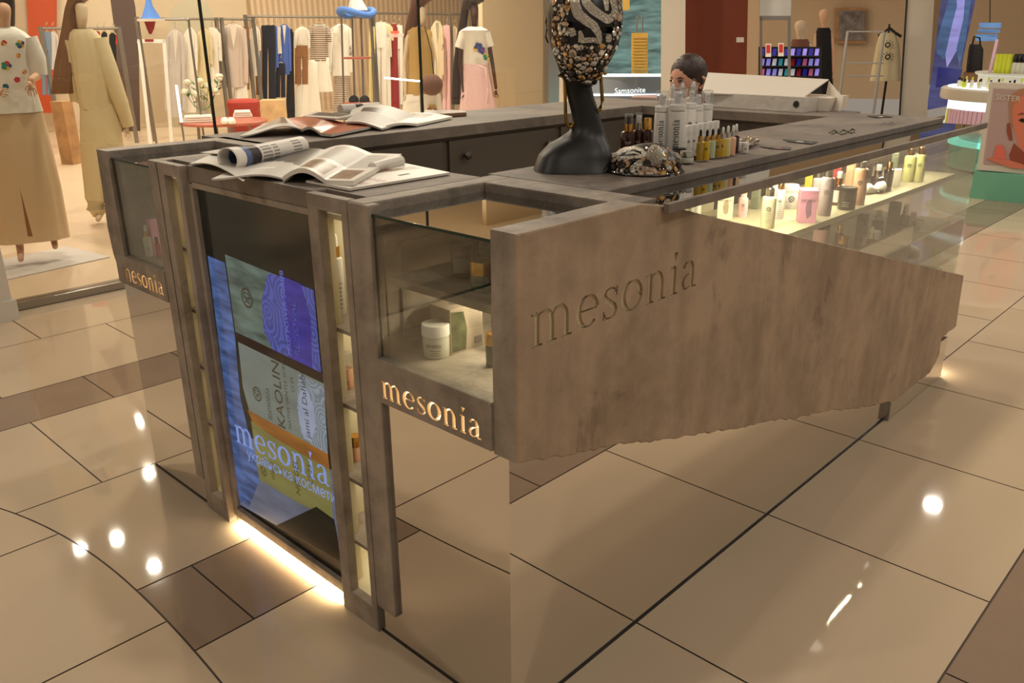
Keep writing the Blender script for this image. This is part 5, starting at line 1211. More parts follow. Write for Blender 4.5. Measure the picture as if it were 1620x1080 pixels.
def garment(name, label, cat, l, r_, t, b, m, kind='top', Y=None, group=None, m2=None, twist=0.):
    Y = Y or YR1; c = at_y((l+r_)/2, t, Y); dep = r2.dot(c-CAM); P = Plane((l+r_)/2, dep, t); w_ = r_-l; h = b-t; x0 = (l+r_)/2
    root = thing(name, label, cat, (c.x, c.y, c.z-.0), 0, group); ph = l*.7
    if kind in ('top', 'coat'):
        rows = [(t, x0-w_*.10, x0+w_*.10, .5), (t+h*.03, x0-w_*.26, x0+w_*.26, .35), (t+h*.08, x0-w_*.40, x0+w_*.40, .28), (t+h*.2, x0-w_*.40, x0+w_*.40, .32), (t+h*.55, x0-w_*.38, x0+w_*.38, .34), (b, x0-w_*.40, x0+w_*.42, .34)]
        loft(P, rows, fold=.10, nf=7, ph=ph).build('body_cloth', m, root, True)
        L_ = .42 if kind == 'top' else .85
        for sg in (-1, 1):
            limb(P, [(x0+sg*w_*.36, t+h*.09, w_*.10, 0), (x0+sg*w_*.44, t+h*(.08+L_*.5), w_*.10, -.02), (x0+sg*w_*.46, t+h*(.08+L_), w_*.09, -.02)], 10).build('sleeve', m, root, True)
        if kind == 'coat':
            q = MB(); q.add([P.at(x0-w_*.12, t+h*.02, -.05*w_*.1-.035), P.at(x0+w_*.14, t+h*.02, -.05), P.at(x0+w_*.03, t+h*.42, -w_*P.k*.16), ], [(0, 1, 2)]); q.build('lapel', m2 or 'cloth_white', root)
    elif kind == 'trousers':
        loft(P, [(t, x0-w_*.40, x0+w_*.40, .3), (t+h*.1, x0-w_*.46, x0+w_*.46, .32), (t+h*.3, x0-w_*.48, x0+w_*.48, .34)], fold=.06, nf=5, ph=ph).build('waist', m, root, True)
        for sg in (-1, 1):
            loft(P, [(t+h*.28, x0+sg*w_*.24-w_*.24, x0+sg*w_*.24+w_*.24, .6), (t+h*.6, x0+sg*w_*.25-w_*.22, x0+sg*w_*.25+w_*.22, .6), (b, x0+sg*w_*.26-w_*.23, x0+sg*w_*.26+w_*.23, .55)], fold=.07, nf=4, ph=ph, n=28).build('leg_cloth', m, root, True)
    else:
        loft(P, [(t, x0-w_*.22, x0+w_*.22, .4), (t+h*.05, x0-w_*.34, x0+w_*.34, .3), (t+h*.3, x0-w_*.34, x0+w_*.34, .36), (t+h*.65, x0-w_*.42, x0+w_*.42, .4), (b, x0-w_*.5, x0+w_*.5, .42)], fold=.12, nf=8, ph=ph).build('body_cloth', m, root, True)
    q = MB(); a = P.at(x0-w_*.3, t+h*.03); b_ = P.at(x0+w_*.3, t+h*.03); top = P.at(x0, t-2); q.tube([a, top, b_], .009, 6); q.tube([top, top+Vector((0, 0, .05)), top+Vector((.02, 0, .09))], .004, 6); q.build('hanger', 'hanger_wood', root, True)
    return root
GG = 'clothes hanging on the shop rails'
for g in (
  ('hanging_coat', 'grey long coat, leftmost on the left rail', 'coat', 262, 292, 45, 185, 'cloth_grey', 'coat'),
  ('hanging_shirt', 'pale shirt with long front, second on the left rail', 'shirt', 290, 312, 42, 178, 'cloth_white', 'top'),
  ('hanging_shirt', 'off-white shirt behind the flower vase', 'shirt', 310, 336, 44, 160, 'cloth_cream', 'top'),
  ('hanging_shirt', 'white pink-tinted shirt left of the open blazer', 'shirt', 320, 350, 43, 150, 'cloth_white', 'top'),
  ('hanging_skirt', 'long white skirt under the open blazer', 'skirt', 366, 396, 120, 184, 'cloth_white', 'dress'),
  ('hanging_blazer', 'open beige long blazer with white shirt at its front', 'blazer', 346, 391, 37, 138, 'cloth_blazer', 'coat'),
  ('hanging_trousers', 'slim brown garment beside the blazer', 'trousers', 381, 395, 42, 142, 'cloth_brown', 'trousers'),
  ('hanging_shirt', 'blue and white shirt, leftmost on the middle rail', 'shirt', 395, 412, 40, 120, 'cloth_white', 'top'),
  ('hanging_dress', 'grey blue denim dress on the middle rail', 'dress', 400, 414, 42, 120, 'cloth_denim', 'dress'),
  ('hanging_trousers', 'narrow tan trousers next to the denim dress', 'trousers', 405, 415, 46, 150, 'cloth_brown', 'trousers'),
  ('hanging_trousers', 'long navy trousers, wide pair on the middle rail', 'trousers', 411, 437, 40, 157, 'cloth_navy', 'trousers'),
  ('sleeveless_top', 'bright blue sleeveless top beside the navy trousers', 'top', 426, 441, 40, 107, 'cloth_blue', 'dress'),
  ('sleeveless_top', 'white top between the two blue garments', 'top', 433, 446, 42, 85, 'cloth_white', 'dress'),
  ('hanging_shirt', 'royal blue long sleeved shirt on the middle rail', 'shirt', 439, 460, 38, 118, 'cloth_blue', 'coat'),
  ('hanging_trousers', 'navy trousers below the royal blue shirt', 'trousers', 436, 452, 100, 154, 'cloth_navy', 'trousers'),
  ('hanging_dress', 'long slim black dress on the middle rail', 'dress', 452, 467, 46, 191, 'cloth_black', 'dress'),
  ('hanging_dress', 'long white dress reaching low beside the black dress', 'dress', 463, 510, 95, 190, 'cloth_white', 'dress'),
  ('hanging_trousers', 'brown folded trousers over the white dress', 'trousers', 466, 488, 72, 133, 'cloth_brown', 'trousers'),
  ('hanging_shirt', 'white tee with dark shoulder on the middle rail', 'shirt', 466, 490, 42, 110, 'cloth_white', 'top'),
  ('hanging_shirt', 'brown striped polo shirt on the middle rail', 'shirt', 487, 523, 38, 97, 'cloth_stripe', 'top'),
  ('hanging_skirt', 'white pleated skirt under the striped polo', 'skirt', 490, 527, 90, 145, 'cloth_white', 'dress'),
  ('hanging_dress', 'long striped dress under the white cardigan', 'dress', 527, 555, 50, 190, 'cloth_stripe', 'dress'),
  ('hanging_cardigan', 'white open shirt over the striped dress', 'cardigan', 520, 558, 38, 120, 'cloth_white', 'coat'),
  ('hanging_trousers', 'yellow trousers at the left of the right rail', 'trousers', 583, 594, 42, 178, 'cloth_yellow', 'trousers'),
  ('hanging_trousers', 'white wide trousers on the right rail', 'trousers', 592, 613, 35, 170, 'cloth_white', 'trousers'),
  ('hanging_shirt', 'pale shirt hanging beside the white trousers', 'shirt', 600, 622, 38, 90, 'cloth_cream', 'top'),
  ('hanging_dress', 'long dark red dress seen through the white frame', 'dress', 614, 632, 38, 174, 'cloth_red', 'dress'),
  ('hanging_trousers', 'slim white trousers right of the red dress', 'trousers', 624, 638, 40, 165, 'cloth_white', 'trousers'),
  ('hanging_blouse', 'beige sleeved blouse between the two dark haired mannequins', 'blouse', 681, 702, 34, 125, 'cloth_beige', 'coat'),
  ('hanging_trousers', 'pink trousers left of the pink skirted mannequin', 'trousers', 700, 713, 40, 178, 'cloth_pink', 'trousers'),
  ('hanging_jacket', 'tan jacket close to the pink skirted mannequin', 'jacket', 710, 727, 42, 160, 'cloth_sand', 'coat'),
  ('hanging_trousers', 'plain taupe trousers far left under the curtain', 'trousers', 66, 82, 50, 150, 'cloth_denim', 'trousers'),
  ('hanging_shirt', 'white shirt near the orange curtain', 'shirt', 76, 92, 50, 110, 'cloth_grey', 'top'),
  ('hanging_dress', 'bright red top on the dark rail by the arch', 'top', 150, 160, 50, 80, 'cloth_dkred', 'dress'),
  ('hanging_dress', 'black long garment beside the red top', 'dress', 158, 172, 50, 130, 'cloth_black', 'dress'),
  ('hanging_dress', 'second black garment by the brown arch', 'dress', 170, 186, 52, 125, 'cloth_black', 'dress'),
  ('sleeveless_top', 'small coral garment between the black ones', 'top', 176, 186, 54, 70, 'cloth_coral', 'dress')):
    garment(*g, group=GG)
rail(62, 188, 45, YR1, 'dark clothes rail at the far left back of the shop', (64, 188))

# ================================================================== LEFT SHOP: FURNITURE
mat('terracotta', (188, 106, 88), .35); mat('stool_red', (180, 58, 42), .6); mat('frame_white', (238, 234, 222), .4, emit=.12); mat('wood_pale', (222, 186, 136), .5, var=.25, vscale=7); mat('wood_cork', (176, 134, 92), .6, var=.3, vscale=8)
mat('leaf_green', (84, 124, 58), .5); mat('petal', (240, 238, 214), .6); mat('hat_blue', (90, 140, 226), .7); mat('tube_lamp', (255, 250, 236), .5, emit=6.); mat('red_led', (255, 60, 40), .5, emit=4.)
Pt = Plane(354, 9.0); c = Pt.at(354, 193); R_ = (Pt.at(425, 193)-Pt.at(283, 193)).length/2
t = thing('round_table', 'round terracotta display table in the shop with shoes and folded knits', 'table', (c.x, c.y, FZ))
q = MB(); q.lathe([(R_*.98, -.012), (R_, 0), (R_, .014), (R_*.99, .018), (.01, .018)], c, 48); q.build('tabletop', 'terracotta', t, True)
for k in range(4):
    a = PI/4+k*PI/2; q = MB(); q.tube([(c.x+R_*.6*math.cos(a), c.y+R_*.6*math.sin(a), c.z-.01), (c.x+R_*.65*math.cos(a), c.y+R_*.65*math.sin(a), FZ)], .018, 8); q.build('leg', 'rack_metal', t)
def on_t(px, py): return at_z(px, py, c.z+.019)
for i, (a0, a1, y0, lb) in enumerate(((292, 336, 192, 'white folded knit on the left of the terracotta table'), (370, 398, 184, 'white folded blouse behind the white shoes on the table'))):
    p0, p1 = on_t(a0, y0), on_t(a1, y0); w_ = (p1-p0).length; o = thing('folded_top', lb, 'folded clothes', (p0+p1)/2); q = MB()
    for s in range(3): q.box(-w_/2+.01*s, w_/2-.008*s, -.14, .14, .022*s, .022*s+.02, b=.008)
    q.build('folds', 'cloth_white', o, True, world=False); o.rotation_euler.z = math.atan2(-Pt.f.x, Pt.f.y)
for k, px in enumerate((356, 367)):
    p = on_t(px, 195); o = thing('white_shoe', ('left' if k == 0 else 'right')+' one of two white flat shoes on the terracotta table', 'shoe', p, 0, 'white flat shoes on the table'); o.rotation_euler.z = math.atan2(-Pt.f.x, Pt.f.y)
    q = MB(); q.lathe([(.03, 0), (.042, .006), (.042, .03), (.03, .055), (.012, .06)], (0, 0, 0), 20, sy=2.6); q.build('upper', 'cloth_white', o, True, world=False); q = MB(); q.lathe([(.043, -.001), (.044, .008)], (0, 0, 0), 20, sy=2.6); q.build('sole', 'cloth_cream', o, True, world=False)
o = thing('red_stool', 'red drum stool behind the terracotta table', 'stool', Plane(373, 9.9).at(373, 60).xy.to_3d()+Vector((0, 0, FZ))); P = Plane(373, 9.9); w_ = 25*P.k
q = MB(); q.lathe([(w_, 0), (w_, .44), (w_*1.04, .46), (w_*1.04, .52), (w_*.9, .55), (.01, .55)], o.location, 32); q.build('drum', 'stool_red', o, True)
# vase with flowers
p = on_t(322, 190); v_ = thing('flower_vase', 'glass vase of white round flowers and leaves on the table', 'vase', p)
q = MB(); q.lathe([(.05, 0), (.055, .01), (.06, .22), (.062, .24)], p, 20, cap=False); q.build('vase', 'clear_cap', v_, True)
P = Plane(320, r2.dot(p-CAM)); rn = random.Random(5)
for (x, y) in ((296, 131), (316, 129), (293, 146), (310, 150), (322, 148), (341, 145), (347, 122), (330, 136)):
    q = MB(); q.tube([p+Vector((0, 0, .1)), P.at((x+322)/2, 168), P.at(x, y)], .004, 6); q.build('stem', 'leaf_green', v_)
    cc = P.at(x, y, rn.uniform(-.05, .05)); q = MB()
    for k in range(9): d = Vector((rn.uniform(-1, 1), rn.uniform(-1, 1), rn.uniform(-.6, 1))).normalized()*.018; q.ball(cc+d, (.034, .034, .026), 8)
    q.build('bloom', 'petal', v_, True)
for k in range(26):
    x, y = rn.uniform(298, 346), rn.uniform(124, 162); cc = P.at(x, y, rn.uniform(-.08, .08)); d = Vector((rn.uniform(-1, 1), rn.uniform(-1, 1), rn.uniform(-.3, .8))).normalized(); s = d.cross(Vector((0, 0, 1))).normalized()
    q = MB(); q.add([cc, cc+d*.05+s*.025, cc+d*.10, cc+d*.05-s*.025], [(0, 1, 2, 3)]); q.build('leaf', 'leaf_green', v_)
def cube_thing(name, label, l, r_, t, b, dep, m, rz):
    P = Plane((l+r_)/2, dep); a, b_ = P.at(l, b), P.at(r_, b); w_ = (b_-a).length/1.35; h = P.at(l, t).z-P.at(l, b).z; c_ = (a+b_)/2; o = thing(name, label, 'display block', (c_.x, c_.y, FZ), rz)
    q = MB(); q.box(-w_/2, w_/2, -w_/2, w_/2, 0, max(h+P.at(l, b).z-FZ, .1), b=.004); q.build('block', m, o, world=False); return o
cube_thing('wooden_block', 'pale wooden display block below the navy trousers', 411, 461, 158, 205, 10.6, 'wood_pale', .9)
cube_thing('wooden_block', 'brown cork display block behind the jacketed mannequin', 88, 122, 160, 206, 8.6, 'wood_cork', .5)
cube_thing('wooden_block', 'brown cork block behind the long beige skirt', 8, 62, 372, 414, 5.3, 'wood_cork', .6)
def frame_stand(l0, r0_, t0, b0, dep, label, l1=None, r1_=None):
    P = Plane((l0+r0_)/2, dep); l1 = l1 or l0; r1_ = r1_ or r0_; o = thing('standing_frame', label, 'display frame', P.at((l0+r0_)/2, 60).xy.to_3d()+Vector((0, 0, FZ)))
    fb_ = floor_y(P, (l1+r1_)/2); bb_ = fb_; w_ = 5.5
    for nm, pts in (('upright', [(l0, t0), (l0+w_, t0), (l1+w_, bb_), (l1, bb_)]), ('upright', [(r0_-w_, t0), (r0_, t0), (r1_, bb_), (r1_-w_, bb_)]), ('top_bar', [(l0, t0), (r0_, t0), (r0_, t0+6), (l0, t0+6)]), ('bottom_bar', [(l1, bb_-7), (r1_, bb_-7), (r1_, bb_), (l1, bb_)])):
        q = MB(); A = [P.at(x, y) for x, y in pts]; B = [p_+P.f*.05 for p_ in A]; q.add(A+B, [(0, 1, 2, 3), (7, 6, 5, 4), (0, 4, 5, 1), (1, 5, 6, 2), (2, 6, 7, 3), (3, 7, 4, 0)]); q.build(nm, 'frame_white', o)
    return o, P
o, P = frame_stand(217, 262, 62, 221, 9.6, 'tall white standing frame at the left of the shop window', 236, 275); q = MB(); q.add([P.at(229, 62, -.01), P.at(243, 62, -.01), P.at(243, 66, -.01), P.at(229, 66, -.01)], [(0, 1, 2, 3)]); q.build('red_tag', 'cloth_red', o)
o, P = frame_stand(611, 660, 53, 184, 9.2, 'white standing frame with red lit tag, beside the tan-dressed mannequin', 615, 665)
q = MB(); a = P.at(625, 51, -.01); q.box(-.05, .05, -.01, .01, -.012, .012, M=Matrix.Translation(a)); q.build('lit_tag', 'red_led', o)
P = Plane(283, 8.2); o = thing('tube_lamp', 'upright glowing tube lamp beside the flower vase', 'lamp', P.at(286, 60).xy.to_3d()+Vector((0, 0, FZ))); a, b = P.at(279, 135), P.at(287, 193); q = MB(); q.tube([a, b], .012, 8); q.build('tube', 'tube_lamp', o); q = MB(); q.tube([b, Vector((b.x, b.y, FZ))], .010, 8); q.build('stand', 'rack_metal', o)
P = Plane(635, 8.6); o = thing('led_reflection_bar', 'thin glowing bar standing for an LED reflection in front of the white frame', 'lamp', P.at(640, 60).xy.to_3d()+Vector((0, 0, FZ))); a, b = P.at(608, 123), P.at(664, 128.5); q = MB(); q.tube([a, b], .009, 8); q.build('bar', 'tube_lamp', o); q = MB(); q.tube([b, Vector((b.x, b.y, FZ))], .007, 6); q.build('stand', 'rack_metal', o)  # reflection of an LED built as a glowing bar propped on a stand
# hats on stands
P = Plane(562, 9.4); hs = thing('hat_stand', 'metal hat stand with pink shelves, middle of the shop', 'stand', P.at(562, 60).xy.to_3d()+Vector((0, 0, FZ))); fy = floor_y(P, 562)
for x in (540, 557, 571, 588): q = MB(); q.tube([P.at(x, 26, .1 if x in (557, 571) else 0), P.at(x+6, fy, .1 if x in (557, 571) else 0)], .011, 6); q.build('pole', 'rack_metal', hs)
for y, l, r_ in ((93, 543, 586), (164, 547, 584)): a, b = P.at(l, y), P.at(r_, y); q = MB(); cc = (a+b)/2; q.lathe([(.16, 0), (.16, .02)], cc, 24); q.build('shelf', 'terracotta', hs, True)
for k, x in enumerate((560, 577)):
    a = P.at(x, 162, -.02); o = thing('black_shoe', ('left' if k == 0 else 'right')+' black shoe on the lower shelf of the hat stand', 'shoe', a); q = MB(); q.lathe([(.03, 0), (.045, .01), (.04, .05), (.02, .075), (.01, .08)], a, 16, sx=1.5); q.build('upper', 'cloth_black', o, True)
ht = thing('cone_hat', 'white cone hat with rolled blue brim on the hat stand', 'hat', P.at(560, 26)); loft(P, [(-14, 555, 560, 1), (0, 553, 573, 1), (16, 550, 582, 1)]).build('crown', 'cloth_white', ht, True)
q = MB(); cc = P.at(564, 20); q.tube([cc+Vector((.19*math.cos(2*PI*k/20), .19*math.sin(2*PI*k/20), .03*math.cos(4*PI*k/20))) for k in range(20)], .035, 10, closed=True); q.build('brim', 'hat_blue', ht, True)
P = Plane(237, 8.8); ht = thing('cone_hat', 'blue and white pointed hat hanging upside down over a rail', 'hat', P.at(238, 30)); loft(P, [(-12, 232, 236, 1), (10, 229, 242, 1), (31, 223, 256, 1)]).build('crown', 'hat_blue', ht, True); loft(P, [(30, 216, 262, 1), (34, 217, 260, 1)]).build('brim', 'cloth_white', ht, True); loft(P, [(34, 228, 246, 1), (45, 232, 244, 1), (54, 236, 240, 1)]).build('tip', 'cloth_red', ht, True)
q = MB(); a, b = P.at(218, 31), P.at(298, 31); b.z = a.z; q.tube([a, b], .012, 8); q.tube([a, Vector((a.x, a.y, FZ))], .012, 8); q.tube([b, Vector((b.x, b.y, FZ))], .012, 8); tag(q.build('metal_rail', 'rack_metal'), 'thin metal rail carrying the upside down pointed hat', 'rail')

# ================================================================== MANNEQUINS BEHIND THE GLASS
def root_at(name, label, cat, P, px, z=FZ): o = P.at(px, 60); return thing(name, label, cat, (o.x, o.y, z))
def flower(P, x, y, s, cols, parent, body, name='printed_flower'):
    cx, hw, df = body
    for k in range(5):
        a = 2*PI*k/5+x; q = MB(); fx = x+s*.55*math.cos(a); off = -hw*P.k*df*math.sqrt(max(.05, 1-((fx-cx)/hw)**2))*1.03-.006; c = P.at(fx, y+s*.55*math.sin(a), off)
        q.add([c+P.u*(s*P.k*.5*math.cos(t*PI/4))+Vector((0, 0, s*P.k*.42*math.sin(t*PI/4))) for t in range(8)], [tuple(range(8))]); q.build(name, cols[k % len(cols)], parent)
# A: tee with flowers, long sand skirt
P = Plane(15, 4.62); A_ = root_at('mannequin', 'mannequin in flower-printed white tee and long sand skirt at the left edge', 'mannequin', P, 20)
fy = floor_y(P, 60)
figure(P, [(15, 190, 17, 0), (12, 120, 18, 0), (10, 70, 17, 0), (8, 44, 9, 0), (6, 26, 13, -.02), (6, 2, 15, -.01), (42, 68, 9, 0), (62, 118, 8, .0), (47, 128, 6, -.14), (-24, 68, 9, 0), (-46, 112, 8, .02), (-14, 142, 6, -.16),
    (-8, 230, 18, 0), (18, 330, 13, -.02), (32, fy-24, 8, 0), (33, fy-2, 6, -.10), (45, 230, 18, .02), (68, 330, 12, .03), (84, fy-42, 8, .08), (88, fy-22, 6, 0)],
    [(0, 1), (1, 2), (2, 3), (3, 4), (4, 5), (2, 6), (6, 7), (7, 8), (2, 9), (9, 10), (10, 11), (0, 12), (12, 13), (13, 14), (14, 15), (0, 16), (16, 17), (17, 18), (18, 19)], A_, 'skin_mannequin')
hand(P, 46, 127, .25, .97, A_, 'skin_mannequin', 14, -.15); hand(P, -12, 142, .97, .25, A_, 'skin_mannequin', 14, -.17)
loft(P, [(42, -4, 22, .8), (50, -22, 38, .7), (60, -34, 50, .6), (90, -34, 48, .6), (130, -38, 54, .58), (178, -44, 69, .55)], fold=.06, nf=6, cap=False).build('tee', 'cloth_white', A_, True)
for sg, pts in ((1, [(42, 60, 16, 0), (56, 92, 15, 0), (60, 118, 14, .0)]), (-1, [(-30, 60, 16, 0), (-44, 88, 15, 0), (-48, 110, 14, .0)])): limb(P, pts, 16).build('sleeve', 'cloth_white', A_, True)
loft(P, [(168, -38, 64, .5), (182, -42, 69, .5), (240, -36, 84, .5), (300, -22, 98, .45), (380, -10, 112, .42)], fold=.05, nf=5, cap=False).build('skirt', 'cloth_sand', A_, True)
q = MB(); q.add([P.at(31, 296, -.21), P.at(52, 374, -.225), P.at(44, 374, -.225)], [(0, 1, 2)]); q.build('skirt_slit', 'cloth_brown', A_)
loft(P, [(-20, -12, 22, 1, .02), (10, -10, 24, .9, .03), (36, -4, 24, .7, .05), (54, 0, 22, .5, .06)]).build('hair', 'hair_dark', A_, True)
for x, y, s, c in ((6, 68, 5, ['fl_red', 'fl_yellow']), (32, 70, 7, ['fl_yellow', 'fl_blue', 'fl_green']), (29, 88, 4, ['fl_yellow', 'fl_pink']), (10, 104, 8, ['fl_green', 'fl_red', 'fl_blue', 'fl_yellow']), (27, 126, 5, ['fl_red']), (39, 114, 4, ['fl_yellow', 'fl_pink']), (9, 137, 5, ['fl_green', 'fl_blue'])):
    flower(P, x, y, s, c, A_, (8, 44, .62))
q = MB(); c = P.at(60, fy-14); q.box(-.42, .30, -.25, .25, 0, .006, M=Matrix.Translation((c.x, c.y, FZ)) @ Matrix.Rotation(.15, 4, 'Z')); tag(q.build('floor_plate', 'cloth_grey'), 'flat grey base plate under the flower tee mannequin', 'base plate')
# B: khaki jacket, long fair hair
P = Plane(150, 5.7); B_ = root_at('mannequin', 'mannequin in khaki cropped jacket and trousers with very long straight hair', 'mannequin', P, 155); fy = floor_y(P, 170)
figure(P, [(152, 195, 13, 0), (146, 120, 13, 0), (136, 70, 12, 0), (129, 46, 7, 0), (130, 32, 11, -.03), (128, 4, 13, 0), (154, 70, 7, 0), (174, 125, 6, 0), (198, 200, 5, -.02), (118, 70, 7, .03), (116, 120, 7, .08), (126, 165, 5, .1),
    (142, 240, 15, 0), (150, 310, 11, 0), (160, fy-16, 7, .02), (154, fy-3, 5, -.08), (166, 240, 15, 0), (178, 310, 11, 0), (188, fy-20, 7, .04), (184, fy-6, 5, -.05)],
    [(0, 1), (1, 2), (2, 3), (3, 4), (4, 5), (2, 6), (6, 7), (7, 8), (2, 9), (9, 10), (10, 11), (0, 12), (12, 13), (13, 14), (14, 15), (0, 16), (16, 17), (17, 18), (18, 19)], B_, 'skin_cream')
loft(P, [(46, 116, 146, .8), (52, 110, 154, .7), (64, 108, 164, .6), (90, 112, 172, .6), (130, 118, 176, .55), (172, 126, 180, .55)], fold=.05, nf=5, cap=False).build('jacket', 'cloth_khaki', B_, True)
limb(P, [(154, 62, 15, 0), (172, 110, 14, -.02), (190, 160, 12, -.03), (203, 200, 9, -.02)], 16).build('sleeve', 'cloth_khaki', B_, True)
limb(P, [(116, 64, 14, .04), (114, 110, 13, .08), (122, 160, 10, .1)], 16).build('sleeve', 'cloth_khaki', B_, True)
hand(P, 201, 200, .08, 1, B_, 'skin_cream', 10, -.03)
loft(P, [(165, 126, 182, .5), (200, 126, 192, .55), (232, 126, 196, .55)], fold=.03, nf=5).build('trouser_seat', 'cloth_khaki', B_, True)
for pts in ([(146, 225, 19, 0), (148, 270, 17, 0), (152, 330, 15, 0), (160, fy-18, 12, .02)], [(176, 225, 19, 0), (178, 270, 17, 0), (182, 330, 15, 0), (186, fy-22, 12, .04)]): limb(P, pts, 16).build('trouser_leg', 'cloth_khaki', B_, True)
loft(P, [(-22, 112, 146, 1.1, .03), (-6, 108, 148, 1.1, .03), (14, 102, 122, 1.2, .04), (50, 96, 124, .9, .05), (100, 86, 122, .7, .06), (148, 80, 118, .6, .07)], fold=.06, nf=11).build('hair', 'hair_brown', B_, True)
# C: tan dress and fur bag
P = Plane(665, 8.9); C_ = root_at('mannequin', 'mannequin in tan dress with brown fur bag and auburn hair', 'mannequin', P, 668); fy = floor_y(P, 668)
figure(P, [(664, 118, 9, 0), (664, 80, 9, 0), (663, 54, 9, 0), (664, 40, 5, 0), (669, 30, 7, -.04), (668, 10, 8, 0), (646, 56, 6, 0), (640, 100, 4.5, 0), (642, 150, 3.5, -.05), (680, 56, 6, 0), (688, 95, 4.5, 0), (690, 128, 3.5, -.08), (656, 170, 9, 0), (660, fy-8, 5, 0), (658, fy-2, 4, -.08), (674, 170, 9, 0), (676, fy-8, 5, 0), (675, fy-2, 4, -.08)],
    [(0, 1), (1, 2), (2, 3), (3, 4), (4, 5), (2, 6), (6, 7), (7, 8), (2, 9), (9, 10), (10, 11), (0, 12), (12, 13), (13, 14), (0, 15), (15, 16), (16, 17)], C_, 'skin_cream')
hand(P, 642, 150, 0, 1, C_, 'skin_cream', 6, -.05); hand(P, 690, 128, -.3, .95, C_, 'skin_cream', 6, -.09)
loft(P, [(43, 652, 676, .7), (50, 644, 683, .6), (80, 646, 686, .6), (112, 646, 690, .6), (150, 640, 697, .6)], fold=.04, nf=6, cap=False).build('dress_top', 'cloth_gold', C_, True)
loft(P, [(148, 640, 697, .6), (190, 634, 702, .6)], fold=.05, nf=7, cap=False).build('dress_skirt', 'cloth_white', C_, True); flower(P, 684, 172, 8, ['cloth_gold', 'cloth_brown'], C_, (668, 31, .62))
loft(P, [(-16, 655, 684, 1, .02), (0, 650, 684, 1, .03), (14, 648, 666, 1.2, .03), (34, 643, 662, 1, .04), (60, 638, 660, .7, .06)], fold=.05, nf=9).build('hair', 'hair_auburn', C_, True)
bg = thing('fur_bag', 'brown fur shoulder bag hanging at the tan-dressed mannequin', 'bag', P.at(683, 134, -.2)); q = MB(); c = P.at(683, 134, -.24)
q.ball(c, (.13, .10, .11), 20); q.build('body', 'fur_brown', bg, True); q = MB(); q.tube([P.at(672, 42, -.1), P.at(682, 80, -.2), P.at(686, 118, -.24)], .006, 6); q.build('strap', 'cloth_black', bg)
# D: white tee, pale pink skirt
P = Plane(752, 9.3); D_ = root_at('mannequin', 'dark-skinned mannequin in white printed tee and pale pink skirt', 'mannequin', P, 755); fy = floor_y(P, 755)
figure(P, [(755, 112, 8, 0), (752, 80, 8, 0), (750, 56, 8, 0), (750, 40, 5, 0), (751, 26, 8, -.04), (750, 6, 9, 0), (731, 60, 6, 0), (728, 100, 4.2, 0), (734, 148, 3.2, -.04), (771, 60, 6, 0), (779, 100, 4.2, 0), (785, 142, 3.2, -.04), (747, 170, 9, 0), (750, fy-8, 5, 0), (749, fy-2, 4, -.08), (765, 170, 9, 0), (768, fy-8, 5, 0), (767, fy-2, 4, -.08)],
    [(0, 1), (1, 2), (2, 3), (3, 4), (4, 5), (2, 6), (6, 7), (7, 8), (2, 9), (9, 10), (10, 11), (0, 12), (12, 13), (13, 14), (0, 15), (15, 16), (16, 17)], D_, 'skin_dark')
hand(P, 734, 148, .2, .98, D_, 'skin_dark', 7, -.05); hand(P, 785, 142, 0, 1, D_, 'skin_dark', 7, -.05)
loft(P, [(42, 740, 762, .8), (48, 728, 772, .6), (70, 732, 772, .6), (102, 733, 774, .6)], fold=.03, nf=6, cap=False).build('tee', 'cloth_white', D_, True)
for pts in ([(734, 52, 8, 0), (727, 76, 8, 0)], [(768, 52, 8, 0), (775, 74, 7, 0)]): limb(P, pts, 14).build('sleeve', 'cloth_white', D_, True)
loft(P, [(100, 733, 774, .6), (108, 733, 774, .62), (140, 730, 780, .6), (172, 727, 786, .58), (fy-22, 724, 792, .58)], fold=.05, nf=8, cap=False).build('skirt', 'cloth_pale_pink', D_, True)
q = MB(); q.tube([P.at(758, 104, -.18), P.at(768, 108, -.19), P.at(772, 140, -.2), P.at(771, 165, -.21)], .012, 6); q.build('belt_ribbon', 'cloth_pale_pink', D_, True)
for x, y, s, c in ((757, 74, 7, ['fl_blue']), (752, 77, 4, ['fl_yellow']), (763, 80, 6, ['fl_blue', 'fl_pink']), (770, 90, 6, ['fl_green', 'fl_yellow'])): flower(P, x, y, s, c, D_, (753, 21, .62))
loft(P, [(-14, 737, 764, 1, .02), (2, 731, 766, 1, .04), (16, 729, 742, 1, .04), (60, 722, 736, .9, .06), (110, 716, 730, .7, .08), (165, 714, 728, .6, .09)], fold=.04, nf=9).build('hair', 'hair_dark', D_, True)

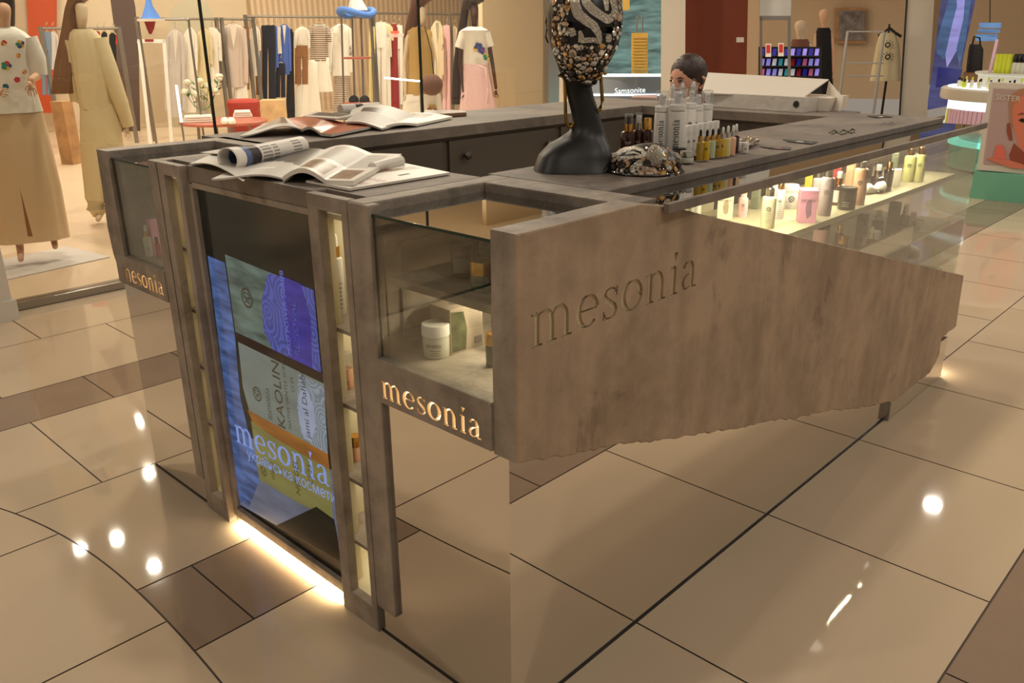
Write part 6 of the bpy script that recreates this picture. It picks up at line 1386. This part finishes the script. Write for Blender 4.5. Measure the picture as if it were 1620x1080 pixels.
# ================================================================== THE SELLER BEHIND THE END WORKTOP
P = Plane(1091, 3.95); W_ = root_at('person', 'person with dark tied-back hair seated behind the far end of the kiosk, head lowered', 'person', P, 1095, 0)
mat('shirt_black', (30, 28, 30), .8); mat('lip', (170, 96, 88), .5); mat('eye_dark', (30, 20, 16), .2); mat('stool_metal', (120, 118, 114), .4, .8)
figure(P, [(1110, 330, 26, .12), (1106, 270, 32, .10), (1098, 212, 30, .06), (1094, 178, 12, .04), (1090, 158, 14, .0), (1134, 216, 13, .08), (1146, 270, 10, .05), (1132, 312, 8, -.04), (1062, 216, 13, .04), (1052, 270, 10, 0), (1066, 312, 8, -.04),
    (1128, 345, 20, .06), (1150, 356, 15, -.08), (1150, 470, 10, -.04), (1156, 484, 8, -.12), (1086, 345, 20, .06), (1058, 356, 15, -.08), (1058, 470, 10, -.04), (1052, 484, 8, -.12)],
    [(0, 1), (1, 2), (2, 3), (3, 4), (2, 5), (5, 6), (6, 7), (2, 8), (8, 9), (9, 10), (0, 11), (11, 12), (12, 13), (13, 14), (0, 15), (15, 16), (16, 17), (17, 18)], W_, 'shirt_black', 'clothed_body')
def head_pt(u, v, s=1.0, c=None, R=None, turn=.55):
    """face surface: u across (-1 left .. 1 right), v up; the face is turned to the left of the picture"""
    pass
fw = (-P.f*.72-P.u*.62).normalized(); sdv = Vector((0, 0, 1)).cross(fw).normalized(); hc_ = P.at(1088, 127, .0)
q = MB(); nL, nK = 22, 28; vs = []
for i in range(nL+1):
    v = -1+2*i/nL
    for k in range(nK):
        a = 2*PI*k/nK; ca, sa = math.cos(a), math.sin(a); rr = math.sqrt(max(0, 1-abs(v)**2.3)); z = v*.112
        fwd = .094*rr*(1.0 if ca > 0 else .98)*ca; sid = .073*rr*sa*(1-.22*max(0, -v))
        if ca > .5 and v < -.2: fwd *= .96+.05*(-v)
        if ca > .75: # brow, nose, chin relief
            w_ = max(0, 1-abs(sa)/.28); fwd += w_*(.020*math.exp(-((v+.30)/.14)**2)+.008*math.exp(-((v+.06)/.2)**2)+.007*math.exp(-((v+.80)/.12)**2)+.006*math.exp(-((v+.55)/.06)**2))
            fwd -= .006*math.exp(-((v-.02)/.10)**2)*math.exp(-((abs(sa)-.36)/.16)**2)
        vs.append(hc_+fw*fwd+sdv*sid+Vector((0, 0, z)))
q.add(vs, [(i*nK+k, i*nK+(k+1) % nK, (i+1)*nK+(k+1) % nK, (i+1)*nK+k) for i in range(nL) for k in range(nK)]); q.build('head', 'skin_woman', W_, True)
q = MB(); q.tube([P.at(1094, 176, .04), P.at(1091, 150, .02)], .05, 16); q.build('neck', 'skin_woman', W_, True)
q = MB(); c = hc_-fw*.004+Vector((0, 0, .034)); vs = []
for i in range(19):
    t = PI*i/18
    for k in range(24):
        g = 2*PI*k/24; vs.append(c+fw*(.098*math.sin(t)*math.cos(g)*(1 if math.cos(g) < 0 else .93))+sdv*(.082*math.sin(t)*math.sin(g))+Vector((0, 0, .090*math.cos(t))))
q.add(vs, [(i*24+k, i*24+(k+1) % 24, (i+1)*24+(k+1) % 24, (i+1)*24+k) for i in range(18) for k in range(24)]); hr = q.build('hair', 'hair_dark', W_, True)
q = MB(); c = hc_-fw*.035+Vector((0, 0, -.008)); q.add([c+fw*(.076*math.sin(PI*i/16)*math.cos(2*PI*k/24))+sdv*(.0745*math.sin(PI*i/16)*math.sin(2*PI*k/24))+Vector((0, 0, .092*math.cos(PI*i/16))) for i in range(17) for k in range(24)], [(i*24+k, i*24+(k+1) % 24, (i+1)*24+(k+1) % 24, (i+1)*24+k) for i in range(16) for k in range(24)]); q.build('hair_back', 'hair_dark', W_, True)
q = MB(); q.ball(tuple(hc_-fw*.125+Vector((0, 0, -.01))), .038, 16); q.build('hair_bun', 'hair_dark', W_, True)
def fp(s_, v, lift=.002):
    rr = math.sqrt(max(0, 1-abs(v)**2.3)); ca = math.sqrt(1-s_*s_); fwd = .094*rr*ca-.006*math.exp(-((v-.02)/.10)**2); return hc_+fw*(fwd+lift)+sdv*(.073*rr*s_)+Vector((0, 0, v*.112))
for sg in (-1, 1):
    q = MB(); q.tube([fp(sg*.18, .10, .004), fp(sg*.36, .15, .003), fp(sg*.55, .11, .002)], [.002, .0034, .0016], 6); q.build('eyebrow', 'hair_dark', W_, True)
    q = MB(); c = fp(sg*.37, .0, .0); q.ball(tuple(c), (.013, .013, .006), 12); q.build('eye', 'eye_dark', W_, True)
    q = MB(); q.tube([hc_-fw*.01+sdv*(sg*.073)+Vector((0, 0, .02)), hc_-fw*.022+sdv*(sg*.086)+Vector((0, 0, .008)), hc_-fw*.018+sdv*(sg*.084)+Vector((0, 0, -.022)), hc_-fw*.006+sdv*(sg*.072)+Vector((0, 0, -.036))], [.007, .010, .009, .006], 8); q.build('ear', 'skin_woman', W_, True)
q = MB(); q.tube([fp(-.2, -.56, .003), fp(0, -.55, .009), fp(.2, -.56, .003)], [.003, .006, .003], 8); q.build('mouth', 'lip', W_, True)
c = P.at(1108, 340, .10); so = thing('stool', 'metal stool under the seated person, behind the end worktop', 'stool', (c.x, c.y, 0)); q = MB(); zz = P.at(1108, 352, .1).z-.02; q.lathe([(.16, zz-.04), (.17, zz-.02), (.15, zz)], (c.x, c.y, 0), 24); q.build('seat', 'black_plastic', so, True); q = MB(); q.lathe([(.02, .02), (.02, zz-.03)], (c.x, c.y, 0), 12); q.lathe([(.2, 0), (.2, .015), (.03, .03)], (c.x, c.y, 0), 24); q.build('pedestal', 'stool_metal', so, True)

# ================================================================== SHOPS TO THE RIGHT
mat('wall_white', (206, 198, 182), .6); mat('panel_grey', (188, 188, 184), .5); mat('door_orange', (110, 44, 14), .5); mat('wall_beige', (206, 178, 142), .6); mat('ledge_grey', (120, 130, 140), .3)
mat('suitcase_yellow', (206, 168, 84), .3, emit=.10); mat('phone_violet', (150, 140, 226), .3, emit=.5); mat('phone_pink', (236, 120, 170), .3, emit=.2); mat('phone_white', (236, 234, 240), .3, emit=.3); mat('phone_red', (200, 50, 70), .3, emit=.1); mat('phone_teal', (70, 170, 180), .3, emit=.3); mat('phone_blue', (50, 50, 160), .3, emit=.3)
mat('teal_panel', (108, 170, 142), .4); mat('teal_lit', (120, 236, 220), .4, emit=.9); mat('poster_bg', (176, 150, 146), .5); mat('face_skin', (206, 120, 92), .5); mat('face_shade', (140, 70, 52), .5); mat('hair_fair', (170, 120, 88), .5); mat('jar_coral', (214, 110, 92), .4)
mat('lit_white', (226, 240, 244), .5, emit=1.0); mat('product_yellow', (214, 222, 70), .4); mat('product_pink', (228, 190, 214), .4); mat('dark_steel', (60, 56, 54), .4, .5); mat('paper_sign', (214, 60, 50), .5); mat('mirror_dark', (90, 84, 78), .05, .9)
emat('foliage_screen', (120, 150, 140), .6, 3.2, .6); emat('blue_screen', (96, 96, 146), .5, 1.5, .35); emat('sea_screen', (110, 146, 190), .7, 3, .4)
PF = Plane(1240, 21.0); board(PF, [(905, -220), (1900, -220), (1900, floor_y(PF, 1500)), (905, floor_y(PF, 950))], 'wall_far', 'wall_beige', .1)
P1 = Plane(905, 8.4); f1 = floor_y(P1, 905); board(P1, [(882, -260), (938, -260), (936, f1), (880, f1)], 'wall_pier', 'wall_white', .2)
P2 = Plane(990, 9.4); f2 = floor_y(P2, 990)
board(P2, [(925, -200), (1052, -200), (1048, 118), (925, 118)], 'window_4', 'foliage_screen', .05, True, None, .6)
ss = thing('lit_shop_window', 'blue grey curved window plinth lettered with a luggage shop name', 'shop window', (P2.o.x, P2.o.y, 0))
q = MB(); n = 14; vs = []
for i in range(n+1):
    x = 930+120*i/n; o_ = -.22*math.sin(PI*i/n)
    vs += [P2.at(x, 119, o_), P2.at(x, 151, o_), P2.at(x, f2, o_)]
q.add(vs, [(3*i+j, 3*i+3+j, 3*i+4+j, 3*i+1+j) for i in range(n) for j in (0, 1)]); q.build('plinth', 'ledge_grey', ss, True)
q = MB(); q.tube([P2.at(930+120*i/n, 119, -.22*math.sin(PI*i/n)) for i in range(n+1)], .018, 6); q.build('lit_edge', 'lit_white', ss)
q = MB(); q.tube([P2.at(930+120*i/n, 150, -.01-.22*math.sin(PI*i/n)) for i in range(n+1)], .014, 6); q.build('lit_edge', 'lit_white', ss)
o = P2.at(972, 148, -.27); o2 = P2.at(1021, 146, -.27); tx = sans('Sams\u25b2nite' if False else 'Samsonite', o, (o2-o).normalized(), (0, 0, 1), .125, 'shop_name', 'lit_white', ss)
w_ = max((v.co-o).dot((o2-o).normalized()) for v in tx.data.vertices); k_ = (o2-o).length/w_
for v in tx.data.vertices: v.co = o+(v.co-o)*k_
sc_ = thing('suitcase', 'yellow ribbed upright suitcase in the luggage shop window', 'suitcase', P2.at(1012, 118, .1)); A = [P2.at(999, 53, .1), P2.at(1026, 53, .1), P2.at(1025, 118, .1), P2.at(998, 118, .1)]
def slab(P, l, r_, t, b, off, th, mb=None, mi=None):
    mb = mb or MB(); A = [P.at(l, t, off), P.at(r_, t, off), P.at(r_, b, off), P.at(l, b, off)]; B = [p_+P.f*th for p_ in A]
    return mb.add(A+B, [(0, 1, 2, 3), (7, 6, 5, 4), (0, 4, 5, 1), (1, 5, 6, 2), (2, 6, 7, 3), (3, 7, 4, 0)], mi)
slab(P2, 999, 1025, 52, 117, .1, .2).build('shell', 'suitcase_yellow', sc_)
q = MB()
for i in range(11): slab(P2, 1001, 1023, 58+i*5, 60.5+i*5, .085, .02, q)
q.build('ribs', 'suitcase_yellow', sc_); q = MB(); q.tube([P2.at(1007, 52, .2), P2.at(1008, 25, .2), P2.at(1016, 25, .2), P2.at(1016, 52, .2)], .01, 6); q.build('handle', 'steel', sc_)
board(P2, [(985, -40), (996, -40), (996, 16), (985, 16)], 'yellow_bag', 'suitcase_yellow', .15, False, None, .3); tag(bpy.data.objects['yellow_bag'], 'yellow ribbed bag at the top of the luggage window', 'bag')
P3 = Plane(1065, 8.2); f3 = floor_y(P3, 1065); board(P3, [(1047, -260), (1086, -260), (1083, f3), (1045, f3)], 'wall_column', 'wall_white', .3)
P4 = Plane(1133, 8.6); f4 = floor_y(P4, 1133); board(P4, [(1084, -260), (1189, -260), (1178, f4), (1080, f4)], 'door_1', 'door_orange', .06)
sg_ = slab(P4, 1165, 1177, 59, 67, -.01, .01).build('door_sign', 'wall_white'); tag(sg_, 'small pale sign on the dark orange door', 'sign')
P5 = Plane(1192, 9.2); f5 = floor_y(P5, 1192); board(P5, [(1184, -260), (1206, -260), (1197, f5), (1176, f5)], 'wall_pier', 'wall_beige', .2)
P6 = Plane(1225, 10.5); f6 = floor_y(P6, 1225); board(P6, [(1205, -200), (1256, -200), (1251, 25), (1202, 25)], 'wall_panel_grey', 'panel_grey', .1)
# glass cabinet with phone cases
pc = thing('phone_case_cabinet', 'steel framed glass cabinet of phone cases by the grey wall panel', 'cabinet', (P6.o.x, P6.o.y, 0))
q = MB(); slab(P6, 1202, 1206, 26, f6, 0, .05, q); slab(P6, 1246, 1251, 26, f6, 0, .05, q); slab(P6, 1202, 1251, 25, 32, 0, .05, q); q.build('frame', 'steel', pc)
slab(P6, 1200, 1300, 74, f6, .4, .05).build('back_board', 'dark_steel', pc)
for i, y in enumerate((88, 104, 120)): slab(P6, 1200, 1298, y, y+1.5, .12, .28).build('shelf', 'dark_steel', pc)
cols = ['phone_violet', 'phone_white', 'phone_pink', 'phone_white', 'phone_red', 'phone_violet', 'phone_teal', 'phone_blue']; rn = random.Random(3)
for j, y in enumerate((88, 104, 120)):
    for i in range(10):
        x = 1202+i*9.6; c_ = cols[(i*3+j*5) % 8] if j else ('phone_violet' if i % 2 else 'phone_blue'); m_ = MB(); A = [P6.at(x, y, .2), P6.at(x+6.2, y, .2), P6.at(x+8, y-11, .3), P6.at(x+1.8, y-11, .3)]; B = [p_+P6.f*.02 for p_ in A]
        m_.add(A+B, [(0, 1, 2, 3), (7, 6, 5, 4), (0, 4, 5, 1), (1, 5, 6, 2), (2, 6, 7, 3), (3, 7, 4, 0)]); tag(m_.build('phone_case', c_), 'phone case tilted on a shelf of the glass cabinet', 'phone case', 'phone cases on the glass cabinet shelves')
for i, (x, y) in enumerate(((1211, 69), (1231, 68))):
    o = thing('paper_notice', ('left' if i == 0 else 'right')+' red and white notice stuck on the phone case cabinet', 'notice', P6.at(x, y, -.02)); slab(P6, x, x+9, y, y+21, -.03, .004).build('sheet', 'cloth_white', o); slab(P6, x+1.5, x+7.5, y+2, y+15, -.034, .003).build('red_field', 'paper_sign', o)
# two bald mannequins
def mini_mannequin(label, P, x, top, m, dress, w_, hy, armpts):
    fy = floor_y(P, x); r = root_at('mannequin', label, 'mannequin', P, x, 0)
    figure(P, [(x, hy+95, w_*.24, 0), (x, hy+60, w_*.24, 0), (x, hy+36, w_*.24, 0), (x, hy+20, w_*.15, 0), (x, hy+6, w_*.30, -.02), (x, hy-6, w_*.34, .01), (x-w_*.40, hy+33, w_*.12, 0)]+armpts[0]+[(x+w_*.40, hy+33, w_*.12, 0)]+armpts[1]+[(x-w_*.2, hy+150, w_*.2, 0), (x-w_*.2, fy-3, w_*.12, 0), (x+w_*.2, hy+150, w_*.2, 0), (x+w_*.2, fy-3, w_*.12, 0)],
        [(0, 1), (1, 2), (2, 3), (3, 4), (4, 5), (2, 6), (6, 7), (7, 8), (2, 9), (9, 10), (10, 11), (0, 12), (12, 13), (0, 14), (14, 15)], r, m)
    for s_ in (0, 1):
        e, h_ = armpts[s_]; dx, dy = h_[0]-e[0], h_[1]-e[1]; l = math.hypot(dx, dy); hand(P, h_[0], h_[1], dx/l, dy/l, r, m, 7, h_[3])
    loft(P, [(hy+24, x-w_*.32, x+w_*.32, .7), (hy+34, x-w_*.44, x+w_*.44, .6), (hy+70, x-w_*.42, x+w_*.42, .6), (hy+100, x-w_*.46, x+w_*.46, .6), (hy+150, x-w_*.6, x+w_*.6, .55)], fold=.03, nf=6, cap=False).build('dress', dress, r, True); return r
P7 = Plane(1266, 11.2); mini_mannequin('bald cream mannequin in brown top, hands crossed, left of the pair', P7, 1266, 25, 'skin_cream', 'cloth_brown_top', 38, 38, ([(1246, 92, 4, 0), (1260, 122, 3, -.2)], [(1285, 90, 4, 0), (1268, 118, 3, -.2)]))
P8 = Plane(1303, 11.8); mini_mannequin('bald mannequin in black dress, right of the pair', P8, 1303, 12, 'skin_mannequin', 'cloth_black', 30, 20, ([(1290, 80, 4, 0), (1292, 122, 3, 0)], [(1318, 80, 4, 0), (1318, 118, 3, 0)]))
# patterned panel, rails, dress on a stand
P9 = Plane(1345, 16.35); o = thing('lattice_picture', 'brown framed lattice panel on the shop wall', 'panel', P9.at(1345, 42)); slab(P9, 1320, 1370, 12, 69, 0, .06).build('frame', 'wood_cork', o); mat('lattice', (128, 118, 112), .6, var=.6, vscale=9); slab(P9, 1327, 1368, 17, 64, -.02, .02).build('field', 'lattice', o)
P10 = Plane(1366, 12.6); f10 = floor_y(P10, 1366); o = thing('display_gondola', 'pale metal display rail with two posts before the beige wall', 'rail', (P10.o.x, P10.o.y, 0))
for (x0, x1) in ((1341, 1333), (1399, 1389)): a, b = P10.at(x0, 50), P10.at(x1, f10); q = MB(); q.tube([a, Vector((a.x, a.y, 0))], .022, 8); q.build('post', 'panel_grey', o, True)
for y in (50, 100, 120): q = MB(); q.tube([P10.at(1340, y), P10.at(1398, y)], .012, 6); q.build('crossbar', 'panel_grey', o)
P11 = Plane(1404, 13.2); f11 = floor_y(P11, 1400); o = thing('dress_on_stand', 'cream sleeveless dress with black round patterns on a thin stand', 'dress', P11.at(1404, 60).xy.to_3d())
loft(P11, [(52, 1394, 1414, .5), (56, 1391, 1417, .4), (72, 1386, 1423, .4), (100, 1381, 1425, .4), (128, 1376, 1425, .4)], fold=.07, nf=7).build('dress_cloth', 'cloth_cream', o, True)
q = MB(); a = P11.at(1402, 128, .02); q.tube([P11.at(1407, 38, .02), P11.at(1406, 52, .02)], .015, 8); q.tube([a, Vector((a.x, a.y, 0))], .02, 8); q.lathe([(.2, 0), (.2, .02)], (a.x, a.y, 0), 20); q.build('stand', 'dark_steel', o, True)
q = MB(); q.tube([P11.at(1389, 57, .02), P11.at(1398, 52, .02), P11.at(1407, 44, .02), P11.at(1416, 52, .02), P11.at(1426, 58, .02)], .022, 8); q.build('hanger', 'dark_steel', o, True)
q = MB()
for cy in (71, 90):
    c = P11.at(1404.5, cy, -.125); q.add([c+P11.u*(.042*f*math.cos(2*PI*k/16))+Vector((0, 0, .042*f*math.sin(2*PI*k/16))) for f in (1, .55) for k in range(16)], [(k, (k+1) % 16, 16+(k+1) % 16, 16+k) for k in range(16)])
    for k in range(10):
        if k in (7, 8): continue
        a = 2*PI*k/10; d = c+P11.u*(.075*math.cos(a))+Vector((0, 0, .065*math.sin(a))); q.add([d+P11.u*.008, d+Vector((0, 0, .012)), d-P11.u*.008, d-Vector((0, 0, .012))], [(0, 1, 2, 3)])
q.build('printed_pattern', 'ink', o)
board(P11, [(1436, -200), (1448, -200), (1429, f11), (1421, f11)], 'trim_5', 'glass_joint', .03, True, None, -.5) if False else None
P12 = Plane(1455, 12.0); f12 = floor_y(P12, 1455); board(P12, [(1450, -220), (1492, -220), (1466, f12), (1424, f12)], 'wall_column', 'wall_white', .3)
board(P12, [(1447, -220), (1450, -220), (1424, f12), (1421, f12)], 'trim_5', 'dark_steel', .3, True, None, -.02)
PX = Plane(1340, 16.5); board(PX, [(1200, -240), (1462, -240), (1445, floor_y(PX, 1440)), (1200, floor_y(PX, 1250))], 'wall_beige_shop', 'wall_beige', .1)
# violet lit poster
P13 = Plane(1500, 12.2); po = thing('lit_poster', 'tall violet lit fashion poster with pale jacket', 'poster', P13.at(1500, 60).xy.to_3d())
def pts_board(P, pts, m, name, parent, off, th=.01):
    q = MB(); A = [P.at(x, y, off) for x, y in pts]; B = [p_+P.f*th for p_ in A]; n = len(A)
    q.add(A+B, [tuple(range(n)), tuple(range(n, 2*n))[::-1]]+[(i, (i+1) % n, n+(i+1) % n, n+i) for i in range(n)]); return q.build(name, m, parent)
pts_board(P13, [(1497, -60), (1556, -60), (1508, 166), (1466, 174)], 'blue_screen', 'panel', po, 0, .12)
emat('lilac_screen', (150, 144, 206), .9, 2, .2); emat('steelblue_screen', (84, 110, 150), .7, 2, .3); emat('navy_screen', (50, 48, 120), .6, 2, .2)
pts_board(P13, [(1512, -30), (1528, -30), (1530, 20), (1516, 76), (1498, 107), (1495, 84)], 'lilac_screen', 'printed_shirt', po, -.012)
pts_board(P13, [(1512, -20), (1514, 10), (1506, 40), (1494, 94), (1482, 84), (1486, 50), (1498, 10), (1506, -20)], 'steelblue_screen', 'printed_jacket', po, -.016)
pts_board(P13, [(1528, -20), (1524, 30), (1513, 78), (1518, 106), (1528, 60), (1536, 0)], 'steelblue_screen', 'printed_jacket', po, -.016)
pts_board(P13, [(1484, 106), (1522, 110), (1514, 140), (1480, 138)], 'navy_screen', 'printed_jeans', po, -.012)
PW = Plane(1600, 15.5); board(PW, [(1540, -240), (1900, -240), (1900, floor_y(PW, 1700)), (1520, floor_y(PW, 1530))], 'wall_right', 'wall_beige', .1)
PS = Plane(1565, 12.5); o = thing('hanging_light_sign', 'tiered blue white lit display hanging in the far shop', 'sign', PS.at(1565, 50)); 
for i, (l, r_, t, b) in enumerate(((1549, 1584, 36, 44), (1547, 1582, 46, 52), (1544, 1578, 54, 65))): slab(PS, l, r_, t, b, 0, .1).build('lit_tier', 'sea_screen', o)
q = MB(); q.tube([PS.at(1566, 36, .05), PS.at(1568, -190, .05)], .008, 6); q.build('cord', 'dark_steel', o)
o = thing('dark_bag', 'dark upright bag beside the violet poster', 'bag', PS.at(1545, 90)); loft(PS, [(70, 1534, 1552, .4), (78, 1532, 1556, .4), (114, 1528, 1554, .4)], pw=.7).build('body', 'dark_steel', o, True); q = MB(); q.tube([PS.at(1538, 72), PS.at(1541, 58), PS.at(1550, 60), PS.at(1551, 72)], .015, 6); q.build('handle', 'dark_steel', o); cy = floor_y(PS, 1540)
o2 = thing('upholstered_block', 'brown block seat under the dark bag in the far shop', 'seat', PS.at(1540, 120)); slab(PS, 1524, 1560, 115, cy, -.1, .5).build('block', 'wood_cork', o2)
# cosmetics island
PI_ = Plane(1655, 7.9); cc = PI_.o.copy(); isl = thing('cosmetics_island', 'round white lit cosmetics island with teal foot', 'display island', (cc.x, cc.y, 0)); RI = (PI_.at(1655, 150)-PI_.at(1504, 150)).length
def zy(py, off=0): return PI_.at(1590, py, -RI*.8+off).z
cz = (cc.x, cc.y, 0)
q = MB(); q.lathe([(RI*.99, zy(163)), (RI, zy(160)), (RI, zy(146)), (RI*.98, zy(144)), (.01, zy(144))], cz, 64); q.build('counter_ring', 'wall_white', isl, True)
q = MB(); q.lathe([(RI*.93, zy(143.5)), (RI*.93, zy(142)), (.01, zy(142))], cz, 64); q.build('lit_counter', 'lit_white', isl, True)
q = MB(); q.lathe([(RI*.90, zy(206)), (RI*.90, zy(162))], cz, 64, cap=False); q.build('lit_back', 'lit_white', isl, True)
q = MB(); q.lathe([(RI*.97, zy(212)), (RI*.97, zy(206)), (RI*.9, zy(205.5))], cz, 64, cap=False); q.build('shelf', 'wall_white', isl, True)
q = MB(); q.lathe([(RI*.70, .28), (RI*.85, .40), (RI*.95, zy(212))], cz, 64, cap=False); q.build('tapered_body', 'panel_grey', isl, True)
q = MB(); q.lathe([(RI*.80, .02), (RI*.80, .24)], cz, 64); q.build('teal_foot', 'teal_panel', isl, True)
q = MB(); q.lathe([(RI*.83, .24), (RI*.83, .275)], cz, 64); q.build('lit_band', 'teal_lit', isl, True)
q = MB(); q.lathe([(RI*.62, zy(142)), (RI*.62, zy(124)), (RI*.66, zy(121)), (RI*.66, zy(118)), (.01, zy(118))], cz, 48); q.build('upper_tier', 'wall_white', isl, True)
def on_isl(ang, rr, z): a = math.atan2(CAM.y-cc.y, CAM.x-cc.x)+ang; return Vector((cc.x+RI*rr*math.cos(a), cc.y+RI*rr*math.sin(a), z))
zc = zy(142); zt = zy(118); G1 = 'small bottles on the cosmetics island'
for i in range(16):
    p = on_isl(-1.15+i*.07, .84+(i % 2)*.05, zc); q = thing('small_bottle', 'small clear or yellow bottle on the lit island counter', 'bottle', p, 0, G1)
    m_ = MB(); m_.lathe([(.016, 0), (.016, .045+.01*(i % 3)), (.008, .055+.01*(i % 3))], p, 10); m_.build('body', 'product_yellow' if i % 3 == 0 else 'white_plastic', q, True); m_ = MB(); m_.lathe([(.009, .05+.01*(i % 3)), (.009, .08+.01*(i % 3))], p, 8); m_.build('cap', 'black_cap' if i % 3 < 2 else 'product_yellow', q, True)
for i in range(4):
    p = on_isl(-.78+i*.085, .60, zt); q = MB(); q.box(-.022, .022, -.02, .02, 0, .17, M=Matrix.Translation(p) @ Matrix.Rotation(.8, 4, 'Z')); tag(q.build('yellow_carton', 'product_yellow'), 'tall yellow green carton on the island upper tier', 'box', 'yellow cartons on the island')
for i in range(5):
    p = on_isl(-.42+i*.075, .60, zt); q = thing('black_cap_bottle', 'clear bottle with large black cap on the island upper tier', 'bottle', p, 0, 'black capped bottles on the island'); m_ = MB(); m_.lathe([(.026, 0), (.026, .09), (.02, .10)], p, 14); m_.build('body', 'sage_jar', q, True); m_ = MB(); m_.lathe([(.022, .10), (.024, .16), (.015, .175)], p, 12); m_.build('cap', 'black_cap', q, True)
p = on_isl(-.95, .60, zt); q = MB(); q.box(-.012, .012, -.012, .012, 0, .30, M=Matrix.Translation(p) @ Matrix.Rotation(.16, 4, 'Y')); tag(q.build('pink_wand', 'product_pink'), 'tall slanting pink tube on the island upper tier', 'tube')
for j, (zb) in enumerate((zy(205),)):
    for i in range(13):
        p = on_isl(-1.1+i*.062, .935, zb); q = MB(); q.box(-.022, .022, -.02, .02, 0, .15, M=Matrix.Translation(p) @ Matrix.Rotation(math.atan2(CAM.y-cc.y, CAM.x-cc.x)-1.1+i*.062, 4, 'Z')); tag(q.build('pink_carton' if i else 'lime_carton', 'product_pink' if i else 'product_yellow'), 'pale pink carton in the lit island cabinet' if i else 'lime carton at the left of the lit island cabinet', 'box', 'pink cartons in the lit island' if i else None)
light('island_light', 'POINT', (cc.x-RI*.9, cc.y-RI*.4, .20), 4, (.45, 1, .92), .15)
# framed poster with a face, on a teal plinth
PP_ = Plane(1600, 6.45); fp_ = thing('framed_poster', 'framed poster of a face and a hand holding a coral jar', 'poster', PP_.at(1610, 200).xy.to_3d())
pts_board(PP_, [(1566, 130), (1790, 142), (1790, 292), (1545, 268)], 'wall_white', 'frame', fp_, .0, .10)
pts_board(PP_, [(1572, 140), (1775, 150), (1775, 278), (1556, 259)], 'poster_bg', 'picture', fp_, -.006, .004)
pts_board(PP_, [(1600, 160), (1604, 150), (1614, 142), (1632, 141), (1650, 150), (1656, 180), (1652, 215), (1640, 240), (1626, 246), (1612, 232), (1604, 205), (1599, 180)], 'face_skin', 'printed_face', fp_, -.010, .003)
pts_board(PP_, [(1597, 178), (1596, 164), (1600, 150), (1612, 141), (1630, 139), (1622, 148), (1608, 156), (1601, 172), (1602, 200), (1598, 195)], 'hair_fair', 'printed_hair', fp_, -.013, .003)
pts_board(PP_, [(1593, 196), (1597, 194), (1600, 205), (1602, 222), (1597, 222), (1593, 210)], 'face_shade', 'printed_ear', fp_, -.013, .003)
pts_board(PP_, [(1604, 226), (1612, 234), (1628, 248), (1640, 262), (1600, 262), (1596, 246)], 'face_shade', 'printed_neck', fp_, -.009, .003)
pts_board(PP_, [(1611, 190), (1617, 187), (1625, 190), (1618, 194)], 'eye_dark', 'printed_eye', fp_, -.014, .003)
pts_board(PP_, [(1609, 182), (1616, 178), (1627, 181), (1616, 181)], 'face_shade', 'printed_eyebrow', fp_, -.014, .003)
pts_board(PP_, [(1561, 251), (1572, 249), (1592, 252), (1612, 258), (1640, 268), (1600, 266), (1575, 257)], 'face_skin', 'printed_hand', fp_, -.014, .003)
pts_board(PP_, [(1574, 236), (1590, 237), (1592, 252), (1572, 250)], 'jar_coral', 'printed_jar', fp_, -.016, .003); pts_board(PP_, [(1576, 229), (1588, 230), (1588, 237), (1576, 236)], 'jar_coral', 'printed_lid', fp_, -.016, .003)
o = PP_.at(1575, 157, -.016); o2_ = PP_.at(1614, 161, -.016); tx = sans('SISTER', o, (o2_-o).normalized(), (0, 0, 1), .05, 'poster_lettering', 'wall_white', fp_); w_ = max((v.co-o).dot((o2_-o).normalized()) for v in tx.data.vertices)
for v in tx.data.vertices: v.co = o+(v.co-o)*((o2_-o).length/w_)
pl2 = thing('teal_plinth', 'curved teal plinth under the framed face poster', 'plinth', PP_.at(1600, 300, .2).xy.to_3d())
q = MB(); n = 10; vs = []
for i in range(n+1):
    x = 1541+250*i/n; o_ = .02-.10*math.sin(PI*i/n); a = PP_.at(x, 270+24*i/n, o_); vs += [a, Vector((a.x, a.y, 0)), a+PP_.f*.45, Vector((a.x, a.y, 0))+PP_.f*.45]
q.add(vs, [(4*i, 4*i+1, 4*i+5, 4*i+4) for i in range(n)]+[(4*i+2, 4*i+6, 4*i+7, 4*i+3) for i in range(n)]+[(4*i, 4*i+4, 4*i+6, 4*i+2) for i in range(n)]+[(0, 2, 3, 1), (4*n, 4*n+1, 4*n+3, 4*n+2)]); q.build('plinth', 'teal_panel', pl2, True)
for (x, y, e) in ((8.5, 6.0, 70), (13.5, 6.2, 110), (13.5, -2.5, 60)): light('far_shop_light', 'AREA', (x, y, 3.9), e, (1, .93, .82), .8)
